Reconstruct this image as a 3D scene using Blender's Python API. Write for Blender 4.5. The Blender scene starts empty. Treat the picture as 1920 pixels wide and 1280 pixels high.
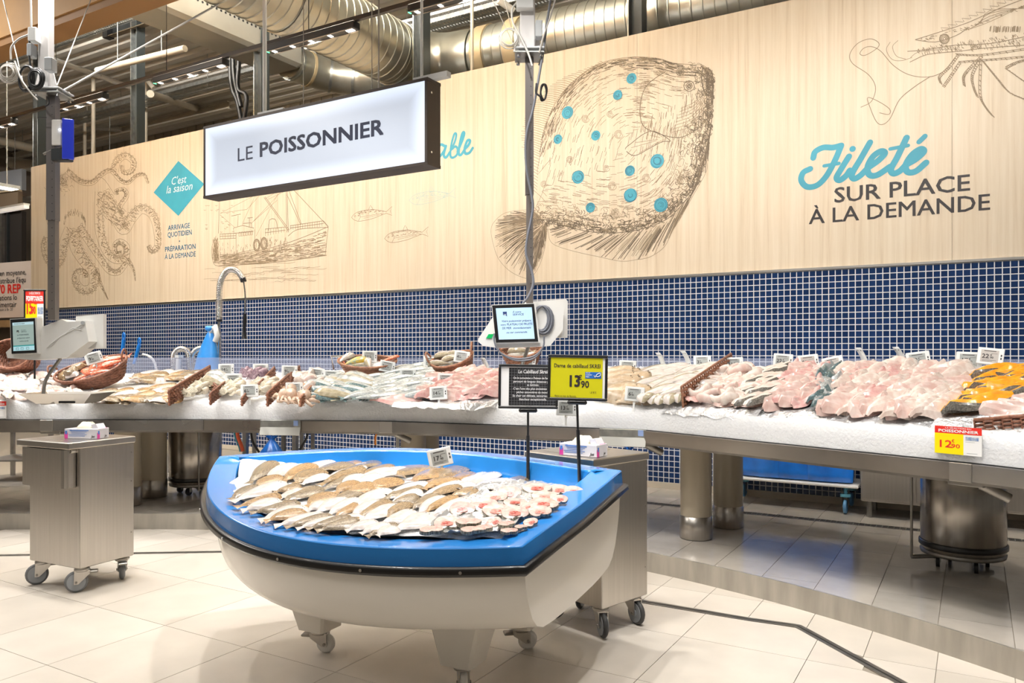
import bpy, bmesh, math, random
from mathutils import Vector, Matrix, Euler

SC = bpy.context.scene
COL = SC.collection
R = random.Random(7)
PI = math.pi

# ------------------------------------------------------------------ camera
cam_d = bpy.data.cameras.new('camera')
cam_d.sensor_width = 36.0
cam_d.lens = 1474.0 / 1920.0 * 36.0
cam_d.shift_y = 25.0 / 1920.0
cam_d.clip_end = 100
cam = bpy.data.objects.new('camera', cam_d)
cam.location = (0, 0, 1.41)
cam.rotation_euler = (PI / 2, 0, math.radians(30.5))
COL.objects.link(cam)
SC.camera = cam

# ------------------------------------------------------------------ world, exposure
wd = bpy.data.worlds.new('world')
SC.world = wd
wd.use_nodes = True
bg = wd.node_tree.nodes['Background']
bg.inputs[0].default_value = (1.0, 0.93, 0.82, 1)
bg.inputs[1].default_value = 0.11
vs = SC.view_settings
vs.view_transform = 'Standard'
vs.look = 'None'
vs.exposure = 0.3
vs.gamma = 1.0
vs.use_curve_mapping = False

# ------------------------------------------------------------------ lamps of the shop, and an added uplight
def spot(x, y, z, tx, ty, tz, e, ang=95, blend=0.7, rad=0.05, col=(1.0, 0.965, 0.92)):
    d = bpy.data.lights.new('track_spot', 'SPOT')
    d.energy = e; d.spot_size = math.radians(ang); d.spot_blend = blend
    d.shadow_soft_size = rad; d.color = col
    o = bpy.data.objects.new('track_spot', d)
    o.location = (x, y, z)
    o.rotation_euler = (Vector((tx, ty, tz)) - Vector((x, y, z))).to_track_quat('-Z', 'Y').to_euler()
    COL.objects.link(o)

TRACK_Y, TRACK_Z = 4.9, 4.13
TRACK_X = [-10.05, -8.3, -6.45, -4.87, -3.3, -1.7, -0.1]
for x in TRACK_X:
    spot(x, TRACK_Y, TRACK_Z - 0.06, x, 7.3, 2.7, 150, 120, 0.9)
    spot(x, TRACK_Y, TRACK_Z - 0.06, x, 5.7, 1.1, 14, 80, 0.8)
for x in (-7.6, -6.1, -4.4, -3.0, -1.5, -0.1, 1.4):
    spot(x, 2.75, 4.1, x, 4.6, 0.9, 70, 85, 0.6)
    spot(x + .7, 2.3, 4.1, x + .7, 4.6, 0.95, 105, 75, 0.6)
    if x < 0: spot(x - .5, 2.75, 4.1, x - .5, 2.75, 0, 215, 72, 0.7)
for x in (-6.4, -4.6, -2.8, -1.4):
    spot(x, 1.15, 4.1, x, 2.6, 0.3, 42, 90, 0.6)
def area(x, y, z, sx, sy, e, rot=(0, 0, 0), col=(1, 0.96, 0.9)):  # area lights out of view, hung without any fixture
    d = bpy.data.lights.new('unseen_area_light', 'AREA')
    d.shape = 'RECTANGLE'; d.size = sx; d.size_y = sy; d.energy = e; d.color = col
    o = bpy.data.objects.new('unseen_area_light', d)
    o.location = (x, y, z); o.rotation_euler = rot
    COL.objects.link(o)
area(-2.5, -3.0, 5.2, 6.0, 1.2, 55, (math.radians(25), 0, 0))
area(-9.0, 1.0, 5.2, 1.2, 5.0, 200)
area(-7.5, 5.4, 6.2, 9.0, 0.3, 1000, (math.radians(145), 0, 0))  # added uplight, hidden behind the bulkhead, to brighten the roof deck
area(-16.0, 7.0, 5.6, 3.0, 1.0, 90)

# ------------------------------------------------------------------ view geometry used to lay out points measured on the photograph
CH = 1.41
def ray(px, py):
    u = (px - 960.0) / 1474.0; v = (665.0 - py) / 1474.0
    return Vector((-0.5075 + 0.8616 * u, 0.8616 + 0.5075 * u, v))
def atz(px, py, z):
    r = ray(px, py); k = (z - CH) / r.z
    return Vector((r.x * k, r.y * k, z))
def aty(px, py, Y):
    r = ray(px, py); k = Y / r.y
    return Vector((r.x * k, Y, CH + r.z * k))
def atd(px, py, d):
    r = ray(px, py)
    return Vector((r.x * d, r.y * d, CH + r.z * d))
def dl(d, l):
    return Vector((-0.5075 * d + 0.8616 * l, 0.8616 * d + 0.5075 * l, 0))
def to_px(p):
    d = -0.5075 * p.x + 0.8616 * p.y; l = 0.8616 * p.x + 0.5075 * p.y
    return 960 + 1474 * l / d, 665 - 1474 * (p.z - CH) / d

# ------------------------------------------------------------------ mesh builder
class MB:
    def __init__(s): s.v = []; s.f = []; s.m = []; s.sm = []
    def add(s, vs_, fs, mi=0, M=None, sm=False):
        b = len(s.v)
        for p in vs_:
            p = Vector(p)
            s.v.append(tuple(M @ p) if M is not None else tuple(p))
        for f in fs:
            s.f.append([b + i for i in f]); s.m.append(mi); s.sm.append(sm)
        return s
    def box(s, c, sz, mi=0, M=None):
        x, y, z = [a / 2.0 for a in sz]; cx, cy, cz = c
        vv = [(cx + a * x, cy + b * y, cz + d * z) for d in (-1, 1) for b in (-1, 1) for a in (-1, 1)]
        return s.add(vv, [(0, 2, 3, 1), (4, 5, 7, 6), (0, 1, 5, 4), (2, 6, 7, 3), (0, 4, 6, 2), (1, 3, 7, 5)], mi, M)
    def bbox(s, c, sz, bev, mi=0, M=None):          # box with chamfered vertical and top edges
        x, y, z = [a / 2.0 for a in sz]; cx, cy, cz = c
        b = bev
        def ring(dx, dy, zz):
            return [(cx - dx + b, cy - dy, zz), (cx + dx - b, cy - dy, zz), (cx + dx, cy - dy + b, zz), (cx + dx, cy + dy - b, zz),
                    (cx + dx - b, cy + dy, zz), (cx - dx + b, cy + dy, zz), (cx - dx, cy + dy - b, zz), (cx - dx, cy - dy + b, zz)]
        rs = [ring(x - b, y - b, cz - z), ring(x, y, cz - z + b), ring(x, y, cz + z - b), ring(x - b, y - b, cz + z)]
        vv = [p for r in rs for p in r]; ff = []
        for k in range(3):
            for i in range(8):
                j = (i + 1) % 8
                ff.append((k * 8 + i, k * 8 + j, k * 8 + 8 + j, k * 8 + 8 + i))
        ff.append(tuple(range(7, -1, -1))); ff.append(tuple(range(24, 32)))
        return s.add(vv, ff, mi, M)
    def cyl(s, p0, p1, r0, r1=None, n=12, mi=0, caps=True, sm=True, M=None):
        r1 = r0 if r1 is None else r1
        p0 = Vector(p0); p1 = Vector(p1); d = (p1 - p0).normalized()
        a = d.orthogonal().normalized(); b = d.cross(a)
        vv = []
        for p, r in ((p0, r0), (p1, r1)):
            for i in range(n):
                t = 2 * PI * i / n
                vv.append(p + a * (r * math.cos(t)) + b * (r * math.sin(t)))
        ff = [(i, (i + 1) % n, n + (i + 1) % n, n + i) for i in range(n)]
        s.add(vv, ff, mi, M, sm)
        if caps:
            s.add(vv, [tuple(range(n - 1, -1, -1)), tuple(range(n, 2 * n))], mi, M)
        return s
    def tube(s, pts, r, n=8, mi=0, closed=False, caps=True, M=None):
        pts = [Vector(p) for p in pts]; N = len(pts)
        rr = r if isinstance(r, (list, tuple)) else [r] * N
        vv = []; a = None
        for i, p in enumerate(pts):
            if closed: t = pts[(i + 1) % N] - pts[i - 1]
            else: t = pts[min(i + 1, N - 1)] - pts[max(i - 1, 0)]
            if t.length < 1e-9: t = Vector((0, 0, 1))
            t.normalize()
            if a is None: a = t.orthogonal().normalized()
            else:
                a = a - t * a.dot(t)
                a = t.orthogonal().normalized() if a.length < 1e-6 else a.normalized()
            b = t.cross(a)
            for k in range(n):
                q = 2 * PI * k / n
                vv.append(p + a * (rr[i] * math.cos(q)) + b * (rr[i] * math.sin(q)))
        ff = []
        for i in range(N if closed else N - 1):
            j = (i + 1) % N
            for k in range(n):
                ff.append((i * n + k, i * n + (k + 1) % n, j * n + (k + 1) % n, j * n + k))
        s.add(vv, ff, mi, M, True)
        if caps and not closed:
            s.add(vv, [tuple(range(n - 1, -1, -1)), tuple(range((N - 1) * n, N * n))], mi, M)
        return s
    def lathe(s, prof, n=24, c=(0, 0, 0), mi=0, M=None, sm=True, closed=False):
        vv = []
        for r, z in prof:
            for i in range(n):
                t = 2 * PI * i / n
                vv.append((c[0] + r * math.cos(t), c[1] + r * math.sin(t), c[2] + z))
        ff = []
        P = len(prof)
        for k in range(P if closed else P - 1):
            kk = (k + 1) % P
            for i in range(n):
                j = (i + 1) % n
                ff.append((k * n + i, k * n + j, kk * n + j, kk * n + i))
        return s.add(vv, ff, mi, M, sm)
    def grid(s, fn, nu, nv, mi=0, M=None, sm=True):
        vv = [fn(i / nu, j / nv) for j in range(nv + 1) for i in range(nu + 1)]
        w = nu + 1
        ff = [(j * w + i, j * w + i + 1, (j + 1) * w + i + 1, (j + 1) * w + i) for j in range(nv) for i in range(nu)]
        return s.add(vv, ff, mi, M, sm)
    def prism(s, poly, z0, z1, mi=0, M=None, top=True, bot=True):
        n = len(poly)
        vv = [(p[0], p[1], z0) for p in poly] + [(p[0], p[1], z1) for p in poly]
        ff = [(i, (i + 1) % n, n + (i + 1) % n, n + i) for i in range(n)]
        if bot: ff.append(tuple(range(n - 1, -1, -1)))
        if top: ff.append(tuple(range(n, 2 * n)))
        return s.add(vv, ff, mi, M)
    def mesh(s, name, mats):
        me = bpy.data.meshes.new(name)
        me.from_pydata(s.v, [], s.f)
        for m in (mats if isinstance(mats, (list, tuple)) else [mats]): me.materials.append(m)
        me.polygons.foreach_set('material_index', s.m)
        me.polygons.foreach_set('use_smooth', s.sm)
        me.update()
        return me
    def build(s, name, mats, parent=None, loc=None):
        return link(name, s.mesh(name, mats), parent, loc)

def link(name, data, parent=None, loc=None, rot=None):
    o = bpy.data.objects.new(name, data)
    COL.objects.link(o)
    if parent is not None: o.parent = parent
    if loc is not None: o.location = loc
    if rot is not None: o.rotation_euler = rot
    return o
def tag(o, label=None, cat=None, group=None, kind=None):
    if label: o['label'] = label
    if cat: o['category'] = cat
    if group: o['group'] = group
    if kind: o['kind'] = kind
    return o
def thing(name, label, cat, loc=(0, 0, 0), rz=0.0, group=None, M=None):
    o = bpy.data.objects.new(name, None)
    o.empty_display_size = 0.05
    COL.objects.link(o)
    if M is not None: o.matrix_world = M
    else:
        o.location = loc; o.rotation_euler = (0, 0, rz)
    return tag(o, label, cat, group)
def dup(o, loc=None, rot=None, sc=None, parent=None):
    c = o.copy(); COL.objects.link(c)
    if parent is not None: c.parent = parent
    if loc is not None: c.location = loc
    if rot is not None: c.rotation_euler = rot
    if sc is not None: c.scale = sc
    for ch in list(o.children): dup(ch, parent=c)
    return c
ORD = ['first', 'second', 'third', 'fourth', 'fifth', 'sixth', 'seventh', 'eighth', 'ninth', 'tenth', 'eleventh', 'twelfth', 'thirteenth',
       'fourteenth', 'fifteenth', 'sixteenth', 'seventeenth', 'eighteenth', 'nineteenth', 'twentieth'] + ['%dth' % k for k in range(21, 60)]

def frame(o, x, z=Vector((0, 0, 1))):               # matrix with origin o, X axis x and Z axis close to z
    x = Vector(x).normalized(); z = Vector(z); y = z.cross(x).normalized(); z = x.cross(y)
    M = Matrix((x, y, z)).transposed().to_4x4(); M.translation = o
    return M
def spline(pts, n=6, closed=False):                 # Catmull-Rom through pts
    P = [Vector(p) for p in pts]; N = len(P); out = []
    for i in range(N if closed else N - 1):
        p1, p2 = P[i], P[(i + 1) % N]
        p0 = P[i - 1] if (i > 0 or closed) else p1 * 2 - p2
        p3 = P[(i + 2) % N] if (i + 2 < N or closed) else p2 * 2 - p1
        for k in range(n):
            t = k / n
            out.append(0.5 * ((2 * p1) + (p2 - p0) * t + (2 * p0 - 5 * p1 + 4 * p2 - p3) * t * t + (3 * p1 - p0 - 3 * p2 + p3) * t ** 3))
    if not closed: out.append(P[-1])
    return out
def interp(xs, ys, x):
    if x <= xs[0]: return ys[0]
    for i in range(1, len(xs)):
        if x <= xs[i]:
            t = (x - xs[i - 1]) / (xs[i] - xs[i - 1]); return ys[i - 1] * (1 - t) + ys[i] * t
    return ys[-1]

# ------------------------------------------------------------------ materials
MATS = {}
def mat(name, col, rough=0.5, metal=0.0, var=0.0, scale=8.0, bump=0.0, bscale=None, stretch=(1, 1, 1), col2=None, spec=0.5, sss=0.0,
        emit=0.0, coat=0.0, detail=4.0, lo=0.35, hi=0.65, coords='Object', rvar=0.0):
    if name in MATS: return MATS[name]
    m = bpy.data.materials.new(name); m.use_nodes = True
    nt = m.node_tree; b = nt.nodes['Principled BSDF']
    c = (col[0], col[1], col[2], 1)
    b.inputs['Base Color'].default_value = c
    b.inputs['Roughness'].default_value = rough
    b.inputs['Metallic'].default_value = metal
    b.inputs['Specular IOR Level'].default_value = spec
    if sss:
        b.inputs['Subsurface Weight'].default_value = sss
        b.inputs['Subsurface Radius'].default_value = (0.02, 0.012, 0.01)
        b.inputs['Subsurface Scale'].default_value = 0.5
    if coat:
        b.inputs['Coat Weight'].default_value = coat; b.inputs['Coat Roughness'].default_value = 0.08
    if emit:
        b.inputs['Emission Color'].default_value = c; b.inputs['Emission Strength'].default_value = emit
    if var or bump or col2 or rvar:
        tc = nt.nodes.new('ShaderNodeTexCoord'); mp = nt.nodes.new('ShaderNodeMapping')
        mp.inputs['Scale'].default_value = stretch
        nt.links.new(tc.outputs[coords], mp.inputs[0])
        nz = nt.nodes.new('ShaderNodeTexNoise'); nz.inputs['Scale'].default_value = scale; nz.inputs['Detail'].default_value = detail
        nt.links.new(mp.outputs[0], nz.inputs['Vector'])
        if var or col2:
            cr = nt.nodes.new('ShaderNodeValToRGB')
            if col2 is None: col2 = tuple(x * (1 - var) for x in col)
            cr.color_ramp.elements[0].position = lo; cr.color_ramp.elements[1].position = hi
            cr.color_ramp.elements[0].color = (col2[0], col2[1], col2[2], 1); cr.color_ramp.elements[1].color = c
            nt.links.new(nz.outputs['Fac'], cr.inputs[0]); nt.links.new(cr.outputs[0], b.inputs['Base Color'])
            if emit: nt.links.new(cr.outputs[0], b.inputs['Emission Color'])
        if rvar:
            mr = nt.nodes.new('ShaderNodeMapRange'); mr.inputs[3].default_value = max(0.02, rough - rvar); mr.inputs[4].default_value = rough + rvar
            nt.links.new(nz.outputs['Fac'], mr.inputs[0]); nt.links.new(mr.outputs[0], b.inputs['Roughness'])
        if bump:
            n2 = nz
            if bscale:
                n2 = nt.nodes.new('ShaderNodeTexNoise'); n2.inputs['Scale'].default_value = bscale
                nt.links.new(mp.outputs[0], n2.inputs['Vector'])
            bp = nt.nodes.new('ShaderNodeBump'); bp.inputs['Strength'].default_value = bump; bp.inputs['Distance'].default_value = 0.01
            nt.links.new(n2.outputs['Fac'], bp.inputs['Height']); nt.links.new(bp.outputs[0], b.inputs['Normal'])
    MATS[name] = m
    return m
def clear_plastic(name, tint=(0.97, 0.985, 1.0), haze=0.06, hcol=(0.75, 0.8, 0.9)):
    m = bpy.data.materials.new(name); m.use_nodes = True
    nt = m.node_tree; nt.nodes.clear()
    out = nt.nodes.new('ShaderNodeOutputMaterial'); tr = nt.nodes.new('ShaderNodeBsdfTransparent')
    gl = nt.nodes.new('ShaderNodeBsdfGlossy'); df = nt.nodes.new('ShaderNodeBsdfDiffuse')
    tr.inputs[0].default_value = (*tint, 1); gl.inputs['Roughness'].default_value = 0.03; df.inputs[0].default_value = (*hcol, 1)
    lw = nt.nodes.new('ShaderNodeLayerWeight'); lw.inputs[0].default_value = 0.5
    pw = nt.nodes.new('ShaderNodeMath'); pw.operation = 'POWER'; pw.inputs[1].default_value = 4.0; nt.links.new(lw.outputs['Facing'], pw.inputs[0])
    fr = nt.nodes.new('ShaderNodeMath'); fr.operation = 'MULTIPLY_ADD'; fr.inputs[1].default_value = 0.8; fr.inputs[2].default_value = 0.025; nt.links.new(pw.outputs[0], fr.inputs[0])
    m1 = nt.nodes.new('ShaderNodeMixShader'); m1.inputs[0].default_value = haze
    m2 = nt.nodes.new('ShaderNodeMixShader')
    nt.links.new(tr.outputs[0], m1.inputs[1]); nt.links.new(df.outputs[0], m1.inputs[2])
    nt.links.new(fr.outputs[0], m2.inputs[0]); nt.links.new(m1.outputs[0], m2.inputs[1]); nt.links.new(gl.outputs[0], m2.inputs[2])
    nt.links.new(m2.outputs[0], out.inputs[0])
    return m
def wood_material():
    m = bpy.data.materials.new('pale_wood'); m.use_nodes = True
    nt = m.node_tree; b = nt.nodes['Principled BSDF']; b.inputs['Roughness'].default_value = 0.55
    tc = nt.nodes.new('ShaderNodeTexCoord'); mp = nt.nodes.new('ShaderNodeMapping'); mp.inputs['Scale'].default_value = (9, 9, 0.22)
    nt.links.new(tc.outputs['Object'], mp.inputs[0])
    nz = nt.nodes.new('ShaderNodeTexNoise'); nz.inputs['Scale'].default_value = 2.2; nz.inputs['Detail'].default_value = 8; nz.inputs['Roughness'].default_value = 0.72
    nz.inputs['Distortion'].default_value = 0.25
    nt.links.new(mp.outputs[0], nz.inputs['Vector'])
    cr = nt.nodes.new('ShaderNodeValToRGB')
    e = cr.color_ramp.elements
    e[0].position = 0.3; e[0].color = (0.56, 0.435, 0.295, 1)
    e[1].position = 0.62; e[1].color = (0.735, 0.63, 0.485, 1)
    k = e.new(0.45); k.color = (0.68, 0.565, 0.415, 1)
    nt.links.new(nz.outputs['Fac'], cr.inputs[0]); nt.links.new(cr.outputs[0], b.inputs['Base Color'])
    return m
def steel_material(name, base=(0.56, 0.53, 0.49), rough=0.3, stretch=(50, 50, 1.2)):
    return mat(name, base, rough, 1.0, var=0.07, scale=1.6, stretch=stretch, rvar=0.06)

M_STEEL = steel_material('brushed_steel')
M_STEELH = steel_material('brushed_steel_lengthwise', (0.6, 0.57, 0.53), 0.3, (1, 1, 1))
M_STEELD = mat('dull_steel', (0.36, 0.34, 0.31), 0.42, 0.9, var=0.2, scale=12)
M_GALV = mat('galvanised', (0.45, 0.46, 0.44), 0.38, 0.9, col2=(0.33, 0.34, 0.33), scale=14, lo=0.4, hi=0.6)
M_CHROME = mat('chrome', (0.8, 0.8, 0.8), 0.12, 1.0)
M_BLACK = mat('black_plastic', (0.012, 0.012, 0.013), 0.35)
M_RUBBER = mat('black_rubber', (0.014, 0.013, 0.013), 0.32, coat=0.3)
M_DARKMETAL = mat('dark_painted_steel', (0.035, 0.04, 0.042), 0.4, 0.3, var=0.2, scale=6)
M_WHITEP = mat('white_plastic', (0.78, 0.79, 0.78), 0.35)
M_GREYP = mat('grey_plastic', (0.42, 0.44, 0.45), 0.4)
M_WHITEPAINT = mat('white_paint', (0.72, 0.7, 0.66), 0.5)
M_BEIGEPAINT = mat('beige_paint', (0.5, 0.44, 0.34), 0.5, var=0.1, scale=3)
M_ICE = mat('crushed_ice', (0.93, 0.94, 0.955), 0.35, var=0.05, scale=60, bump=0.9, bscale=70, spec=0.35, detail=6)
_b = M_ICE.node_tree.nodes['Principled BSDF']
_b.inputs['Subsurface Weight'].default_value = 0.8; _b.inputs['Subsurface Radius'].default_value = (1.0, 1.0, 1.0); _b.inputs['Subsurface Scale'].default_value = 0.09
M_FOIL = mat('aluminium_foil', (0.85, 0.86, 0.88), 0.3, 0.7, bump=1.0, bscale=45, var=0.1, scale=30)
M_CLEAR = clear_plastic('clear_acrylic', (0.995, 0.997, 1.0), 0.012)
M_CLEAR2 = clear_plastic('hazy_acrylic', (0.93, 0.95, 1.0), 0.22, (0.55, 0.6, 0.75))
M_WICKER = mat('wicker', (0.3, 0.13, 0.075), 0.5, col2=(0.14, 0.05, 0.028), scale=50, bump=0.6)
M_WICKER2 = mat('pale_wicker', (0.36, 0.17, 0.1), 0.5, col2=(0.2, 0.08, 0.04), scale=50, bump=0.6)
M_INK = mat('print_ink_brown', (0.13, 0.095, 0.06), 0.6)
M_INKL = mat('print_ink_pale', (0.27, 0.195, 0.115), 0.6)
M_TEAL = mat('print_ink_teal', (0.045, 0.33, 0.44), 0.5, var=0.12, scale=3)
M_TEALD = mat('print_ink_dark_teal', (0.02, 0.15, 0.22), 0.5)
M_TEALL = mat('print_ink_light_teal', (0.38, 0.5, 0.46), 0.5)
M_CHAR = mat('print_ink_charcoal', (0.028, 0.022, 0.022), 0.5)
M_NAVY = mat('print_ink_navy', (0.01, 0.016, 0.05), 0.5)
M_BLUEINK = mat('print_ink_blue', (0.03, 0.07, 0.24), 0.5)
M_PETROL = mat('print_ink_petrol', (0.02, 0.14, 0.25), 0.5)
M_RED = mat('print_red', (0.75, 0.03, 0.02), 0.45)
M_YELLOW = mat('print_yellow', (0.9, 0.72, 0.0), 0.4)
M_WHITE = mat('print_white', (0.82, 0.82, 0.82), 0.45)
M_BAG = mat('blue_polythene', (0.01, 0.19, 0.72), 0.28, col2=(0.008, 0.13, 0.55), scale=9, bump=0.5, bscale=14, coat=0.3)

# ------------------------------------------------------------------ lettering
_txt = {}
def text(s, size, mats, parent=None, M=None, name='lettering', bold=0.0, shear=0.0, space=1.0, align='LEFT', ext=0.0, width=None, res=2):
    """s laid out in the local XY plane of M (baseline along X); converted to a mesh"""
    key = (s, round(size, 5), bold, shear, space, align, ext, width, res, mats.name)
    if key not in _txt:
        cu = bpy.data.curves.new('txt', 'FONT')
        cu.body = s; cu.size = size; cu.offset = min(0, bold) * size; cu.shear = shear; cu.space_character = space
        cu.align_x = align; cu.extrude = ext; cu.resolution_u = res; cu.fill_mode = 'FRONT' if not ext else 'BOTH'
        o = bpy.data.objects.new('txt', cu)
        me = bpy.data.meshes.new_from_object(o)
        bpy.data.objects.remove(o); bpy.data.curves.remove(cu)
        if width and len(me.vertices):
            xs = [v.co.x for v in me.vertices]; k = width / max(1e-6, max(xs) - min(xs))
            for v in me.vertices: v.co.x *= k
        if bold > 0 and len(me.vertices):
            V_ = [v.co.copy() for v in me.vertices]; F_ = [tuple(p.vertices) for p in me.polygons]; h_ = bold * size; b_ = MB()
            for q, (ax, ay) in enumerate(((-1, -.7), (1, -.7), (-1, .7), (1, .7))): b_.add([(v.x + ax * h_, v.y + ay * h_, v.z + q * 2e-5) for v in V_], F_)
            bpy.data.meshes.remove(me); me = b_.mesh(name, [])
        _txt[key] = me
    me = _txt[key]
    me.materials.clear(); me.materials.append(mats)
    me.name = name
    o = link(name, me, parent)
    if M is not None: o.matrix_local = M
    return o
def upright(o, right, up):                          # matrix whose X = right, Y = up
    x = Vector(right).normalized(); y = Vector(up).normalized(); z = x.cross(y).normalized(); y = z.cross(x)
    M = Matrix((x, y, z)).transposed().to_4x4(); M.translation = o
    return M
# ================================================================== THE SETTING
STEP = [(-9.5, 1.78), (-6.79, 3.375), (-6.235, 3.704), (-5.566, 4.098), (-4.6, 4.55), (-3.6, 4.87), (-2.7, 4.97), (-1.855, 4.864), (-1.156, 4.68),
        (-0.717, 4.517), (-0.29, 4.315), (0.182, 4.054), (1.6, 3.2)]
STEPS = [(p.x, p.y) for p in spline([(a, b, 0) for a, b in STEP], 5)]
DRAIN = [(-9.5, 0.5), (-5.907, 2.935), (-4.603, 3.825), (-3.7, 4.2), (-2.6, 4.3), (-1.606, 4.253), (-1.051, 4.254), (-0.797, 4.279), (-0.273, 3.761), (1.6, 1.9)]
sx, sy = zip(*STEPS); dx_, dy_ = zip(*DRAIN)
fstep = lambda x: interp(sx, sy, x)
fdrain = lambda x: interp(dx_, dy_, x)

def floor_tile_mat(name, c):
    m = mat(name, c, 0.34, var=0.08, scale=5, rvar=0.06, detail=8, spec=0.4)
    return m
M_FT = [floor_tile_mat('floor_tile_%s' % k, c) for k, c in (('a', (0.60, 0.55, 0.485)), ('b', (0.575, 0.525, 0.46)), ('c', (0.62, 0.565, 0.5)))]
M_PT = [mat('wet_tile_%s' % k, c, 0.1, var=0.15, scale=4, rvar=0.07, spec=0.5) for k, c in (('a', (0.47, 0.43, 0.38)), ('b', (0.43, 0.395, 0.35)), ('c', (0.5, 0.455, 0.4)))]
M_GROUT = mat('floor_grout', (0.27, 0.235, 0.19), 0.8)

fb = MB()
fb.box((-8.0, 4.0, -0.055), (22, 18, 0.1))
floor = tag(fb.build('floor', M_GROUT), kind='structure')

def tile(parent, x0, x1, y0, y1, lo, hi, z, th, mats, gap=0.0016):
    x0 += gap; x1 -= gap; y0 += gap; y1 -= gap
    n = 6
    xs = [x0 + (x1 - x0) * i / (n - 1) for i in range(n)]
    L = [max(y0, lo(x)) if lo else y0 for x in xs]; U = [min(y1, hi(x)) if hi else y1 for x in xs]
    pts = [(x, l, u) for x, l, u in zip(xs, L, U) if u - l > 0.004]
    if len(pts) < 2: return
    if all(abs(l - y0) < 1e-6 and abs(u - y1) < 1e-6 for _, l, u in pts): pts = [pts[0], pts[-1]]
    poly = [(x, l) for x, l, u in pts] + [(x, u) for x, l, u in reversed(pts)]
    b = MB(); b.prism(poly, z - th, z, bot=False)
    b.build('tile', R.choice(mats), parent)

# shop floor: large tiles up to the slot drain, narrow ones between drain and step
for i in range(-13, 5):
    for j in range(-1, 6):
        x0 = -0.672 + 0.593 * i; y0 = 2.007 + 0.606 * j
        tile(floor, x0, x0 + 0.593, y0, y0 + 0.606, None, lambda x: fdrain(x) - 0.03, 0, 0.004, M_FT)
for i in range(-22, 6):
    for j in range(1, 5):
        x0 = -0.15 + 0.3 * i; y0 = 2.2 + 0.6 * j
        if y0 > fstep(x0 + .15) + .1: continue
        tile(floor, x0, x0 + 0.3, y0, y0 + 0.6, lambda x: fdrain(x) + 0.03, lambda x: fstep(x) + 0.01, 0, 0.004, M_FT)

# slot drain in the shop floor
dr = thing('slot_drain', 'narrow steel slot drain bending across the shop floor tiles', 'drain', (0, 0, 0))
dr['kind'] = 'structure'; del dr['category']
def strip(b, pts, off0, off1, z0, z1):
    P = [Vector((a, c, 0)) for a, c in pts]
    nn = []
    for i, p in enumerate(P):
        t = (P[min(i + 1, len(P) - 1)] - P[max(i - 1, 0)]).normalized(); nn.append(Vector((-t.y, t.x, 0)))
    vv = []
    for p, n in zip(P, nn):
        a = p + n * off0; c = p + n * off1
        vv += [(a.x, a.y, z0), (c.x, c.y, z0), (c.x, c.y, z1), (a.x, a.y, z1)]
    ff = []
    for i in range(len(P) - 1):
        for k in range(4): ff.append((i * 4 + k, i * 4 + (k + 1) % 4, i * 4 + 4 + (k + 1) % 4, i * 4 + 4 + k))
    ff += [(3, 2, 1, 0), tuple(len(vv) - 4 + k for k in range(4))]
    b.add(vv, ff)
b = MB(); strip(b, DRAIN, -0.027, -0.006, -0.004, 0.0015); b.build('rail', M_STEELD, dr)
b = MB(); strip(b, DRAIN, 0.006, 0.027, -0.004, 0.0015); b.build('rail', M_STEELD, dr)
b = MB(); strip(b, DRAIN, -0.006, 0.006, -0.004, -0.002); b.build('slot', M_BLACK, dr)

# raised platform behind the step
pb = MB()
poly = [(x, y + 0.012) for x, y in STEPS] + [(1.6, 12.0), (-18, 12.0), (-18, 1.8)]
pb.prism(poly, -0.003, 0.121)
plat = tag(pb.build('platform', M_GROUT), kind='structure')
k = 0
for i in range(-29, 7):
    for j in range(0, 8):
        x0 = -0.1525 + 0.3045 * i; y0 = 2.58 + 0.604 * j + (0.302 if i % 2 else 0)
        y1 = min(y0 + 0.604, 7.27)
        if y0 < 6.44 < y1:
            tile(plat, x0, x0 + 0.3045, y0, 6.43, lambda x: fstep(x) + 0.008, None, 0.125, 0.004, M_PT)
            y0 = 6.53
        elif 6.43 <= y0 < 6.53: y0 = 6.53
        if y1 - y0 < 0.02 or (x0 < -7.0 and y0 > 6.5): continue
        tile(plat, x0, x0 + 0.3045, y0, y1, lambda x: fstep(x) + 0.008, None, 0.125, 0.004, M_PT)
M_RISER = mat('riser_steel', (0.47, 0.44, 0.385), 0.42, 0.55, var=0.25, scale=3, stretch=(4, 4, 0.6), rvar=0.1)
segs = [0, 12, 20, 33, 47, 56, len(STEPS) - 1]
for a, c in zip(segs[:-1], segs[1:]):
    b = MB(); pts = STEPS[a:c + 1]
    strip(b, pts, -0.004, 0.008, -0.002, 0.126)
    b.build('riser_panel', M_RISER, plat)
# gutter grating in the platform
b = MB(); b.box((-4.0, 6.48, 0.1215), (10.5, 0.094, 0.001)); b.build('gutter_bed', M_BLACK, plat)
b = MB()
b.box((-4.0, 6.436, 0.124), (10.5, 0.008, 0.004)); b.box((-4.0, 6.524, 0.124), (10.5, 0.008, 0.004)); b.box((-4.0, 6.48, 0.124), (10.5, 0.004, 0.003))
for i in range(260): b.box((-9.2 + i * 0.04, 6.48, 0.1235), (0.005, 0.082, 0.003))
tag(b.build('gutter_grating', M_STEELD, plat), kind='stuff')

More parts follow.
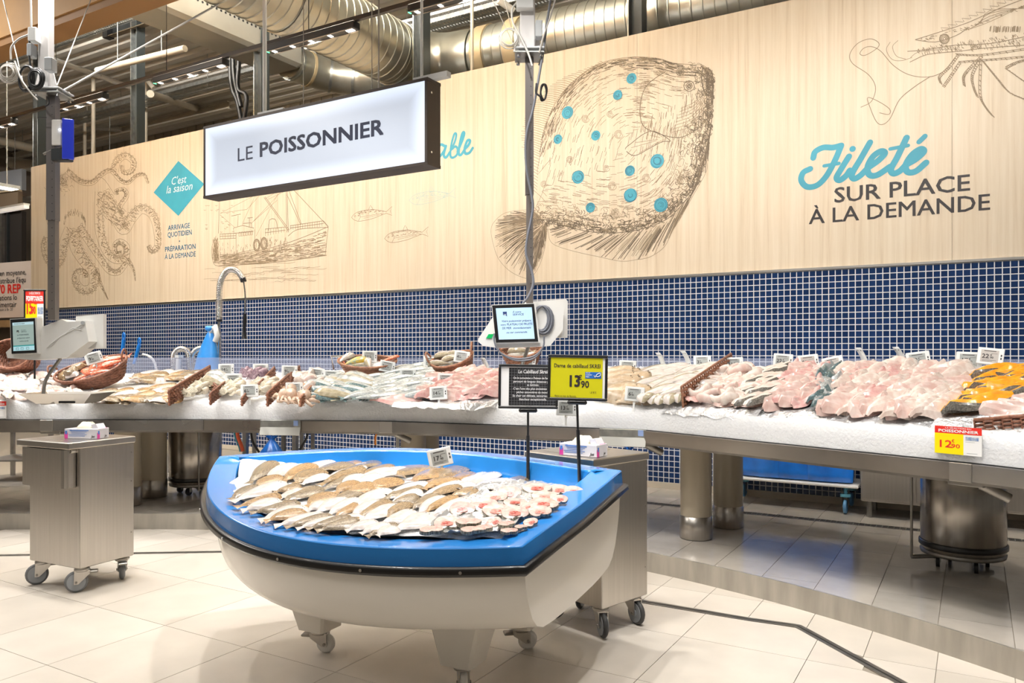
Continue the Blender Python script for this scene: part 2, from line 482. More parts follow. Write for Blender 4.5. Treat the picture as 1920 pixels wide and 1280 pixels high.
# back wall: mosaic dado, steel trim, wood panels with printed drawings
WY = 7.27
M_WGROUT = mat('white_grout', (0.72, 0.72, 0.72), 0.7)
M_MOS = [mat('mosaic_%s' % k, c, 0.16, spec=0.5, var=0.12, scale=30) for k, c in (('a', (0.009, 0.03, 0.1)), ('b', (0.0105, 0.034, 0.115)), ('c', (0.008, 0.026, 0.088)))]
b = MB(); b.box((-5.6, WY + 0.0515, 1.14), (16.2, 0.1, 2.03))
wall = tag(b.build('wall_back', M_WGROUT), kind='structure')
TP, TS = 0.0533, 0.0479
cells = []
for r in range(38):
    zc = 2.152 - 0.0045 - TP / 2 - r * TP
    for c in range(303):
        xc = 2.45 - TP * c
        cells.append((xc, zc))
def vis(cz):
    px, py = to_px(Vector((cz[0], WY, cz[1])))
    return -10 < px < 1925 and 470 < py < 672
near = sorted([c for c in cells if vis(c)], key=lambda c: -c[0])[:300]
nearset = set(near)
def tile_verts(xc, zc):
    h = TS / 2; g = h - 0.002
    vv = [(xc - h, WY + 0.003, zc - h), (xc + h, WY + 0.003, zc - h), (xc + h, WY + 0.003, zc + h), (xc - h, WY + 0.003, zc + h),
          (xc - g, WY - 0.0005, zc - g), (xc + g, WY - 0.0005, zc - g), (xc + g, WY - 0.0005, zc + g), (xc - g, WY - 0.0005, zc + g)]
    return vv, [(0, 1, 5, 4), (1, 2, 6, 5), (2, 3, 7, 6), (3, 0, 4, 7), (4, 5, 6, 7)]
tmesh = []
for m in M_MOS:
    b = MB(); v_, f_ = tile_verts(0, 0); b.add(v_, f_); me = b.mesh('mosaic_tile', m); tmesh.append(me)
for c in near:
    link('mosaic_tile', R.choice(tmesh), wall, (c[0], 0, c[1]))
b = MB()
for c in cells:
    if c in nearset: continue
    v_, f_ = tile_verts(*c); b.add(v_, f_, R.randrange(3))
tag(b.build('mosaic_field', M_MOS, wall), kind='stuff')
b = MB(); b.box((-5.6, WY - 0.004, 2.162), (16.2, 0.022, 0.02)); tag(b.build('trim_1', M_STEELH), kind='structure')
b = MB(); b.box((-5.6, WY - 0.006, 0.155), (16.2, 0.02, 0.06)); tag(b.build('baseboard_back', mat('skirting_tile', (0.55, 0.49, 0.4), 0.3)), kind='structure')
M_WOOD = wood_material()
x = -13.66
while x < 2.4:
    b = MB(); b.box((x + 1.35, WY + 0.02, 3.366), (2.6975, 0.03, 2.388)); b.build('wood_panel', M_WOOD, wall)
    x += 2.7
AY = WY + 0.0035                                     # plane of the print, just proud of the panels
def wp(px, py): return aty(px, py, AY)
WR = Vector((1, 0, 0)); WU = Vector((0, 0, 1))

# ------------------------------------------------------------------ printed drawings
class Ink:
    """flat ribbons of printed ink on the panel face"""
    def __init__(s, w=0.006): s.b = MB(); s.w = w; s.y = 0
    def line(s, pts, w=None, smooth=0, tf=None, closed=False):
        if tf: pts = [tf(*p) for p in pts]
        P = [wp(*p) for p in pts]
        if smooth: P = spline(P, smooth, closed)
        if closed and not smooth: P.append(P[0])
        s.raw(P, w)
    def raw(s, P, w=None):
        w = w or s.w; N = len(P)
        if N < 2: return
        s.y = (s.y + 1) % 40
        yy = AY - s.y * 1e-5
        vv = []
        for i, p in enumerate(P):
            yy -= 3e-7
            t = P[min(i + 1, N - 1)] - P[max(i - 1, 0)]
            n = Vector((-t.z, 0, t.x))
            n = n.normalized() if n.length > 1e-9 else Vector((0, 0, 1))
            k = w / 2 if not isinstance(w, (list, tuple)) else w[i] / 2
            a = p + n * k; c = p - n * k
            vv += [(a.x, yy, a.z), (c.x, yy, c.z)]
        s.b.add(vv, [(2 * i, 2 * i + 1, 2 * i + 3, 2 * i + 2) for i in range(N - 1)])
    def disc(s, px, py, rp, n=20, asp=1.0):
        c = wp(px, py); e = wp(px, py - rp); r = (e - c).length
        s.y = (s.y + 1) % 40
        s.b.add([(c.x + r * asp * math.cos(2 * PI * k / n), AY - 6e-4 - s.y * 7e-6, c.z + r * math.sin(2 * PI * k / n)) for k in range(n)], [tuple(range(n - 1, -1, -1))])
    def build(s, name, m): return s.b.build(name, m, wall)

def inside(p, poly):
    x, y = p; c = False; n = len(poly)
    for i in range(n):
        x1, y1 = poly[i]; x2, y2 = poly[i - 1]
        if (y1 > y) != (y2 > y) and x < (x2 - x1) * (y - y1) / (y2 - y1) + x1: c = not c
    return c
def nearest(p, line):
    best = (1e9, 0, (1, 0))
    for i in range(len(line) - 1):
        ax, ay = line[i]; bx, by = line[i + 1]
        ux, uy = bx - ax, by - ay; L = ux * ux + uy * uy or 1e-9
        t = max(0, min(1, ((p[0] - ax) * ux + (p[1] - ay) * uy) / L))
        d = math.hypot(p[0] - ax - t * ux, p[1] - ay - t * uy)
        if d < best[0]: best = (d, i, (ux / math.sqrt(L), uy / math.sqrt(L)))
    return best

A5 = lambda x, y: (840 + x / 3.4286, y / 3.4286)
A6 = lambda x, y: (880 + x / 3.692, 300 + y / 3.692)
A3 = lambda x, y: (x / 4.0, 320 + y / 4.0)
A1 = lambda x, y: (x / 4.0, y / 4.0)
A4 = lambda x, y: (380 + x / 4.0, 320 + y / 4.0)
A7 = lambda x, y: (1360 + x / 3.4286, y / 3.4286)

# --- the big turbot
back = [A5(*p) for p in [(600, 900), (630, 790), (680, 680), (740, 590), (820, 510), (930, 430), (1050, 385), (1200, 366), (1350, 375), (1450, 405), (1570, 415), (1640, 420), (1700, 470)]]
jaw = [A5(*p) for p in [(1700, 470), (1706, 560), (1700, 700), (1690, 800)]] + [A6(*p) for p in [(1610, 80), (1560, 200), (1480, 300), (1380, 400), (1250, 460), (1100, 495), (950, 505), (800, 490), (650, 455), (560, 440)]]
rump = [A6(*p) for p in [(560, 440), (450, 440), (430, 420), (460, 330), (500, 240), (540, 120), (560, 0)]] + [A5(*p) for p in [(575, 1120), (590, 1010), (600, 900)]]
body = back + jaw[1:] + rump[1:-1]
ink = Ink(0.0065); fine = Ink(0.0045)
fine.line(back, smooth=4); ink.line(jaw, smooth=4); fine.line(rump, smooth=3)
tailo = [A6(*p) for p in [(430, 350), (390, 345), (250, 365), (170, 430), (150, 490), (165, 580), (200, 680), (270, 760), (350, 805), (420, 815), (480, 740), (520, 620), (535, 520), (545, 455)]]
fine.line(tailo, 0.004, 4)
hub = A6(520, 430)
tp = spline([(x, y, 0) for x, y in tailo], 8)
for k in range(len(tp)):
    for q in range(2):
        e = tp[k]; a = R.uniform(0.05, 0.45); c = R.uniform(0.6, 0.98)
        m_ = (hub[0] + (e.x - hub[0]) * (a + c) / 2 + R.uniform(-2, 2), hub[1] + (e.y - hub[1]) * (a + c) / 2 - 3)
        (ink if R.random() < .45 else fine).line([(hub[0] + (e.x - hub[0]) * a, hub[1] + (e.y - hub[1]) * a), m_, (hub[0] + (e.x - hub[0]) * c, hub[1] + (e.y - hub[1]) * c)], smooth=3)
fin = [A6(*p) for p in [(545, 480), (560, 560), (620, 600), (760, 640), (900, 670), (1050, 700), (1150, 690), (1250, 670), (1350, 600), (1400, 500), (1450, 420), (1540, 260), (1640, 80), (1640, 0)]]
fine.line(fin, 0.004, 4)
fs = spline([(x, y, 0) for x, y in fin], 14)
js = spline([(x, y, 0) for x, y in jaw[::-1][1:-1]], 14)
for k in range(150):
    t = R.uniform(0.0, 0.97) ; e = fs[int(t * (len(fs) - 1))]; a = js[int(min(1, t * 0.9) * (len(js) - 1))]
    c0 = R.uniform(0, 0.35); c1 = R.uniform(0.55, 1.0)
    p0 = (a.x + (e.x - a.x) * c0, a.y + (e.y - a.y) * c0); p1 = (a.x + (e.x - a.x) * c1, a.y + (e.y - a.y) * c1)
    (ink if R.random() < .6 else fine).line([p0, ((p0[0] + p1[0]) / 2 - 1.5, (p0[1] + p1[1]) / 2 + 1), p1], smooth=3)
# dorsal fin rays on the left
for k in range(60):
    t = k / 59.0
    a = back[0] if t < .0 else None
    i = int(t * 5); f = t * 5 - i
    q = [A5(*p) for p in [(570, 1240), (590, 1010), (620, 830), (690, 670), (800, 530), (1000, 410)]]
    a = q[min(i, 5)]; c = q[min(i + 1, 5)]
    p = (a[0] + (c[0] - a[0]) * f, a[1] + (c[1] - a[1]) * f)
    L = 8 + 30 * math.sin(PI * min(1, t * 1.05)) ** 0.8
    ang = math.radians(200 - 30 * t)
    e = (p[0] + L * math.cos(ang) * 1.1 + R.uniform(-3, 3), p[1] - L * abs(math.sin(ang)) * 0.9 - 3)
    fine.line([p, ((p[0] + e[0]) / 2, (p[1] + e[1]) / 2 - 2), e], smooth=3)
pect = [A5(*p) for p in [(1140, 960), (1180, 920), (1260, 860), (1330, 845), (1430, 905), (1380, 910), (1300, 950), (1200, 1000)]]
ink.line(pect, smooth=4, closed=True)
for k in range(26):
    c = R.uniform(.3, .9); e = pect[R.randrange(8)]; h = A5(1390, 890)
    fine.line([(h[0] + (e[0] - h[0]) * .2, h[1] + (e[1] - h[1]) * .2), (h[0] + (e[0] - h[0]) * c, h[1] + (e[1] - h[1]) * c)])
gill = [A5(*p) for p in [(1400, 460), (1350, 490), (1270, 560), (1235, 680), (1250, 800), (1330, 850), (1480, 885), (1600, 830), (1690, 740)]]
ink.line(gill, smooth=4)
for ex, ey, er in ((1493, 463, 16), (1550, 553, 20), (1550, 553, 34), (1493, 463, 24), (1550, 553, 12), (1550, 553, 7), (1493, 463, 10), (1493, 463, 5)):
    ink.line([A5(ex + er * math.cos(k * .52), ey + er * math.sin(k * .52)) for k in range(12)], closed=True)
ink.line([A5(*p) for p in [(1640, 440), (1630, 510), (1650, 590), (1690, 612), (1704, 560)]], 0.01, 3)
ink.line([A5(*p) for p in [(1650, 450), (1680, 445), (1700, 480)]], 0.01, 3)
for k in range(60):
    a = R.uniform(-1, 1)
    ink.line([A5(1655 + 30 * R.random(), 520 + 70 * a), A5(1660 + 30 * R.random(), 535 + 70 * a)])
for yy in range(8):
    fine.line([A5(1440 + yy * 8, 850 - yy * 22), A5(1560 + yy * 6, 810 - yy * 24), A5(1670, 690 - yy * 26)], smooth=3)
xs = [p[0] for p in body]; ys = [p[1] for p in body]
low = jaw + rump[:3]
n = 0
while n < 2600:
    p = (R.uniform(min(xs), max(xs)), R.uniform(min(ys), max(ys)))
    if not inside(p, body): continue
    d, i, t = nearest(p, low); d2, i2, t2 = nearest(p, back); dg, ig, tg = nearest(p, gill)
    w = math.exp(-d / 19.0) + 0.55 * math.exp(-d2 / 13.0) + 0.25 * math.exp(-dg / 10) + 0.035
    if R.random() > w: continue
    n += 1
    if d < 45 and R.random() < .7:                    # scale marks near the belly
        r = R.uniform(3, 6); a0 = R.uniform(0, 6.3)
        (ink if R.random() < math.exp(-d / 22.0) else fine).line([(p[0] + r * math.cos(a0 + q), p[1] + r * math.sin(a0 + q)) for q in (0, .7, 1.4, 2.1)])
    else:
        u = t if d < d2 else t2
        L = R.uniform(4, 10)
        (ink if R.random() < .4 and min(d, d2) < 24 else fine).line([(p[0] - u[0] * L, p[1] - u[1] * L), (p[0] + R.uniform(-1, 1), p[1] + R.uniform(-1, 1)), (p[0] + u[0] * L, p[1] + u[1] * L)])
for px_, py_, r_ in [(1098, 223, 7), (1144, 214, 6), (1160, 252, 8), (1212, 334, 8), (1148, 349, 8), (1068, 299, 6), (1137, 316, 6), (1039, 374, 6), (1275, 338, 7), (1069, 402, 7), (1155, 399, 8), (1020, 345, 6), (1168, 119, 8)]:
    for q in range(3):
        fine.line([(px_ + (r_ - q * 2) * math.cos(k * .6 + q), py_ + (r_ - q * 2) * math.sin(k * .6 + q)) for k in range(10)])
ink.build('flatfish_drawing', M_INK); fine.build('flatfish_fine_lines', mat('print_ink_mid', (0.27, 0.2, 0.125), 0.6))
M_INKM = MATS['print_ink_mid']
sp = Ink(); ring = Ink(0.005)
for px_, py_, r_ in [(1184, 147, 10), (1158, 178, 9.3), (1064, 211, 12), (1046, 261, 9), (1117, 254, 9.5), (1084, 332, 12.5), (1181, 320, 10), (1232, 302, 13.5), (1182, 366, 13), (1107, 389, 9.5), (1239, 384, 13.5)]:
    sp.disc(px_, py_, r_)
    for q in range(5):
        rr = r_ * R.uniform(.15, .95); a0 = R.uniform(0, 6)
        pts = [wp(px_ + rr * math.cos(a0 + k * .5), py_ + rr * math.sin(a0 + k * .5)) for k in range(9)]
        ring.y = 70; ring.raw([Vector((p.x, p.y, p.z)) for p in pts])
sp.build('blue_spots', M_TEAL)
o = ring.build('spot_scribble', M_TEALD); o.location.y = -0.0009

# --- octopus
oc = Ink(0.008); of = Ink(0.0055)
def arm(pts, w0, w1, tf=A3, suck=True, dens=1.0, dark=0.5):
    C = spline([(*tf(*p), 0) for p in pts], 7); N = len(C); Lh = []; Rh = []
    for i, p in enumerate(C):
        t = (C[min(i + 1, N - 1)] - C[max(i - 1, 0)]); t.normalize()
        w = (w0 + (w1 - w0) * i / (N - 1)) / 2; n = Vector((-t.y, t.x, 0))
        Lh.append((p.x + n.x * w, p.y + n.y * w)); Rh.append((p.x - n.x * w, p.y - n.y * w))
    of.line(Lh); oc.line(Rh)
    for i in range(N):
        if suck and i % 2 == 0:
            x, y = Rh[i]; r = max(1.2, (w0 + (w1 - w0) * i / N) * .17)
            of.line([(x + r * math.cos(k), y + r * 1.2 * math.sin(k)) for k in range(7)])
        for q in range(int(3 * dens)):
            a = R.uniform(0, .55); c = a + R.uniform(.1, .45)
            l, r_ = Lh[i], Rh[i]
            j = min(N - 1, max(0, i + R.choice((-1, 0, 1)))); r2 = Rh[j]; l2 = Lh[j]
            (oc if R.random() < dark else of).line([(r_[0] + (l[0] - r_[0]) * a, r_[1] + (l[1] - r_[1]) * a), (r2[0] + (l2[0] - r2[0]) * c, r2[1] + (l2[1] - r2[1]) * c)])
arm([(750, 160), (738, 300), (750, 470), (800, 610), (870, 670), (940, 650), (950, 570), (900, 530), (860, 560), (870, 620), (910, 615)], 18, 6)
arm([(770, 180), (860, 320), (925, 440), (985, 360), (1060, 290), (1140, 330), (1175, 440), (1180, 560), (1140, 600), (1115, 560)], 24, 7, dark=.6)
arm([(590, 420), (660, 520), (745, 650), (820, 750), (890, 760), (950, 690)], 14, 9)
arm([(550, 440), (565, 570), (630, 680), (700, 770), (690, 870), (620, 890), (570, 830), (580, 765), (630, 760), (640, 800)], 22, 8, dark=.35)
arm([(520, 430), (475, 540), (455, 660), (405, 710), (350, 650), (330, 560), (345, 500)], 17, 8)
arm([(500, 0), (600, 80), (690, 90), (760, 30), (830, 0), (900, 70), (960, 90), (1020, 40), (1080, 30), (1110, 95)], 10, 4, dark=.4)
arm([(930, 320), (900, 270), (950, 190), (930, 140), (870, 150), (880, 180)], 10, 4, dark=.3)
arm([(860, 1285), (880, 1210), (940, 1170), (1000, 1215), (985, 1280), (930, 1290), (915, 1240)], 14, 6, A1, dark=.25)
arm([(720, 740), (755, 850), (810, 965)], 10, 1, suck=False, dens=2)
arm([(955, 660), (1000, 740), (1015, 825)], 8, 1, suck=False, dens=2)
of.line([A3(*p) for p in [(440, 50), (370, 150), (335, 280), (345, 360), (365, 430)]], smooth=4)
of.line([A3(*p) for p in [(430, 60), (470, 30), (520, 0), (540, 60), (640, 95), (760, 50), (860, 180)]], smooth=4)
for k in range(140):
    a = R.uniform(0, PI); rr = R.uniform(30, 60); c = A3(560 + 80 * math.cos(a), 400 - 90 * math.sin(a) + R.uniform(-10, 30))
    of.line([c, (c[0] + R.uniform(-1, 1), c[1] - R.uniform(2, 6))])
for k in range(90):
    p = A3(R.gauss(470, 45), R.gauss(90, 45)); a = R.uniform(0, 6)
    of.line([p, (p[0] + 5 * math.cos(a), p[1] + 5 * math.sin(a))])
for r in (5, 9): of.line([A3(475 + 3 * r * math.cos(k * .6), 85 + 3 * r * math.sin(k * .6)) for k in range(11)])
for k in range(110):
    p = A3(R.uniform(730, 960), R.uniform(190, 440))
    if nearest(p, [A3(760, 220), A3(860, 330), A3(930, 440)])[0] < 16: oc.line([p, (p[0] + R.uniform(3, 9), p[1] + R.uniform(2, 7))])
oc.build('octopus_drawing', M_INKM); of.build('octopus_fine_lines', M_INKL)

# --- trawler
sh = Ink(0.007); sf = Ink(0.0045)
L4 = lambda pts, w=None, sm=0, ink=sh, closed=False: ink.line([A4(*p) for p in pts], w, sm, closed=closed)
L4([(100, 490), (72, 560), (66, 620), (85, 700), (120, 715)], None, 3)
L4([(130, 630), (300, 620), (500, 580), (640, 540), (800, 480), (940, 420)], None, 3)
L4([(120, 715), (500, 690), (750, 660), (915, 635)], 0.009, 3); L4([(942, 420), (918, 640)])
L4([(640, 490), (700, 445), (800, 430), (940, 425)], None, 3)
for pts in [[(125, 210), (118, 470)], [(625, 118), (632, 462)], [(634, 118), (642, 462)], [(460, 200), (640, 448)], [(468, 195), (650, 445)], [(660, 120), (940, 418)], [(640, 130), (740, 400)], [(632, 180), (735, 405)]]: L4(pts, 0.008)
for pts in [[(130, 320), (400, 180), (500, 120)], [(135, 318), (330, 290), (470, 140)], [(130, 330), (240, 425)], [(300, 390), (400, 175)], [(380, 380), (560, 220)], [(400, 490), (560, 180), (625, 120)], [(470, 210), (600, 130)], [(360, 400), (625, 120)], [(490, 215), (625, 150)]]: L4(pts, 0.004, 0, sf)
L4([(230, 430), (235, 470), (380, 455), (385, 430), (300, 410), (230, 430)]); L4([(250, 470), (250, 620), (390, 590), (390, 440)])
L4([(300, 410), (300, 395), (365, 390), (368, 425)]); L4([(215, 340), (285, 325)], 0.007); L4([(265, 335), (262, 420)]); L4([(335, 355), (375, 350)]); L4([(350, 350), (350, 420)])
for k in range(6): L4([(272 + k * 18, 462 - k * 2), (272 + k * 18, 492 - k * 2), (284 + k * 18, 490 - k * 2), (284 + k * 18, 460 - k * 2)], closed=True)
for k in range(7): L4([(130 + k * 20, 475 - k), (130 + k * 20, 512 - k)], .005)
L4([(128, 475), (250, 468)]); L4([(128, 492), (250, 487)]); L4([(128, 512), (250, 505)])
for k in range(8): L4([(470 + k * 20, 435 - k * 2), (470 + k * 20, 490 - k * 4)], .005)
L4([(468, 437), (620, 422)]); L4([(468, 465), (620, 445)])
for k in range(14): L4([(660 + k * 18, 415 - k * 3), (660 + k * 18, 445 - k * 2)], .005)
L4([(655, 413), (905, 375)]); L4([(655, 430), (908, 395)]); L4([(905, 375), (942, 418)])
L4([(495, 450), (500, 370), (540, 362), (555, 390), (560, 440)], .008, 2)
for cx, cy in ((405, 558), (460, 545)):
    for rx, ry in ((26, 46), (16, 32), (21, 40)): L4([(cx + rx * math.cos(k * .4488), cy + ry * math.sin(k * .4488)) for k in range(14)], .009, 0, sh, True)
for k in range(420):                                     # hull shading
    u = R.random(); v = R.random(); x0 = 110 + 800 * u
    top = interp([130, 300, 500, 640, 800, 940], [630, 620, 580, 540, 480, 425], x0); bot = interp([120, 500, 750, 915], [715, 690, 660, 638], x0)
    y0 = top + (bot - top) * (0.1 + .88 * v); L = R.uniform(15, 60); sl = -0.22 * (1 - v * .6)
    L4([(x0, y0), (min(x0 + L, 930), y0 + L * sl)], .0045 if R.random() < .5 else .007, 0, sf if R.random() < .45 else sh)
for k in range(170):
    x0 = R.uniform(80, 640); a = R.uniform(540, 630)
    if x0 > 400: a = R.uniform(495, 590)
    if 130 < x0 < 400 and R.random() < .5: continue
    L4([(x0, a), (x0 + R.uniform(-5, 5), a + R.uniform(10, 35))], .006, 0, sh)
for k in range(60): L4([(R.uniform(72, 125), R.uniform(500, 700)), (R.uniform(72, 125), R.uniform(500, 700))], .006, 0, sf)
for k in range(48):
    x0 = R.uniform(-10, 800); y0 = R.uniform(690, 840); L = R.uniform(40, 200)
    L4([(x0, y0), (x0 + L / 3, y0 - 4), (x0 + L * .7, y0 + R.uniform(-8, 4)), (min(930, x0 + L), y0 - R.uniform(0, 14))], .0035, 2, sf)
for k in range(26):
    x0 = R.uniform(10, 240); y0 = R.uniform(195, 470)
    L4([(x0 - 8, y0 - 5), (x0 - 3, y0 - 6), (x0, y0), (x0 + 4, y0 - 6), (x0 + 9, y0 - 4)], .005, 0, sh if k % 3 == 0 else sf)
sh.build('trawler_drawing', M_INKM); sf.build('trawler_fine_lines', M_INKL)

# --- three small fish
def sardine(cx, cy, L, m, name):
    a = Ink(0.0055); T = lambda x, y: (cx + x * L, cy + y * L - x * L * .13)
    up = [T(*p) for p in [(-.5, .02), (-.42, -.06), (-.28, -.105), (0, -.11), (.2, -.06), (.36, -.01)]]
    dn = [T(*p) for p in [(-.5, .02), (-.42, .1), (-.28, .14), (0, .12), (.2, .07), (.36, .03)]]
    a.line(up, smooth=4); a.line(dn, smooth=4)
    a.line([T(*p) for p in [(.36, -.01), (.5, -.12), (.46, -.01), (.5, .1), (.36, .03)]])
    a.line([T(*p) for p in [(-.08, -.11), (-.03, -.22), (0, -.17), (.03, -.11)]]); a.line([T(*p) for p in [(-.33, -.09), (-.28, .02), (-.33, .13)]], smooth=3)
    a.line([T(-.41 + .02 * math.cos(k), .0 + .02 * math.sin(k)) for k in range(7)])
    for k in range(46):
        x = R.uniform(-.36, .3); t = interp([-.5, -.28, 0, .36], [0, -.1, -.105, -.01], x)
        y = t + R.random() ** 2 * .1; l = R.uniform(.02, .06)
        a.line([T(x, y), T(x + l, y + .004)])
    a.line([T(-.28, .04), T(.3, .015)], .004); a.line([T(-.2, .08), T(.2, .045)], .0035)
    a.build(name, m)
sardine(697, 401, 76, M_INKM, 'sardine_drawing'); sardine(762, 440, 82, M_INKM, 'sardine_drawing'); sardine(811, 368, 88, M_TEALL, 'pale_blue_sardine_drawing')

# --- langoustine at the right
la = Ink(0.006); lf = Ink(0.004)
L7 = lambda pts, w=None, sm=3, ink=la: ink.line([A7(*p) for p in pts], w, sm)
L7([(870, 690), (940, 650), (965, 560), (920, 480), (820, 410), (800, 350), (850, 280), (930, 250), (985, 275), (975, 310), (900, 355), (865, 345), (890, 310), (940, 300), (1000, 330), (1080, 420), (1180, 480), (1300, 495), (1400, 460), (1480, 370)], .0055, 6)
L7([(990, 725), (1050, 735), (1055, 700), (980, 650), (915, 628), (930, 690), (970, 780), (1010, 800), (1060, 760), (1120, 640), (1220, 555), (1320, 490)], .0055, 6)
L7([(1060, 270), (1035, 320), (1070, 380), (1130, 390), (1200, 370)], .004, 5); L7([(1110, 260), (1075, 300), (1100, 360), (1160, 380)], .004, 5)
L7([(1220, 255), (1380, 205), (1560, 145), (1760, 55), (1930, -10)]); L7([(1220, 255), (1350, 270), (1480, 230), (1560, 180)])
L7([(1170, 330), (1290, 320), (1480, 290), (1700, 280), (1930, 235)]); L7([(1185, 400), (1300, 350), (1500, 330), (1640, 312), (1930, 290)]); L7([(1190, 370), (1240, 335), (1360, 320), (1480, 315)], .004)
for q in range(5): L7([(1560 + q * 20, 190 - q * 10), (1700, 140 - q * 18), (1930, 30 + q * 6)], .004, 3, lf)
for k in range(10): L7([(1400 + 45 * k, 200 - 20 * k), (1385 + 45 * k, 178 - 20 * k), (1440 + 45 * k, 182 - 20 * k)], .004, 0)
for r in (32, 26, 18, 9): L7([(1408 + r * math.cos(k * .5), 250 + r * math.sin(k * .5)) for k in range(14)], .006, 0)
for r in (40, 30, 20): L7([(1610 + r * math.cos(k * .5), 270 + r * 1.2 * math.sin(k * .5)) for k in range(8)], .004, 0)
legs = [[(1490, 350), (1430, 430), (1370, 490), (1380, 535)], [(1500, 400), (1440, 490), (1395, 555)], [(1640, 360), (1560, 440), (1525, 490), (1530, 550)], [(1630, 380), (1580, 480), (1590, 560), (1615, 620)], [(1635, 380), (1630, 600), (1670, 690), (1715, 745)], [(1650, 390), (1740, 500), (1820, 590), (1930, 640)], [(1500, 395), (1700, 380), (1930, 360)], [(1480, 345), (1640, 350), (1930, 310)], [(1800, 430), (1860, 400), (1930, 380)], [(1800, 440), (1930, 530)]]
for lg in legs:
    L7(lg, .005); L7([(x + 14, y + 8) for x, y in lg], .004, 3)
    C = spline([(x, y, 0) for x, y in lg], 7)
    for p in C:
        for q in range(2): L7([(p.x + R.uniform(-3, 4), p.y - 2), (p.x + 15, p.y + R.uniform(4, 14))], .0045, 0)
for k in range(170):
    t = R.random(); x0 = 1230 + 690 * t; y0 = R.uniform(interp([1230, 1930], [300, 210], x0), interp([1230, 1930], [340, 290], x0))
    L7([(x0, y0), (x0 + 8, y0 + R.uniform(6, 22))], .004, 0, lf if k % 2 else la)
for k in range(70):
    x0 = R.uniform(1240, 1900); y0 = interp([1230, 1560, 1930], [252, 165, 20], x0) + R.uniform(0, 22)
    L7([(x0, y0), (x0 + R.uniform(5, 20), y0 + R.uniform(-2, 8))], .004, 0, lf)
for k in range(40):
    x0 = R.uniform(1700, 1900); L7([(x0, 165 + R.uniform(0, 10)), (x0 - 5, 200 + R.uniform(0, 10))], .004, 0, lf)
la.build('langoustine_drawing', M_INKM); lf.build('langoustine_fine_lines', M_INKL)

# --- lettering on the panels
dm = Ink(); c4 = [wp(288, 355), wp(335, 297), wp(383, 351), wp(336, 400)]
cc = (c4[0] + c4[2]) / 2; hx = (c4[2].x - c4[0].x) / 2; hz = (c4[1].z - c4[3].z) / 2
dm.b.add([(cc.x - hx, AY, cc.z), (cc.x, AY, cc.z + hz), (cc.x + hx, AY, cc.z), (cc.x, AY, cc.z - hz)], [(0, 1, 2, 3)])
dm.build('teal_diamond', M_TEAL)
def wtext(s, px0, px1, pyb0, hpx, m, bold=0.0, shear=0.0, space=1.0, dy=-4e-4, name='lettering'):
    a = wp(px0, pyb0); e = wp(px1, pyb0); top = wp(px0, pyb0 - hpx)
    a.y += dy
    return text(s, (top.z - a.z) / 0.72, m, wall, upright(a, WR, WU), name, bold, shear, space, width=e.x - a.x)
wtext("C'est", 320, 348, 347, 15, M_WHITE, 0.0, 0.25); wtext("la saison", 311, 360, 363, 15, M_WHITE, 0.0, 0.25)
wtext("ARRIVAGE", 315, 356, 432, 9.5, M_PETROL, 0.012); wtext("QUOTIDIEN", 314, 359, 445, 9.5, M_PETROL, 0.012)
wtext("PR\u00c9PARATION", 309, 366, 472, 9.5, M_PETROL, 0.012); wtext("\u00c0 LA DEMANDE", 309, 367, 486, 9.5, M_PETROL, 0.006)
d = Ink(); d.disc(336.5, 452, 1.6, 10); d.build('dot', M_PETROL)
wtext("SUR PLACE", 1563, 1816, 380, 29, M_CHAR, 0.014); wtext("\u00c0 LA DEMANDE", 1517, 1856, 420, 28, M_CHAR, 0.01)
fl = Ink(0.05)
def brush(pts, w=0.05, tf=A7, sm=7):
    P = spline([wp(*tf(*p)) for p in pts], sm); fl.raw(P, w)
    for e in (P[0], P[-1]):
        fl.b.add([(e.x + w / 2 * math.cos(k * .63), AY - 4.4e-4 - len(fl.b.v) * 1e-7, e.z + w / 2 * math.sin(k * .63)) for k in range(10)], [tuple(range(9, -1, -1))])
brush([(565, 1015), (578, 975), (630, 948), (690, 948), (745, 935)]); brush([(745, 935), (705, 1030), (650, 1130), (590, 1190), (525, 1200), (488, 1160), (500, 1110), (545, 1085)]); brush([(635, 1066), (730, 1050)], .03)
brush([(795, 1005), (745, 1085), (715, 1140), (735, 1158), (775, 1130), (800, 1095)]); fl.disc(*A7(818, 957), 5.6)
brush([(930, 915), (870, 1020), (815, 1115), (825, 1148), (865, 1130), (915, 1080)])
brush([(915, 1080), (985, 1030), (1025, 985), (1000, 972), (950, 1005), (915, 1070), (925, 1122), (975, 1125), (1060, 1070)])
brush([(1165, 885), (1105, 1010), (1065, 1085), (1080, 1115), (1120, 1100), (1160, 1060)]); brush([(1060, 957), (1175, 935)], .03)
brush([(1160, 1060), (1225, 1022), (1275, 975), (1255, 958), (1200, 995), (1160, 1060), (1172, 1105), (1225, 1100), (1290, 1045)]); brush([(1245, 912), (1283, 875)], .04)
A2 = lambda x, y: (400 + x / 4.0, y / 4.0)
W5 = .032
brush([(1735, 1095), (1705, 1085), (1665, 1130), (1655, 1180), (1685, 1185), (1725, 1140), (1745, 1095)], W5, A2); brush([(1745, 1095), (1728, 1160), (1745, 1180), (1775, 1140)], W5, A2)
brush([(1775, 1140), (1812, 1060), (1822, 1008), (1806, 1008), (1784, 1090), (1778, 1165), (1796, 1182), (1826, 1160), (1832, 1118), (1815, 1098), (1790, 1118)], W5 * .85, A2)
brush([(1832, 1135), (1868, 1050), (1882, 1000), (1868, 1000), (1848, 1080), (1840, 1150), (1858, 1160), (1885, 1120)], W5, A2)
brush([(1885, 1120), (1915, 1085), (1925, 1055), (1905, 1055), (1885, 1110), (1890, 1150), (1920, 1145), (1945, 1110)], W5, A2)
fl.build('script_lettering', M_TEAL)
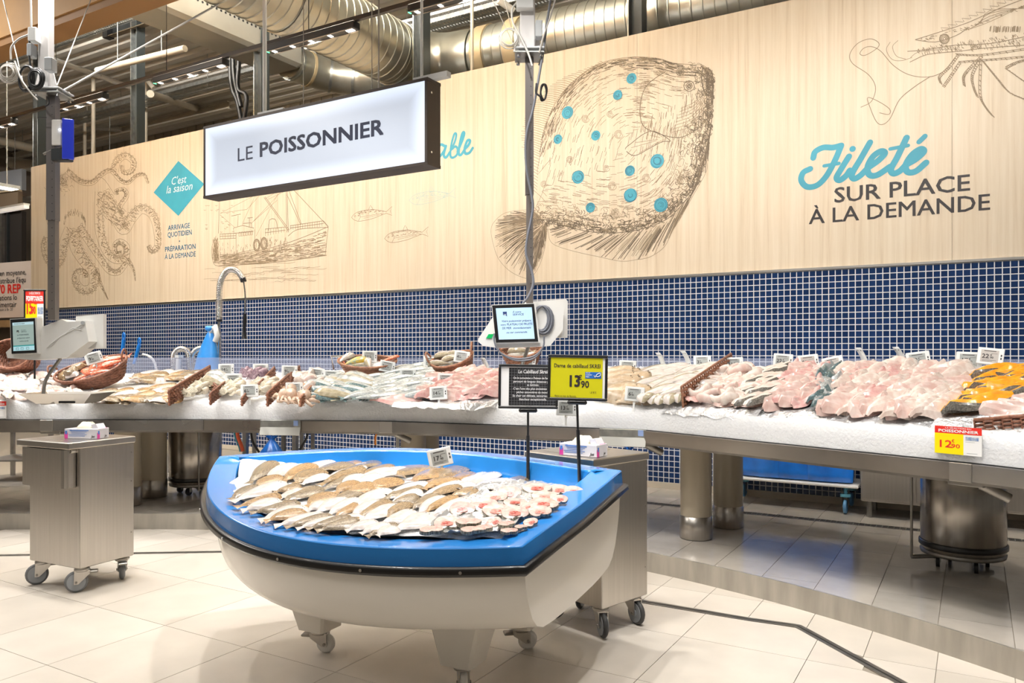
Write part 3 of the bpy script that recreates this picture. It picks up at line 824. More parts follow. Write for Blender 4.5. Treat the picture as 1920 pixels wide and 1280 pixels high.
# ================================================================== HALL BEHIND AND ABOVE
M_CLAD = mat('beige_cladding', (0.46, 0.4, 0.31), 0.6, var=0.1, scale=2)
M_DECK = mat('roof_deck', (0.74, 0.7, 0.62), 0.55, var=0.1, scale=1.5)
M_STRUCT = mat('structure_paint', (0.6, 0.54, 0.44), 0.5, var=0.12, scale=3)
# corrugated ceiling deck, ribs running along the wall
b = MB(); y = -4.0; pr = []
while y < 13:
    pr += [(y, 6.75), (y + 0.1, 6.75), (y + 0.14, 6.68), (y + 0.26, 6.68), (y + 0.3, 6.75)]; y += 0.3
vv = []; 
for (yy, zz) in pr: vv += [(-24, yy, zz), (4, yy, zz)]
b.add(vv, [(2 * i, 2 * i + 1, 2 * i + 3, 2 * i + 2) for i in range(len(pr) - 1)])
b.box((-10, 4.5, 6.86), (28, 17, 0.1))
ceil = tag(b.build('ceiling', M_DECK), kind='structure')
for px_, Y_, w_ in ((60, 8.6, .12), (175, 7.9, .1), (300, 10.5, .14)):      # purlins under the deck
    pass
b = MB(); b.box((-3, 12.0, 3.3), (12, 0.2, 7.0))
for k in range(70): b.box((-20 + k * 0.3, 11.885, 3.3), (0.14, 0.03, 7.0))
b.box((-14.5, 12.0, 3.3), (12, 0.2, 7.0))
wf = tag(b.build('wall_rear', M_CLAD), kind='structure')
b = MB(); b.box((-21.6, 4, 3.3), (0.2, 18, 7.0)); tag(b.build('wall_left', mat('dark_hall', (0.19, 0.15, 0.115), 0.6)), kind='structure')

def along_x(px0, py0, px1, py1, Y):                  # bar parallel to the wall, through two sighted points
    return aty(px0, py0, Y), aty(px1, py1, Y)
# posts that carry the wood panels
M_POSTD = mat('dark_post', (0.045, 0.052, 0.052), 0.4, 0.2)
for k, px_ in enumerate((67, 240, 478, 778, 1185)):
    X = -2.93 - 2.7 * (4 - k)
    lab = ['dark steel post at the far left end of the wood panelling', 'dark steel post rising behind the octopus end of the panelling', 'dark steel post behind the left part of the illuminated sign',
           'steel post behind the right end of the illuminated sign', 'steel post rising above the flatfish drawing'][k]
    t = thing('steel_post', lab, 'post', (X, 7.452, 0.125), group='posts behind the wood panelling')
    b = MB(); b.box((0, 0.0, 3.25), (0.13, 0.012, 6.5)); b.build('web', M_POSTD, t)
    for s_ in (-1, 1):
        b = MB(); b.box((s_ * 0.07, 0, 3.25), (0.014, 0.14, 6.5)); b.build('flange', M_GALV if s_ < 0 else M_POSTD, t)  # left flange paler, right flange dark like the web
    b = MB(); b.box((0, 0, 0.006), (0.16, 0.14, 0.012)); b.build('base_plate', M_GALV, t)
# lintel channel high up
a, e = along_x(212, 58, 405, 0, 7.46)
t = thing('steel_channel', 'dark steel channel beam high above the octopus end of the panelling', 'beam', a)
L = 14.0
b = MB(); b.box((L / 2, 0, 0), (L, 0.012, 0.22)); b.build('web', M_DARKMETAL, t)
for s_ in (-1, 1):
    b = MB(); b.box((L / 2, -0.045, s_ * 0.105), (L, 0.09, 0.012)); b.build('flange', mat('channel_edge', (0.2, 0.16, 0.11), 0.5), t)
b = MB(); b.box((-0.06, -0.04, 0), (0.12, 0.12, 0.24)); b.build('end_cap', M_BLACK, t)

# brown bulkhead at the upper left
M_BROWN = mat('brown_bulkhead', (0.5, 0.27, 0.085), 0.6, var=0.1, scale=3)
M_BROWND = mat('brown_bulkhead_edge', (0.32, 0.155, 0.045), 0.6)
t = thing('bulkhead', 'long warm brown bulkhead hanging under the roof at upper left', 'bulkhead', (-9.6, 4.1, 4.45))
b = MB(); b.box((0, 0.1, 0.35), (14, 0.2, 0.56)); b.build('fascia', M_BROWN, t)
b = MB(); b.box((0, 0.14, 0.04), (14, 0.24, 0.08)); b.build('lower_edge', M_BROWND, t)
b = MB(); b.box((0, 0.0, 0.645), (14, 0.34, 0.03)); b.build('ledge', mat('brown_ledge', (0.55, 0.36, 0.17), 0.6), t)
b = MB(); b.box((0, 0.2, 1.25), (14, 0.2, 1.2)); b.build('upper_board', mat('brown_upper', (0.56, 0.33, 0.13), 0.6), t)

# perforated supply duct running towards the panel, ending in a round elbow
M_DUCT = mat('spiral_duct', (0.56, 0.56, 0.49), 0.33, 0.85, col2=(0.44, 0.42, 0.34), scale=3, rvar=0.12, bump=0.05)
M_DUCTB = mat('duct_sealant', (0.5, 0.39, 0.23), 0.5, 0.4)
t = thing('perforated_duct', 'flat grey perforated air duct with a line of holes under the roof', 'duct', (-8.6, 6.65, 5.72))
b = MB(); b.bbox((0, 0, 0), (0.62, 3.1, 0.42), 0.05); b.build('shell', mat('grey_duct', (0.42, 0.4, 0.34), 0.45, 0.5, var=0.12, scale=2), t)
b = MB()
for k in range(44):
    for s_ in (-1, 1):
        c = Vector((s_ * 0.3112, -1.5 + k * 0.07, 0.08)); b.cyl(c - Vector((0.001, 0, 0)), c + Vector((0.001, 0, 0)), 0.016, n=8)
tag(b.build('air_hole', M_BLACK, t), kind='stuff')
b = MB()
for k in range(8): b.cyl((-0.31, -1.2 + k * .4, -0.19), (-0.31, -1.2 + k * .4, -0.185), 0.01, n=6)
t2 = thing('round_duct_elbow', 'short silver round duct elbow at the end of the perforated duct', 'duct', (-8.6, 8.21, 5.68))
P = [Vector((0, 0, 0)), Vector((0.0, 0.3, 0)), Vector((0.12, 0.62, -0.02)), Vector((0.4, 0.88, -0.05)), Vector((0.8, 1.0, -0.08)), Vector((2.4, 1.02, -0.1))]
C = spline(P, 5)
b = MB(); b.tube(C, 0.25, 20); b.build('shell', M_DUCT, t2)
for i in (1, 6, 11, 16, 21):
    d_ = (C[i + 1] - C[i]).normalized() * 0.02
    b = MB(); b.tube([C[i] - d_, C[i] + d_], 0.262, 20); b.build('band', M_DUCTB if i == 6 else M_GALV, t2)

def ribbed(b, p0, p1, r, pitch):
    p0 = Vector(p0); p1 = Vector(p1); L = (p1 - p0).length; d_ = (p1 - p0).normalized(); k = 0; x = 0
    pts = []; rr = []
    while x < L:
        pts += [p0 + d_ * (x + pitch * q_) for q_ in (0, .03, .84, .885, .9, .965, .98)]; rr += [r, r, r, r, r + .009, r + .009, r]
        x += pitch
    b.tube(pts, rr, 28)
t = thing('spiral_duct', 'large silver spiral duct coming down towards the panel at top centre', 'duct', (-6.1, 4.5, 5.08))
b = MB(); ribbed(b, (0, 0, 0), (0, 3.0, 0), 0.37, 0.12); b.build('shell', M_DUCT, t)
for yy in (1.2, 3.0): 
    b = MB(); b.tube([(0, yy, 0), (0, yy + .06, 0)], 0.388, 28); b.build('collar', M_GALV, t)
C = spline([(0, 2.95, 0), (0.06, 3.35, 0), (0.35, 3.62, -.01), (0.8, 3.68, -.02)], 5)
b = MB(); b.tube(C, 0.375, 28); b.build('elbow', M_DUCT, t)
t = thing('spiral_duct', 'large silver spiral duct lying along the top of the wood panelling', 'duct', (-5.25, 8.18, 5.06))
b = MB(); ribbed(b, (0, 0, 0), (8.0, 0, 0), 0.36, 0.12); b.build('shell', M_DUCT, t)
for xx in (0.05, 0.5, 3.75):
    b = MB(); b.tube([(xx, 0, 0), (xx + .16, 0, 0)], 0.379, 28); b.build('sealant_band', M_DUCTB, t)

# cable trays
def tray(name, lab, Y, z, x0, x1, w, m, lip=0.05):
    t = thing(name, lab, 'cable tray', (x0, Y, z))
    L = x1 - x0
    b = MB(); n = int(L / 0.05)
    for k in range(3): b.box((L / 2, (k - 1) * w * .36, 0), (L, w * .16, 0.004))
    for k in range(n): b.box((k * 0.05, 0, 0), (0.022, w, 0.003))
    tag(b.build('perforated_bed', m, t), kind='stuff')
    for s_ in (-1, 1):
        b = MB(); b.box((L / 2, s_ * w / 2, lip / 2), (L, 0.004, lip)); b.build('side_rail', m, t)
    for k in range(int(L / 1.8) + 1):
        b = MB(); b.cyl((0.3 + k * 1.8, w / 2 + .01, 0), (0.3 + k * 1.8, w / 2 + .01, 6.7 - z), 0.006, n=6); b.build('hanger_rod', M_GALV, t)
tray('cable_tray', 'wide grey perforated cable tray against the rear cladding', 9.0, 6.02, -15.5, 2, 0.32, M_GALV, 0.06)
tray('cable_tray', 'slim pale perforated cable tray in front of the wide grey one', 9.5, 6.45, -15, 2, 0.1, M_WHITEPAINT, 0.04)
tray('cable_tray', 'narrow grey cable tray close under the roof behind the bulkhead', 7.0, 6.3, -15.5, -9.6, 0.22, M_GALV, 0.05)
tray('cable_tray', 'second narrow grey cable tray under the roof nearer the bulkhead', 6.5, 6.32, -15.5, -9.6, 0.2, M_GALV, 0.05)
tray('cable_tray', 'pale cable tray low behind the left post under the pipes', 9.6, 4.85, -21, -13.9, 0.2, M_WHITEPAINT, 0.05)
# pipes
def pipe(lab, p0, p1, r, m=M_BEIGEPAINT, hang=2, cat='pipe', name='ceiling_pipe'):
    p0 = Vector(p0); p1 = Vector(p1)
    t = thing(name, lab, cat, p0)
    b = MB(); b.tube([(0, 0, 0), p1 - p0], r, 10); b.build('tube', m, t)
    for k in range(hang):
        q = (p1 - p0) * ((k + .5) / hang); top = 6.7 - p0.z
        if top > q.z + .1:
            b = MB(); b.tube([q + Vector((0, 0, -r * 1.1)), q + Vector((r * 1.15, 0, 0)), q + Vector((0, 0, r * 1.3)), Vector((q.x, q.y, top))], 0.006, 6); b.build('hanger', M_GALV, t)
    return t
a, e = along_x(182, 132, 347, 91, 7.0); pipe('cream sprinkler pipe hung on rods below the roof deck', a, e, 0.045)
a, e = along_x(60, 160, 182, 132, 7.0)
pipe('cream pipe stub pointing out from the rear cladding beside the sign', aty(282, 176, 8.0), aty(382, 208, 11.6), 0.06, hang=1)
pipe('pale pipe sloping across the roof behind the left post', aty(100, 112, 7.6), aty(262, 170, 9.5), 0.05, M_WHITEPAINT, 1)
pipe('thick pale pipe low behind the left post', aty(-10, 262, 9.5), aty(92, 285, 10.6), 0.1, M_BEIGEPAINT, 1)
pipe('thin pale pipe along the roof at the left edge of view', aty(-10, 145, 8.2), aty(60, 130, 8.2), 0.05, M_WHITEPAINT, 1)
pipe('second pale pipe along the roof at the left edge of view', aty(-10, 180, 9.2), aty(62, 205, 10.2), 0.06, M_WHITEPAINT, 1)
pipe('third pale pipe crossing the roof at the left edge of view', aty(-10, 225, 10.4), aty(230, 243, 11.0), 0.06, M_WHITEPAINT, 1)
pipe('grey beam sloping across the left edge of view above the far doorway', aty(-12, 300, 10.8), aty(66, 312, 11.2), 0.16, M_STRUCT, 0, 'beam', 'roof_beam')
for px_, y0, y1, Y, lab in ((175, 145, 290, 8.5, 'vertical cream conduit dropping behind the panel above the octopus'), (273, 143, 330, 9.3, 'vertical cream conduit dropping behind the panel above the teal diamond'), (159, 215, 292, 9.6, 'thin vertical grey conduit beside the blue display board'), (298, 88, 165, 9.6, 'short vertical cream pipe near the roof braces'), (885, -184, 150, 7.62, 'thin vertical cream conduit in front of the spiral duct')):
    pipe(lab, aty(px_, y0, Y), aty(px_, y1, Y), 0.035 if Y > 8 else .02, M_BEIGEPAINT, 0, 'conduit', 'conduit')
for q, (x0, y0, x1, y1, Y) in enumerate(((208, 68, 232, 100, 8.6), (245, 112, 288, 165, 9.0), (110, 30, 205, 70, 8.0), (40, 72, 100, 95, 8.8), (395, 10, 425, 45, 8.5), (935, 0, 962, 20, 8.6))):
    pipe('pale steel roof brace, %s from the left' % ORD[[3, 4, 2, 0, 5, 6][q] - (1 if [3, 4, 2, 0, 5, 6][q] > 1 else 0)], aty(x0, y0, Y), aty(x1, y1, Y + .2), 0.045, M_STRUCT, 0, 'brace', 'roof_brace')
for q, (x0, y0, x1, y1, Y) in enumerate(((-20, 112, 440, -14, 10.2), (-20, 165, 430, 60, 11.0), (560, 20, 1010, -80, 9.8))):
    t = thing('roof_purlin', ['pale roof purlin crossing above the perforated duct', 'pale roof purlin close to the rear cladding', 'pale roof purlin above the spiral ducts'][q], 'purlin', (0, 0, 0))
    a = aty(x0, y0, Y); e = aty(x1, y1, Y); a.z = e.z = min(6.55, (a.z + e.z) / 2)
    for dz in (-.07, .07):
        b = MB(); b.box(((a.x + e.x) / 2, Y, a.z + dz), (e.x - a.x, 0.1, 0.014)); b.build('flange', M_STRUCT, t)
    b = MB(); b.box(((a.x + e.x) / 2, Y, a.z), (e.x - a.x, 0.014, 0.14)); b.build('web', M_STRUCT, t)

# black cables dropping behind the sign
t = thing('cable_drop', 'pair of black flat cable ducts dropping behind the illuminated sign', 'cable', (0, 0, 0))
for pts in ([(430, -90), (430, 28), (431, 100), (434, 160), (445, 190), (452, 225)], [(444, -90), (445, 30), (448, 110), (446, 165), (462, 180), (458, 225)], [(437, -90), (437, 95), (440, 150), (444, 168), (452, 200)]):
    b = MB(); C = spline([aty(x, y, 7.8) for x, y in pts], 5); b.tube(C, 0.032, 6); b.build('flat_cable', M_BLACK, t)

# lighting track with linear spotlight bars
t = thing('lighting_track', 'black lighting track running along above the fish counter', 'light track', (-5.0, TRACK_Y, TRACK_Z + 0.03))
b = MB(); b.box((0, 0, 0), (12.6, 0.035, 0.035)); b.build('rail', M_BLACK, t)
for k in range(7):
    b = MB(); b.cyl((-5.6 + k * 1.9, 0, 0), (-5.6 + k * 1.9, 0, 2.55), 0.004, n=6); b.build('suspension_wire', M_DARKMETAL, t)
M_LED = mat('led_lens', (1.0, 0.93, 0.85), 0.3, emit=9)
M_LEDG = mat('green_pilot_led', (0.1, 1.0, 0.35), 0.3, emit=3)
M_LENSEDGE = mat('lens_edge', (0.75, 0.62, 0.5), 0.3)
for k, x in enumerate(TRACK_X):
    if k == 6: continue
    t = thing('spotlight_bar', 'black linear spotlight bar on the track, %s from the left' % ORD[k], 'spotlight', (x, TRACK_Y, TRACK_Z), group='spotlight bars on the track')
    b = MB(); b.bbox((0, 0, -0.022), (1.02, 0.085, 0.06), 0.006); b.build('housing', M_BLACK, t)
    b = MB()
    for s_ in (-1, 1): b.box((0, s_ * 0.036, -0.055), (0.98, 0.004, 0.006))
    b.build('lens_edge', M_LENSEDGE, t)
    for q in range(5):
        b = MB(); b.box((-0.44 + q * .22, 0, -0.0535), (0.03 if q < 4 else .07, 0.04, 0.003)); b.build('led', M_LED, t)
    b = MB(); b.box((-0.5, -0.02, -0.05), (0.012, 0.03, 0.01)); b.build('pilot_led', M_LEDG, t)

# ------------------------------------------------------------------ left background
t = thing('charity_banner', 'pale banner with black and red lettering beyond the left end of the wall', 'banner', (0, 0, 0))
a = atd(-45, 496, 15.0); e = atd(70, 502, 14.3); rt = Vector((e.x - a.x, e.y - a.y, 0)).normalized(); W = (e - a).length
Mx = upright(a, rt, WU)
hgt = 103 * 14.7 / 1474
b = MB(); b.box((W / 2, -hgt / 2, -0.02), (W, hgt, 0.04), M=Mx); b.build('panel', mat('banner_pink', (0.72, 0.62, 0.55), 0.6), t)
def btxt(s, px_, py_, hpx, m, bold=0.01):
    k = 14.6 / 1474; o_ = Mx @ Matrix.Translation(((px_ + 45) * k, -(py_ - 496 - (px_ + 45) * .04) * k, 0.004))
    text(s, hpx * k / .72, m, t, o_, bold=bold)
btxt("ur en moyenne,", 8, 523, 10.5, M_CHAR); btxt("redistribue l'\u00e9qu", 4, 537, 10.5, M_CHAR); btxt("970 REP", 5, 556, 17, M_RED, 0.03)
btxt("ociations lo", 7, 569, 10.5, M_CHAR); btxt("e alimentair", 4, 582, 10.5, M_CHAR); btxt("rs magasin \u00e0 fin 20", 6, 589, 5.5, M_CHAR, 0)
t = thing('checkout_portal', 'dark doorway with grey mullions beyond the left end of the wall', 'doorway', (0, 0, 0))
a = atd(-60, 430, 17); Mx = upright(a, rt, WU); k = 17 / 1474
b = MB(); b.box((70 * k, -40 * k, -0.1), (150 * k, 130 * k, 0.1), M=Mx); b.build('opening', mat('dark_opening', (0.018, 0.013, 0.01), 0.7), t)
b = MB(); b.box((95 * k, -40 * k, -0.02), (6 * k, 130 * k, 0.06), M=Mx); b.build('mullion', M_STEELD, t)
b = MB(); b.box((112 * k, -40 * k, -0.02), (2 * k, 130 * k, 0.06), M=Mx); b.build('mullion', M_DARKMETAL, t)
b = MB(); b.box((70 * k, 42 * k, -0.02), (150 * k, 34 * k, 0.1), M=Mx); b.build('lintel', mat('portal_brown', (0.17, 0.12, 0.075), 0.6), t)
b = MB(); b.box((70 * k, 61 * k, -0.0), (150 * k, 3 * k, 0.12), M=Mx); b.build('trim', mat('portal_trim', (0.5, 0.4, 0.27), 0.6), t)
b = MB(); b.box((70 * k, 82 * k, -0.1), (150 * k, 38 * k, 0.1), M=Mx); b.build('header', mat('portal_grey', (0.22, 0.23, 0.25), 0.6), t)
t = thing('hanging_luminaire', 'flat white luminaire hanging in the hall at the left edge', 'lamp', atd(11, 350, 12))
b = MB(); b.box((0, 0, 0), (0.24, 0.3, 0.05)); b.build('housing', M_GREYP, t)
b = MB(); b.box((0, 0, -0.028), (0.2, 0.26, 0.006)); b.build('diffuser', mat('luminaire_glow', (1, .95, .85), .4, emit=5), t)
b = MB(); b.cyl((0.03, 0, 0.02), (0.03, 0, 2.2), 0.008, n=6); b.build('rod', M_GREYP, t)
t = thing('tube_light', 'long white strip light under the ceiling beyond the banner', 'lamp', atd(0, 396, 13))
b = MB(); b.box((0, 0, 0), (1.6, 0.08, 0.05)); b.build('diffuser', mat('strip_glow', (1, .96, .9), .4, emit=.35), t)
b = MB(); b.box((0, 0, .04), (1.6, 0.1, 0.03)); b.build('housing', M_WHITEP, t)
t = thing('checkout_desk', 'brown checkout counter under the banner at the left edge', 'counter', (0, 0, 0))
a = atd(-50, 603, 14.6); Mx = upright(a, rt, WU); k = 14.6 / 1474
b = MB(); b.box((62 * k, -6 * k, -0.05), (125 * k, 12 * k, 0.5), M=Mx); b.build('worktop', mat('desk_wood', (0.36, 0.22, 0.1), 0.5), t)
b = MB(); b.box((62 * k, -25 * k, -0.2), (125 * k, 30 * k, 0.3), M=Mx); b.build('front', mat('desk_dark', (0.1, 0.07, 0.045), 0.5), t)
b = MB(); b.box((62 * k, -110 * k, -0.2), (125 * k, 140 * k, 0.3), M=Mx); b.build('base', mat('desk_base', (0.2, 0.17, 0.14), 0.5), t)
b = MB(); b.box((70 * k, -60 * k, -0.03), (5 * k, 40 * k, 0.06), M=Mx); b.build('upright', mat('desk_wood2', (0.36, 0.2, 0.09), 0.5), t)

# ------------------------------------------------------------------ illuminated sign
SY = 4.5
a = aty(384, 238, SY); e = aty(797, 153, SY); zb = aty(384, 367, SY).z
x0, x1, zt = a.x, e.x, (a.z + e.z) / 2
zb = (aty(384, 367, SY).z + aty(797, 305, SY).z) / 2
W, Hh = x1 - x0, zt - zb
t = thing('illuminated_sign', 'long backlit white sign reading LE POISSONNIER in a dark frame', 'sign', (x0, SY, zb))
D = 0.16
M_FRAME = mat('sign_frame', (0.055, 0.042, 0.035), 0.4, 0.5)
fr = 0.022
for nm, c, s_ in (('frame_top', (W / 2, D / 2, Hh + fr / 2 - .004), (W + 2 * fr, D, fr)), ('frame_bottom', (W / 2, D / 2, -fr / 2 + .004), (W + 2 * fr, D, fr)),
                  ('frame_side', (-fr / 2 + .004, D / 2, Hh / 2), (fr, D, Hh)), ('frame_side', (W + fr / 2 - .004, D / 2, Hh / 2), (fr, D, Hh))):
    b = MB(); b.box(c, s_); b.build(nm, M_FRAME, t)
b = MB(); b.box((W / 2, D - .01, Hh / 2), (W, 0.012, Hh)); b.build('back_panel', M_FRAME, t)
def glow_mat():
    m = bpy.data.materials.new('lit_sign_face'); m.use_nodes = True
    nt = m.node_tree; bs = nt.nodes['Principled BSDF']; bs.inputs['Base Color'].default_value = (.25, .27, .3, 1); bs.inputs['Roughness'].default_value = .25
    bs.inputs['Emission Color'].default_value = (0.74, 0.83, 1.0, 1)
    tc = nt.nodes.new('ShaderNodeTexCoord'); sp_ = nt.nodes.new('ShaderNodeSeparateXYZ'); nt.links.new(tc.outputs['Generated'], sp_.inputs[0])
    def edge(sock, k):
        a_ = nt.nodes.new('ShaderNodeMath'); a_.operation = 'SUBTRACT'; nt.links.new(sp_.outputs[sock], a_.inputs[0]); a_.inputs[1].default_value = .5
        b_ = nt.nodes.new('ShaderNodeMath'); b_.operation = 'ABSOLUTE'; nt.links.new(a_.outputs[0], b_.inputs[0])
        c_ = nt.nodes.new('ShaderNodeMapRange'); nt.links.new(b_.outputs[0], c_.inputs[0]); c_.inputs[1].default_value = .5 - k; c_.inputs[2].default_value = .5; c_.interpolation_type = 'SMOOTHSTEP'
        return c_.outputs[0]
    mx = nt.nodes.new('ShaderNodeMath'); mx.operation = 'MAXIMUM'; nt.links.new(edge('X', .07), mx.inputs[0]); nt.links.new(edge('Z', .25), mx.inputs[1])
    mr = nt.nodes.new('ShaderNodeMapRange'); mr.inputs[3].default_value = .42; mr.inputs[4].default_value = .8; nt.links.new(mx.outputs[0], mr.inputs[0])
    nt.links.new(mr.outputs[0], bs.inputs['Emission Strength'])
    return m
b = MB(); b.box((W / 2, 0.008, Hh / 2), (W, 0.008, Hh)); b.build('lit_face', glow_mat(), t)
Ms = Matrix(((1, 0, 0, 0), (0, 0, -1, 0), (0, 1, 0, 0), (0, 0, 0, 1)))
def stext(s, p0, p1, yb, yt, m, bold):
    A = aty(p0[0], p0[1], SY); B = aty(p1[0], p1[1], SY)
    h = aty(p0[0], yt, SY).z - aty(p0[0], yb, SY).z
    o_ = Matrix.Translation((A.x - x0, 0.0025, A.z - zb)) @ Ms
    text(s, h / .72, m, t, o_, bold=bold, width=B.x - A.x)
stext('LE', (443, 303), (471, 298), 303, 277, M_NAVY, 0.0)
stext('POISSONNIER', (485, 294), (715, 258), 294, 267, M_NAVY, 0.032)
for q, px_ in enumerate((482, 778)):
    X = aty(px_, 200, SY).x - x0
    b = MB(); b.cyl((X, D * .5, Hh + .02), (X, D * .5, 6.7 - zb), 0.017 if q == 0 else .01, n=10); b.build('suspension_tube', M_WHITEP, t)
    b = MB(); b.box((X + .09, D * .5, Hh + fr + .015), (0.3, 0.05, 0.04)); b.build('bracket', M_WHITEP, t)
for px_ in (555, 684, 697):
    X = aty(px_, 180, SY).x - x0
    b = MB(); b.cyl((X, D * .5, Hh + .01), (X, D * .5, 6.7 - zb), 0.0035 if px_ != 697 else .006, n=6); b.build('suspension_wire', M_STEELD, t)
for zz in (.08, Hh - .08):
    b = MB(); b.cyl((W + fr - .004, D * .3, zz), (W + fr + .001, D * .3, zz), 0.008, n=8); b.build('screw', M_CHROME, t)
# ================================================================== FISH COUNTER
from mathutils import noise
FP = [Vector(p) for p in [(-8.6, 2.09), (-6.23, 3.482), (-5.2, 4.09), (-3.85, 4.715), (-1.942, 5.03), (-0.018, 4.266), (1.3, 3.58)]]
def off(t):                                          # mitred offset of the front line, away from the customers
    out = []
    for i, p in enumerate(FP):
        ns = []
        for a, c in ((i - 1, i), (i, i + 1)):
            if a < 0 or c >= len(FP): continue
            d_ = (FP[c] - FP[a]).normalized(); ns.append(Vector((-d_.y, d_.x)))
        n = sum(ns, Vector((0, 0))) / len(ns)
        out.append(p + n * (t / n.length_squared))
    return out
def st(x, y):                                        # (distance behind the front line, outward normal, tangent)
    best = None; p = Vector((x, y))
    for i in range(len(FP) - 1):
        a, c = FP[i], FP[i + 1]; d_ = c - a; L = d_.length; u = d_ / L; f = max(0, min(L, (p - a).dot(u)))
        q = a + u * f; dd = (p - q).length
        if best is None or dd < best[0]:
            n = Vector((-u.y, u.x)); best = (dd, (p - q).dot(n), n, u)
    sg = 1 if best[1] >= 0 else -1
    return best[0] * sg, best[2], best[3]
ZF = 1.05; DEP = 1.1
def zb_at(x): return interp([-6, -4, -2], [1.245, 1.285, 1.325], x)
def ice_z(x, y):
    t, n, u = st(x, y)
    f = max(0, min(1, t / DEP))
    return ZF + (zb_at(x) - ZF) * f ** 0.9
def ice_hit(px, py):
    r = ray(px, py); k0 = 2.5; prev = None
    for i in range(160):
        k = k0 + i * 0.05; p = Vector((r.x * k, r.y * k, CH + r.z * k))
        t, n, u = st(p.x, p.y)
        if t < -0.3: continue
        if p.z <= ice_z(p.x, p.y) or t > DEP:
            lo, hi = k - 0.05, k
            for _ in range(10):
                m = (lo + hi) / 2; p = Vector((r.x * m, r.y * m, CH + r.z * m))
                if p.z <= ice_z(p.x, p.y) or st(p.x, p.y)[0] > DEP: hi = m
                else: lo = m
            p = Vector((r.x * hi, r.y * hi, 0)); p.z = ice_z(p.x, p.y)
            return p
    return Vector((r.x * 6, r.y * 6, ice_z(r.x * 6, r.y * 6)))
def ice_n(p):
    t, n, u = st(p.x, p.y); s_ = (zb_at(p.x) - ZF) / DEP
    return Vector((-n.x * s_, -n.y * s_, 1)).normalized()

def slab(b, i, t0, t1, z0, z1, g0=0.0, g1=0.0, mi=0, f0=0.0, f1=1.0):   # segment i between two offsets, shortened by gaps
    A = off(t0); B = off(t1)
    d_ = (FP[i + 1] - FP[i]); L = d_.length
    ga, gb = f0 + g0 / L, f1 - g1 / L
    q = [A[i].lerp(A[i + 1], ga), A[i].lerp(A[i + 1], gb), B[i].lerp(B[i + 1], gb), B[i].lerp(B[i + 1], ga)]
    b.prism([(p.x, p.y) for p in q], z0, z1, mi)

M_FASC = [mat('fascia_steel_a', (0.55, 0.51, 0.46), 0.3, 1.0, col2=(0.4, 0.36, 0.32), scale=1.4, rvar=0.1, lo=.42, hi=.58), mat('fascia_steel_b', (0.58, 0.56, 0.54), 0.26, 1.0, col2=(0.38, 0.36, 0.35), scale=1.1, rvar=0.08, lo=.45, hi=.55)]
ct = thing('fish_counter', 'long curved steel fish counter with clear front panes in front of the blue mosaic', 'counter', (0, 0, 0))
for i in range(len(FP) - 1):
    b = MB(); slab(b, i, -0.03, 0.02, 0.82, 0.9, .002, .002); b.build('fascia', M_FASC[i % 2], ct)
    b = MB(); slab(b, i, 0.0, 0.006, 0.9, 1.06, .003, .003); b.build('front_pane', M_CLEAR, ct)
    b = MB(); slab(b, i, 0.02, 1.14, 0.80, 0.86); b.build('trough', M_STEELD, ct)
    b = MB(); slab(b, i, 1.11, 1.14, 0.86, 1.19); b.build('back_panel', M_STEELD, ct)
    b = MB(); slab(b, i, 1.15, 1.156, 1.12, 1.385, .004, .004); b.build('back_screen', M_CLEAR2, ct)
for i in (1, 3, 4, 5):
    p = off(-0.032)[i]; d_ = (FP[i] - FP[i - 1]).normalized()
    b = MB(); M = frame(Vector((p.x, p.y, 0.858)), Vector((d_.x, d_.y, 0))); b.bbox((-0.03, 0, 0), (0.1, 0.008, 0.088), .002, M=M); b.build('joint_cover', M_STEELH, ct)
    b = MB(); b.bbox((-.03, 0.12, -0.055), (0.16, 0.14, 0.03), .004, M=M); b.cyl((0.02, .1, -.06), (.12, .16, -.12), .024, n=10, M=M); b.build('drain_elbow', M_STEELD, ct)
M_RAIL = mat('rail_grey', (.4, .4, .37), .5, .4)
for px_, i in ((489, 2), (1168, 3)):
    p = atz(px_, 797 if px_ < 600 else 806, .9); t_, n_, u_ = st(p.x, p.y); c = Vector((p.x, p.y)) - n_ * (t_ + 0.045)
    M = frame(Vector((c.x, c.y, 0.86)), Vector((u_.x, u_.y, 0)))
    b = MB(); b.bbox((0, 0, 0.02), (0.32, 0.012, 0.055), .003, M=M); b.build('ticket_rail', M_GALV, ct)
    b = MB(); M2 = M @ Matrix.Translation((0, -0.012, -0.035)) @ Matrix.Rotation(-0.35, 4, 'X'); b.bbox((0, 0, 0), (0.32, 0.006, 0.07), .002, M=M2); b.build('ticket_flap', M_RAIL, ct)
    b = MB(); b.box((0.125, -.0075, .025), (0.036, 0.003, 0.04), M=M); b.build('blue_sticker', mat('faded_blue', (.25, .35, .62), .5), ct)

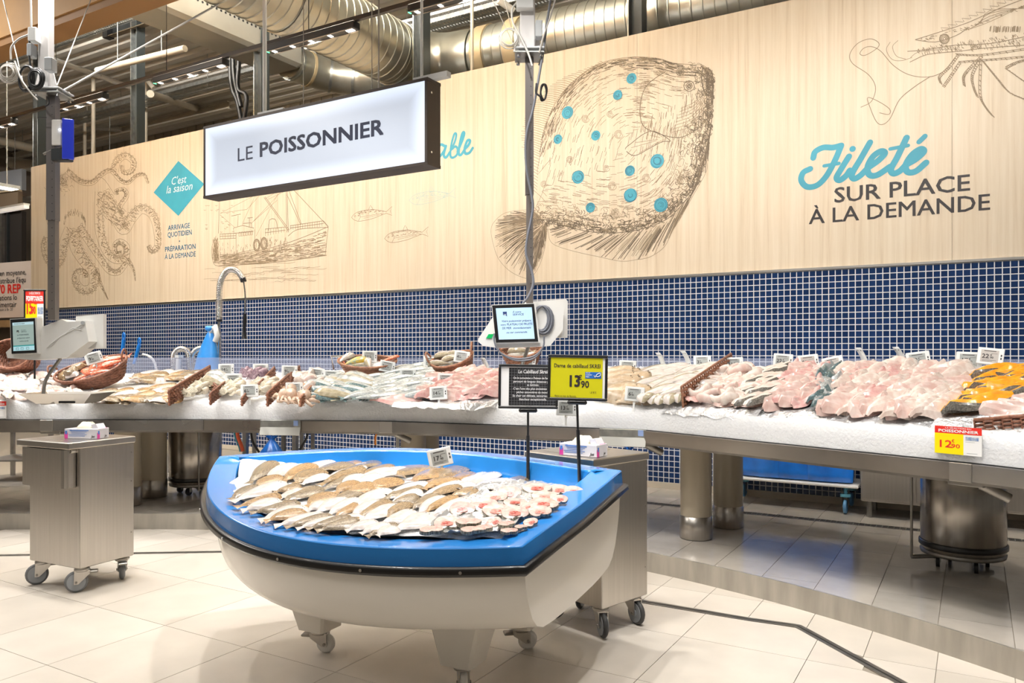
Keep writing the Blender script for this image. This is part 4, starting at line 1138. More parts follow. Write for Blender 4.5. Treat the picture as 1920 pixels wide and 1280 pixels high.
# ice bed
b = MB()
secs = [(0.0095, 0.905), (0.0095, 0.97), (0.0095, 1.035)]
US = []
for i in range(len(FP) - 1):
    n = max(6, int((FP[i + 1] - FP[i]).length / 0.05))
    US += [(i, k / n) for k in range(n + (1 if i == len(FP) - 2 else 0))]
TV = [0.02, 0.05, 0.09, 0.15, 0.22, 0.3, 0.38, 0.46, 0.54, 0.62, 0.7, 0.78, 0.86, 0.93, 1.0, 1.05, 1.1]
OFFS = {t: off(t) for t in [s_[0] for s_ in secs] + TV}
rows = []
for (i, f) in US:
    row = []
    for t, z in secs:
        q = OFFS[t][i].lerp(OFFS[t][i + 1], f); row.append((q.x, q.y, z))
    for t in TV:
        q = OFFS[t][i].lerp(OFFS[t][i + 1], f); z = ice_z(q.x, q.y) - 0.012
        z += 0.016 * noise.noise(Vector((q.x * 9, q.y * 9, 3))) + 0.008 * noise.noise(Vector((q.x * 30, q.y * 30, 1)))
        if t > 0.93: z += 0.012 + 0.02 * noise.noise(Vector((q.x * 5, q.y * 5, 9)))
        row.append((q.x, q.y, z))
    row.append((row[-1][0], row[-1][1], 0.95)); rows.append(row)
w = len(rows[0])
b.add([p for r_ in rows for p in r_], [(a * w + k, (a + 1) * w + k, (a + 1) * w + k + 1, a * w + k + 1) for a in range(len(rows) - 1) for k in range(w - 1)], 0, None, True)
ice = tag(b.build('ice_bed', M_ICE), 'deep bed of crushed ice filling the long fish counter', 'ice', kind='stuff')
# loose lumps of ice along the bed
b = MB()
for k in range(1500):
    i, f = R.choice(US); t = R.choice((R.uniform(.02, 1.08), R.uniform(.85, 1.1))); o_ = off(t) if False else None
    A = OFFS[min(TV, key=lambda v: abs(v - t))]; q = A[i].lerp(A[min(i + 1, len(FP) - 1)], f)
    x = q.x + R.uniform(-.03, .03); y = q.y + R.uniform(-.02, .02); z = ice_z(x, y); r = R.uniform(.006, .016)
    c = Vector((x, y, z)); pts = [c + Vector((R.uniform(-1, 1), R.uniform(-1, 1), R.uniform(-.6, 1))) * r for _ in range(6)]
    b.add(pts, [(0, 1, 2), (0, 2, 3), (0, 3, 4), (1, 4, 5), (2, 3, 5), (0, 4, 1), (1, 5, 2), (3, 5, 4)])
tag(b.build('loose_ice', M_ICE), 'loose ice crumbs scattered over the counter ice and between the fish', 'ice', kind='stuff')

# pillars, legs and pipes below the counter
M_PILLAR = mat('pillar_paint', (0.42, 0.365, 0.275), 0.4)
PBASE = {}
def pillar(px_, py_, lab):
    p = atz(px_, py_, 0.125)
    t = thing('counter_pillar', lab, 'pillar', (p.x, p.y, 0.125), group='round pillars under the counter')
    if not PBASE:
        b = MB(); b.cyl((0, 0, 0.155), (0, 0, 0.68), 0.108, n=32, caps=False); PBASE['s'] = b.mesh('shaft', M_PILLAR)
        b = MB(); b.lathe([(0.1, 0), (0.112, 0.006), (0.112, 0.16), (0.107, 0.163)], 32); PBASE['c'] = b.mesh('steel_collar', M_STEEL)
    link('shaft', PBASE['s'], t); link('steel_collar', PBASE['c'], t)
pillar(1305, 1008, 'beige pillar with shiny steel collar, front one of the right pair'); pillar(1365, 987, 'beige pillar in shade behind the front right pillar')
pillar(289, 931, 'beige pillar with steel collar between left trolley and drum bin'); pillar(240, 946, 'beige pillar mostly hidden behind the left steel trolley')
pillar(775, 948, 'left one of two pillars rising behind the boat'); pillar(800, 938, 'right one of two pillars rising behind the boat')

def drum(px_, py_, lab):
    p = atz(px_, py_, 0.125); p = Vector((p.x, p.y, 0.125))
    t = thing('drum_bin', lab, 'bin', p, group='round steel bins under the counter'); t.scale = (.87, .87, 1)
    b = MB(); b.lathe([(0.0, .1), (0.25, 0.1), (0.265, .115), (0.265, 0.68), (0.258, .685), (.25, .67), (.25, .12)], 40); b.build('drum', mat('bin_steel', (0.5, 0.46, 0.41), 0.24, 1.0, var=.25, scale=3, stretch=(6, 6, .3), rvar=.1), t)
    b = MB(); b.lathe([(0.266, .125), (.275, .13), (.275, .155), (.266, .16)], 40); b.build('rubber_band', M_RUBBER, t)
    b = MB(); b.lathe([(0.05, .075), (.262, .08), (.268, .1), (.05, .1)], 40); b.build('base_ring', M_STEELD, t)
    for k in range(4):
        a = .5 + k * PI / 2; c = Vector((.17 * math.cos(a), .17 * math.sin(a), 0))
        ca = link('castor', None, t, c)
        b = MB(); b.cyl((-.012, 0, .035), (.012, 0, .035), .035, n=16); b.build('wheel', M_BLACK, ca)
        b = MB()
        for s_ in (-1, 1): b.box((s_ * .018, .01, .058), (.004, .03, .06))
        b.box((0, .015, .085), (.04, .04, .006)); b.build('fork', M_GALV, ca)
    # pedal frame
    d_ = Vector((cam.location.x - p.x, cam.location.y - p.y, 0)).normalized(); s_ = Vector((d_.y, -d_.x, 0))
    e0 = d_ * .12 + s_ * -0.31 ; e0 = d_ * .17 - s_ * (-.31) if px_ < 600 else d_ * .17 + s_ * .31
    if px_ < 600: e0 = d_ * .28 - s_ * .03
    e0 = e0 + Vector((0, 0, .06))
    b = MB(); b.tube([e0 + Vector((0, 0, .66)), e0], .009, 8); b.build('pedal_rod', M_STEELD, t)
    b = MB(); b.tube([e0, e0 * .4 + Vector((0, 0, .04)), -e0 * .6 + Vector((0, 0, .07))], .014, 6); b.build('pedal_bar', M_STEELD, t)
drum(1805, 1062, 'tall steel drum bin on castors under the right end of the counter'); drum(367, 923, 'steel drum bin on castors between the pillars and the boat')
# steel legs and frames seen below the counter at left centre
def stand(name, lab, px_, py_, w_, dp, h, cat='table', shelf=True):
    p = atz(px_, py_, .125); t_, n_, u_ = st(p.x, p.y)
    t = thing(name, lab, cat, M=frame(Vector((p.x, p.y, .125)), Vector((u_.x, u_.y, 0))))
    for a in (-1, 1):
        for c in (0, 1):
            b = MB(); b.box((a * w_ / 2, c * dp, h / 2), (.035, .035, h)); b.build('leg', M_STEELD, t)
    b = MB(); b.box((0, dp / 2, h), (w_ + .06, dp + .06, .03)); b.build('worktop', M_STEELH, t)
    if shelf:
        b = MB(); b.box((0, dp / 2, .22), (w_, dp, .015)); b.build('shelf', M_STEELD, t)
    return t
stand('prep_table', 'steel prep table behind the boat under the counter', 650, 893, 1.1, .5, .6)
stand('prep_table', 'dark legged steel table left of the blue bag under the counter', 505, 903, .5, .3, .62)
stand('prep_table', 'steel table at the far left edge below the counter', 30, 905, .7, .5, .62)
def hose(lab, pts, r, m, name='hose'):
    b = MB(); C = spline(pts, 6); p0 = C[0]; b.tube([c - p0 for c in C], r, 8)
    return tag(b.build(name, m, None, p0), lab, 'hose')
def low(px_, py_, d_): return atd(px_, py_, d_)
hose('red hose hanging below the counter left of the boat', [low(444, 800, 6.6), low(446, 818, 6.6), low(452, 834, 6.6), low(455, 846, 6.6)], .016, mat('red_hose', (.6, .09, .03), .4))
hose('blue hose beside the red hose below the counter', [low(440, 800, 6.62), low(442, 818, 6.62), low(449, 834, 6.62), low(452, 846, 6.62)], .014, mat('blue_hose', (.03, .25, .35), .4))
hose('black cable hanging below the counter near the blue bag', [low(470, 806, 6.7), low(474, 828, 6.7), low(486, 848, 6.7)], .01, M_BLACK)
hose('looped black cable below the counter behind the boat', [low(578, 806, 6.7), low(574, 822, 6.7), low(562, 843, 6.7)], .01, M_BLACK)
hose('orange cable below the counter behind the boat', [low(707, 808, 6.5), low(704, 820, 6.5), low(704, 834, 6.5)], .008, mat('orange_cable', (.8, .25, .02), .4))

def bag(lab, c, w_, h, knot=True, rz=0.0, name='plastic_bag', square=False):
    t = thing(name, lab, 'bag', c, rz)
    b = MB(); n = 20; rs = R.random() * 9
    prof = [(0.3, 0), (0.5, .02), (0.52, .2), (0.5, .45), (.42, .7), (.2, .9), (.06, 1.0)] if not square else [(0.3, 0), (0.5, .015), (0.52, .3), (0.51, .6), (0.5, .93), (.46, .99), (.2, 1.0)]
    def fn(u, v):
        k = v * (len(prof) - 1); i = min(int(k), len(prof) - 2); f = k - i
        r = prof[i][0] * (1 - f) + prof[i + 1][0] * f; z = prof[i][1] * (1 - f) + prof[i + 1][1] * f
        a = 2 * PI * u
        q = 1.0
        if square: q = 1 / max(abs(math.cos(a)), abs(math.sin(a))) ** .8
        r *= q * (1 + .07 * noise.noise(Vector((math.cos(a) * 2, math.sin(a) * 2, z * 3 + rs))) + .04 * noise.noise(Vector((math.cos(a) * 6, math.sin(a) * 6, z * 2 + rs))))
        return (r * w_ * math.cos(a), r * w_ * .75 * math.sin(a), z * h)
    b.grid(fn, n * 2, 18); b.build('sack', M_BAG, t)
    if knot:
        b = MB()
        for k in range(7):
            a = k * .9; b.add([(0, 0, h * .96), (.16 * w_ * math.cos(a), .16 * w_ * math.sin(a), h * 1.1), (.22 * w_ * math.cos(a + .7), .22 * w_ * math.sin(a + .7), h * 1.06)], [(0, 1, 2)])
        b.lathe([(.05 * w_, h * .95), (.08 * w_, h * .98), (.05 * w_, h * 1.01)], 10); b.build('knot', M_BAG, t)
    return t
p = atd(510, 880, 8.0); bag('knotted bright blue bag standing below the counter behind the boat', (p.x, p.y, .125), .3, .43)
bag('knotted bright blue bag peeping over the right trolley top', Vector((atd(1180, 862, 6.9).x, atd(1180, 862, 6.9).y, .125)), .22, .45)
# trolley with blue sacks
A = atz(1395, 947, .125); E = atz(1600, 957, .125); E = atz(1590, 957, .125)
u_ = Vector((E.x - A.x, 0, 0)).normalized(); L = E.x - A.x
t = thing('sack_trolley', 'low trolley with blue castors carrying blue refuse sacks by the mosaic wall', 'trolley', (A.x - .1, A.y + .05, .125))
b = MB(); b.bbox((L / 2 + .05, .18, .225), (L + .3, .45, .02), .005); b.build('deck', M_WHITEPAINT, t)
for x_ in (0.0, L + .1):
    for y_ in (0.0, .36):
        ca = link('castor', None, t, (x_, y_, 0))
        b = MB(); b.tube([(0, .045 * math.cos(k * .524) + .0, .06 + .045 * math.sin(k * .524)) for k in range(12)], .014, 8, closed=True); b.cyl((-.01, 0, .06), (.01, 0, .06), .036, n=16); b.build('wheel', mat('castor_blue', (.1, .28, .5), .45), ca)
        b = MB()
        for s_ in (-1, 1): b.add([(s_ * .018, -.008, .055), (s_ * .018, .012, .055), (s_ * .018, .035, .14), (s_ * .018, -.02, .14), (s_ * .022, -.008, .055), (s_ * .022, .012, .055), (s_ * .022, .035, .14), (s_ * .022, -.02, .14)], [(0, 1, 2, 3), (7, 6, 5, 4), (0, 4, 5, 1), (1, 5, 6, 2), (2, 6, 7, 3)])
        b.build('fork', M_GALV, ca)
        b = MB(); b.cyl((0, 0, .14), (0, 0, .16), .04, n=14); b.cyl((0, 0, .16), (0, 0, .215), .014, n=10); b.build('bumper', mat('castor_teal', (.1, .32, .42), .4), ca)
for x_ in (-.08, L + .18):
    b = MB(); b.box((x_, .38, .55), (.03, .03, .64)); b.build('upright', M_GALV, t)
for k, (a_, c_) in enumerate(((1388, 1452), (1441, 1530), (1524, 1600))):
    m_ = (a_ + c_) / 2; q = atz(m_, 950, .125)
    bag('blue refuse sack on the trolley, %s of three from the left' % ORD[k], (q.x, A.y + .2, .362), .36, .62, False, .1 * (k - 1), 'refuse_sack', True)
# cabinets standing along the wall
def cabinet(lab, x0, x1, y0):
    t = thing('wall_cabinet', lab, 'cabinet', (x0, y0, .125))
    W = x1 - x0
    b = MB(); b.bbox((W / 2, .22, .46), (W, .44, .66), .006); b.build('body', M_STEEL, t)
    for k in range(2):
        b = MB(); b.bbox((W * (.25 + .5 * k), -.008, .44), (W * .47, .018, .58), .004); d_ = b.build('door', M_STEEL, t)
        b = MB(); b.cyl((W * (.42 + .16 * k), -.03, .66), (W * (.42 + .16 * k), -.03, .5), .008, n=8); b.build('handle', M_CHROME, d_)
    for x_ in (.06, W - .06):
        for y_ in (.05, .38):
            b = MB(); b.cyl((x_, y_, 0), (x_, y_, .14), .022, n=12); b.build('foot', M_STEELD, t)
cabinet('steel cabinet on short feet between the sacks and the drum bin', -.78, -.02, 6.76)
cabinet('steel cabinet on short feet at the right edge behind the drum bin', .05, 1.0, 6.76)
# pre-rinse tap, bag and utensils beyond the counter
bp = atd(410, 700, 8.4)
t = thing('prerinse_tap', 'tall spring spray tap rising in front of the mosaic', 'tap', (bp.x, bp.y, 0.99))
def tq(px_, py_): v = atd(px_, py_, 8.4); return Vector((v.x - bp.x, v.y - bp.y, v.z - .99))
b = MB(); b.tube([Vector((0, 0, 0)), tq(411, 600)], .016, 10); b.build('riser', M_CHROME, t)
C = spline([tq(411, 600), tq(411, 565), tq(413, 530), tq(422, 511), tq(434, 505), tq(447, 510), tq(456, 522)], 12)
b = MB(); b.tube(C, .012, 8); b.build('hose', M_GREYP, t)
b = MB(); pts = []
cum = 0
for i in range(len(C) - 1):
    for q in range(8):
        f = q / 8; c = C[i].lerp(C[i + 1], f); a = (i * 8 + q) * 2 * PI / 8.0 * 1.0
        d_ = (C[i + 1] - C[i]).normalized(); e1 = d_.orthogonal().normalized(); e2 = d_.cross(e1); pts.append(c + (e1 * math.cos(a) + e2 * math.sin(a)) * .028)
b.tube(pts, .006, 5); b.build('spring', M_CHROME, t)
b = MB(); b.cyl(tq(411, 603), tq(411, 594), .03, n=12); b.build('spring_collar', M_BLACK, t)
b = MB(); b.tube([tq(455, 521), tq(457, 528)], .032, 10); b.build('hose_end', M_BLACK, t)
b = MB(); b.tube(spline([tq(457, 526), tq(460, 555), tq(459, 590)], 5), .009, 8); b.build('spray_pipe', M_CHROME, t)
b = MB(); b.tube([tq(459, 588), tq(459, 603), tq(458, 615), tq(458, 628), tq(458, 635)], [.016, .02, .016, .022, .03], 10); b.build('spray_head', M_BLACK, t)
b = MB(); b.cyl(tq(411, 690), tq(411, 622), .024, n=12); b.build('mixer_body', M_CHROME, t)
t2 = stand('sink_stand', 'steel sink stand behind the counter under the spray tap', 408, 893, 1.2, .5, .85, 'sink', False)
t2.matrix_world = frame(Vector((bp.x, bp.y - .15, .125)), Vector((1, 0, 0)))
bb = atd(388, 694, 8.2)
t = thing('blue_bag', 'light blue polythene bag hanging knotted from the spray tap', 'bag', (bb.x, bb.y, bb.z))
hgt = atd(388, 622, 8.2).z - bb.z
def fn(u, v):
    a = 2 * PI * u; r = (.14 * (1 - v) ** .75 + .03) * (1 + .12 * noise.noise(Vector((math.cos(a) * 3, math.sin(a) * 3, v * 4))))
    return (r * math.cos(a) + .05 * v, r * .6 * math.sin(a), v * hgt)
b = MB(); b.grid(fn, 26, 14); b.build('sack', mat('pale_blue_polythene', (.045, .32, .85), .3, coat=.3, bump=.4, bscale=16), t)
b = MB(); b.lathe([(.03, hgt), (.06, hgt + .03), (.05, hgt + .06), (.0, hgt + .05)], 12, (.06, 0, 0)); b.build('knot', MATS['pale_blue_polythene'], t)
b = MB(); b.tube([(.06, 0, hgt), (.13, 0, hgt + .05), (.16, 0, hgt - .04), (.13, 0, hgt - .1)], .03, 8); b.build('white_wrap', M_WHITEP, t)
for k, (x0, y0, x1, y1) in enumerate(((229, 660, 233, 630), (255, 668, 263, 640))):
    a = atd(x0, y0, 8.0); e = atd(x1, y1, 8.0)
    t = thing('fish_scraper', ['blue handled tool standing upright behind the red fish basket', 'blue handled tool leaning right behind the red fish basket'][k], 'tool', a)
    v = e - a
    b = MB(); b.tube([-v * .5, v * .3, v * .78], [.014, .018, .02], 8); b.build('handle', mat('blue_handle', (.01, .22, .72), .35), t)
    b = MB(); b.tube([v * .78 + Vector((.02 * math.sin(q * .785), 0, .035 - .035 * math.cos(q * .785))) for q in range(8)], .008, 6, closed=True); b.build('hanging_loop', MATS['blue_handle'], t)
    b = MB(); b.tube([-v * .5, -v * 1.1], .008, 6); b.build('blade', M_CHROME, t)
def coil_hose(lab, pts, d_):
    C = spline([atd(x, y, d_) for x, y in pts], 10); p0 = C[0]; C = [c - p0 for c in C]
    t = thing('spring_hose', lab, 'hose', p0)
    b = MB(); b.tube(C, .012, 8); b.build('tube', M_GREYP, t)
    q = []
    for i in range(len(C) - 1):
        d2 = (C[i + 1] - C[i]).normalized(); e1 = d2.orthogonal().normalized(); e2 = d2.cross(e1)
        for k in range(6):
            a = k * PI / 3; q.append(C[i].lerp(C[i + 1], k / 6) + (e1 * math.cos(a) + e2 * math.sin(a)) * .026)
    b = MB(); b.tube(q, .006, 5); b.build('coil', M_CHROME, t)
coil_hose('chrome spring hose arching left above the flat fish', [(325, 692), (325, 668), (333, 656), (343, 654), (353, 662), (356, 690)], 8.3)
coil_hose('second chrome spring hose arching behind the light blue bag', [(359, 692), (360, 668), (368, 656), (380, 653), (390, 660)], 8.35)
# sink unit of hooked pale pipes rising from the ice
hose('pale curved pipe end rising from the ice beside the red fish basket', [atd(267, 664, 7.6), atd(278, 667, 7.6), atd(288, 676, 7.6), atd(294, 694, 7.6)], .012, M_WHITEP, 'pipe_end')
b = MB(); v0 = atd(335, 694, 8.2); b.tube([Vector((0, 0, 0)), atd(335, 672, 8.2) - v0], .03, 8); b.box(tuple(atd(336, 668, 8.2) - v0), (.06, .06, .03)); tag(b.build('tap_spout', M_WHITEP, None, v0), 'short pale tap spout under the left chrome spring hose', 'tap')
# ================================================================== FISH, BASKETS AND PRICE TAGS ON THE COUNTER ICE
def skin(name, a, c, scale=18, rough=0.22, **k): return mat(name, a, rough, col2=c, scale=scale, coat=.3, lo=.38, hi=.62, **k)
F_BROWN = [skin('sole_brown', (.36, .245, .13), (.16, .11, .06), 22, bump=.15), skin('sole_grey_brown', (.29, .22, .14), (.13, .1, .065), 22, bump=.15), skin('sole_amber', (.42, .26, .115), (.22, .13, .06), 20, bump=.15)]
F_BELLY = skin('fish_belly', (.66, .61, .58), (.54, .48, .45), 7)
F_WHITE = skin('white_flesh', (.76, .68, .62), (.66, .52, .46), 6)
F_PINK = skin('pink_flesh', (.72, .5, .46), (.64, .34, .32), 7)
F_PALEP = skin('pale_pink_flesh', (.74, .6, .55), (.66, .45, .4), 6)
F_RED = skin('red_fish', (.66, .09, .035), (.72, .3, .19), 20)
F_SILV = skin('silver_skin', (.55, .57, .57), (.36, .4, .41), 20, metal=.25)
F_BLUEB = skin('blue_back', (.07, .12, .13), (.18, .26, .27), 40, metal=.2)
F_DARK = skin('dark_skin', (.09, .085, .075), (.2, .185, .16), 30)
F_OLIVE = skin('olive_back', (.3, .26, .17), (.42, .37, .27), 16)
F_ORANGE = skin('orange_flesh', (.9, .4, .025), (.86, .3, .02), 7)
F_MAUVE = skin('mauve_skin', (.24, .15, .2), (.4, .28, .33), 14)
F_CREAM = skin('squid_white', (.7, .66, .55), (.6, .53, .41), 10)
F_TAN = skin('octopus_tan', (.55, .38, .28), (.65, .5, .39), 12)
F_BEIGE = skin('skate_beige', (.46, .34, .22), (.6, .5, .38), 8)
F_GOLD = skin('yellow_belly', (.75, .5, .03), (.3, .4, .3), 6)
F_EYE = mat('fish_eye', (.015, .015, .015), .15, coat=.6)
F_BLOOD = skin('blood_red', (.5, .05, .04), (.62, .2, .16), 30)

def flat_mesh(name, m_top, w=1.0, bend=0.0, n=14, tail=True, hump=.055):
    """flat fish: unit length along X (head at +0.5), unit width along Y, domed"""
    b = MB(); rows = []
    for i in range(n + 1):
        u = i / n; x = .5 - u
        h = .5 * math.sin(PI * min(1, u / .93) ** .6) ** .85 if 0 < u < .93 else 0
        h = max(h, .05 if u > .02 else .0)
        if tail and u > .86: h = .09 + (u - .86) * 1.0
        if u == 0: h = .04
        cy = bend * math.sin(PI * u * 1.1) - bend * .5
        T = hump * (1 if u < .8 else .35)
        row = []
        for k, (fy, fz) in enumerate(((-1, 0), (-.72, .7), (-.25, 1), (.25, 1), (.72, .7), (1, 0))):
            row.append((x, cy + fy * h * w, fz * T * min(1, h * 4)))
        rows.append(row)
    W = 6
    b.add([p for r in rows for p in r], [(i * W + k, i * W + k + 1, (i + 1) * W + k + 1, (i + 1) * W + k) for i in range(n) for k in range(W - 1)], 0, None, True)
    cy = -bend * .3
    for s_ in (-.06, .08): b.lathe([(.014, .0), (.01, .01), (0, .014)], 6, (.385, cy + s_ * w, hump * .9), 1)
    # central seam and head groove
    return b.mesh(name, [m_top, F_EYE])
def round_mesh(name, m_back, m_side, fat=1.0, bend=0.0, tail=.16, n=14):
    """fish lying on its side: back towards +Y; unit length, half height .11*fat"""
    b = MB(); K = 10; rows = []
    for i in range(n + 1):
        u = i / n; x = .5 - u * .86
        h = (.012 + .12 * fat * (math.sin(PI * min(1, u ** .62 * .96)) ** .8 if 0 < u < 1 else 0)) if u < 1 else .022
        h = max(h, .016)
        cy = bend * math.sin(PI * u)
        rows.append([(x, cy + h * math.cos(2 * PI * k / K), .55 * h * (1 + math.sin(2 * PI * k / K))) for k in range(K)])
    V_ = [p for r in rows for p in r]
    for k in range(K):
        a = math.cos(2 * PI * (k + .5) / K)
        b.add(V_, [(i * K + k, i * K + (k + 1) % K, (i + 1) * K + (k + 1) % K, (i + 1) * K + k) for i in range(n)], 0 if a > .18 else 1, None, True)
    b.add(rows[0], [tuple(range(K))], 1); 
    b.add([(-.34, .018, .015), (-.5, tail * .75 * fat, .018), (-.455, 0, .015), (-.5, -tail * .75 * fat, .012), (-.34, -.018, .01)], [(0, 1, 2), (0, 2, 4), (2, 3, 4)], 0)
    hb = .12 * fat
    b.add([(.1, hb * .9, .03), (.0, hb * 1.45, .02), (-.12, hb * .75, .02)], [(0, 1, 2)], 0)
    b.add([(.0, -hb * .9, .03), (-.08, -hb * 1.3, .015), (-.14, -hb * .6, .02)], [(0, 1, 2)], 1)
    b.add([(.26, -.02, hb * 1.1), (.12, -.06 * fat, hb * 1.15), (.14, .0, hb * 1.2)], [(0, 1, 2)], 1)
    b.lathe([(.017, 0), (.012, .012), (0, .014)], 8, (.41, .018 * fat, .085 * fat), 2)
    return b.mesh(name, [m_back, m_side, F_EYE])
def fillet_mesh(name, m, m2=None, seed=0, n=12, fold=.3, taper=.5):
    b = MB(); rows = []; W = 8
    for i in range(n + 1):
        u = i / n; x = .5 - u
        h = .5 * (math.sin(PI * (.06 + .9 * u ** (1 + .3 * taper))) ** .5) * (1 - taper * u * .6)
        cy = .12 * fold * math.sin(3 * u + seed)
        row = []
        for k in range(W + 1):
            f = -1 + 2 * k / W
            edge = 1 - abs(f) ** 3
            z = (.1 * edge + .07 * fold * math.sin(4.5 * u + f * 2 + seed * 2)) * (1 if 0 < i < n else .35)
            z += .03 * noise.noise(Vector((u * 4, f * 3, seed * 5.1)))
            y = cy + f * h * (1 + .12 * noise.noise(Vector((u * 5, f, seed * 3.3))))
            row.append((x, y, max(0, z)))
        rows.append(row)
    V_ = [p for r in rows for p in r]; w = W + 1
    for k in range(W):
        b.add(V_, [(i * w + k, i * w + k + 1, (i + 1) * w + k + 1, (i + 1) * w + k) for i in range(n)], 1 if (m2 is not None and k >= W - 2) else 0, None, True)
    return b.mesh(name, [m, m2 or m])
def curl_mesh(name, m, seed=0):
    b = MB(); P = []; a0 = seed
    for i in range(12):
        a = a0 + i * .42; r = .42 - .012 * i
        P.append(Vector((r * math.cos(a), r * math.sin(a) * .8, .12 + .06 * math.sin(i * .9 + seed))))
    b.tube(P, [.07 + .07 * math.sin(PI * (i + 1) / 13) for i in range(12)], 7)
    return b.mesh(name, m)
def squid_mesh(name, m):
    b = MB()
    b.tube([Vector((.5 - i * .08, .03 * math.sin(i), .1)) for i in range(8)], [.02, .09, .13, .14, .14, .13, .11, .09], 9)
    b.add([(.42, .05, .1), (.3, .26, .08), (.2, .1, .1)], [(0, 1, 2)]); b.add([(.42, -.05, .1), (.3, -.26, .08), (.2, -.1, .1)], [(0, 2, 1)])
    for k in range(6):
        a = -1 + k * .4
        b.tube([Vector((-.06, .02 * a, .1)), Vector((-.2, .1 * a, .12 + .02 * k)), Vector((-.34, .17 * a, .08)), Vector((-.45, .14 * a + .05, .05))], [.03, .026, .02, .006], 5)
    return b.mesh(name, m)
def octo_mesh(name, m):
    b = MB(); b.lathe([(.02, .34), (.14, .3), (.19, .2), (.16, .1), (.1, .04)], 12)
    for k in range(8):
        a = k * .785; r = R.uniform(.35, .5)
        b.tube([Vector((.1 * math.cos(a), .1 * math.sin(a), .08)), Vector((.28 * math.cos(a + .15), .28 * math.sin(a + .15), .12)), Vector((r * math.cos(a + .4), r * math.sin(a + .4), .06)), Vector((r * .85 * math.cos(a + .75), r * .85 * math.sin(a + .75), .05))], [.07, .055, .035, .012], 6)
    return b.mesh(name, m)

FISH = {
    'flat_brown': [flat_mesh('flatfish', F_BROWN[k % 3], bend=bd) for k, bd in enumerate((.0, .05, -.05))],
    'flat_white': [flat_mesh('flatfish', F_BELLY, bend=bd, hump=.05) for bd in (.0, .06, -.05)],
    'monk': [fillet_mesh('monkfish', F_PALEP if k % 2 else F_WHITE, None, k, taper=.9) for k in range(4)],
    'monk_dark': [fillet_mesh('monkfish', F_WHITE, F_DARK, k + 4, taper=.8) for k in range(2)],
    'bass': [round_mesh('silver_fish', F_BLUEB, F_SILV, 1.05, bd) for bd in (.03, -.02)],
    'bass_gold': [round_mesh('gilt_fish', F_OLIVE, F_SILV, 1.5, .03)],
    'mackerel': [round_mesh('mackerel', F_BLUEB, F_SILV, .85, bd) for bd in (.03, -.03, .0)],
    'whiting': [round_mesh('whiting', F_OLIVE, F_BELLY, .9, bd) for bd in (.04, .0, -.03)],
    'gurnard': [round_mesh('red_fish', F_RED, F_RED, 1.1, bd, .2) for bd in (.04, -.04)],
    'wrasse': [round_mesh('yellow_fish', F_GOLD, F_GOLD, 1.5, .02)],
    'bream': [round_mesh('bream', F_OLIVE, F_BELLY, 1.9, .02)],
    'pink': [fillet_mesh('pink_fillet', F_PINK if k % 2 else F_PALEP, None, k, fold=.8) for k in range(4)],
    'white': [fillet_mesh('white_fillet', F_WHITE if k % 3 else F_PALEP, None, k + 2, fold=.9, taper=.35) for k in range(5)],
    'skin': [fillet_mesh('skin_on_fillet', F_WHITE, F_DARK, k + 8, fold=.3, taper=.2) for k in range(2)],
    'mackfillet': [fillet_mesh('mackerel_fillet', F_SILV, F_BLUEB, k, fold=.9, taper=.5) for k in range(3)],
    'mackslice': [fillet_mesh('mackerel_fillet', F_BLUEB, F_SILV, k + 3, fold=.9, taper=.6) for k in range(2)],
    'orange': [fillet_mesh('smoked_fillet', F_ORANGE, F_DARK, k, fold=.6, taper=.55) for k in range(4)],
    'curl': [curl_mesh('squid_ring', F_PALEP if k % 2 else F_WHITE, k * 1.3) for k in range(3)],
    'squid': [squid_mesh('small_squid', F_CREAM)], 'squid_mauve': [squid_mesh('purple_squid', F_MAUVE)],
    'octopus': [octo_mesh('octopus', F_TAN)],
    'skate': [flat_mesh('skate_wing', F_BEIGE, 1.0, .08, tail=False)],
}
def lay(kind, a, e, wid, hgt, lift=0.0, tilt=0.0, zn=None, lab=None, cat='fish', group=None, name=None):
    me = R.choice(FISH[kind]); x = (a - e); L = x.length
    c = (a + e) / 2; n = zn if zn is not None else ice_n(c)
    M = frame(c + n * lift, x, n) @ Matrix.Rotation(tilt, 4, 'X') @ Matrix.Diagonal((L, wid, hgt, 1))
    o = link(name or me.name, me); o.matrix_world = M
    return tag(o, lab, cat, group)
def on_ice(px_, py_): return ice_hit(px_, py_)

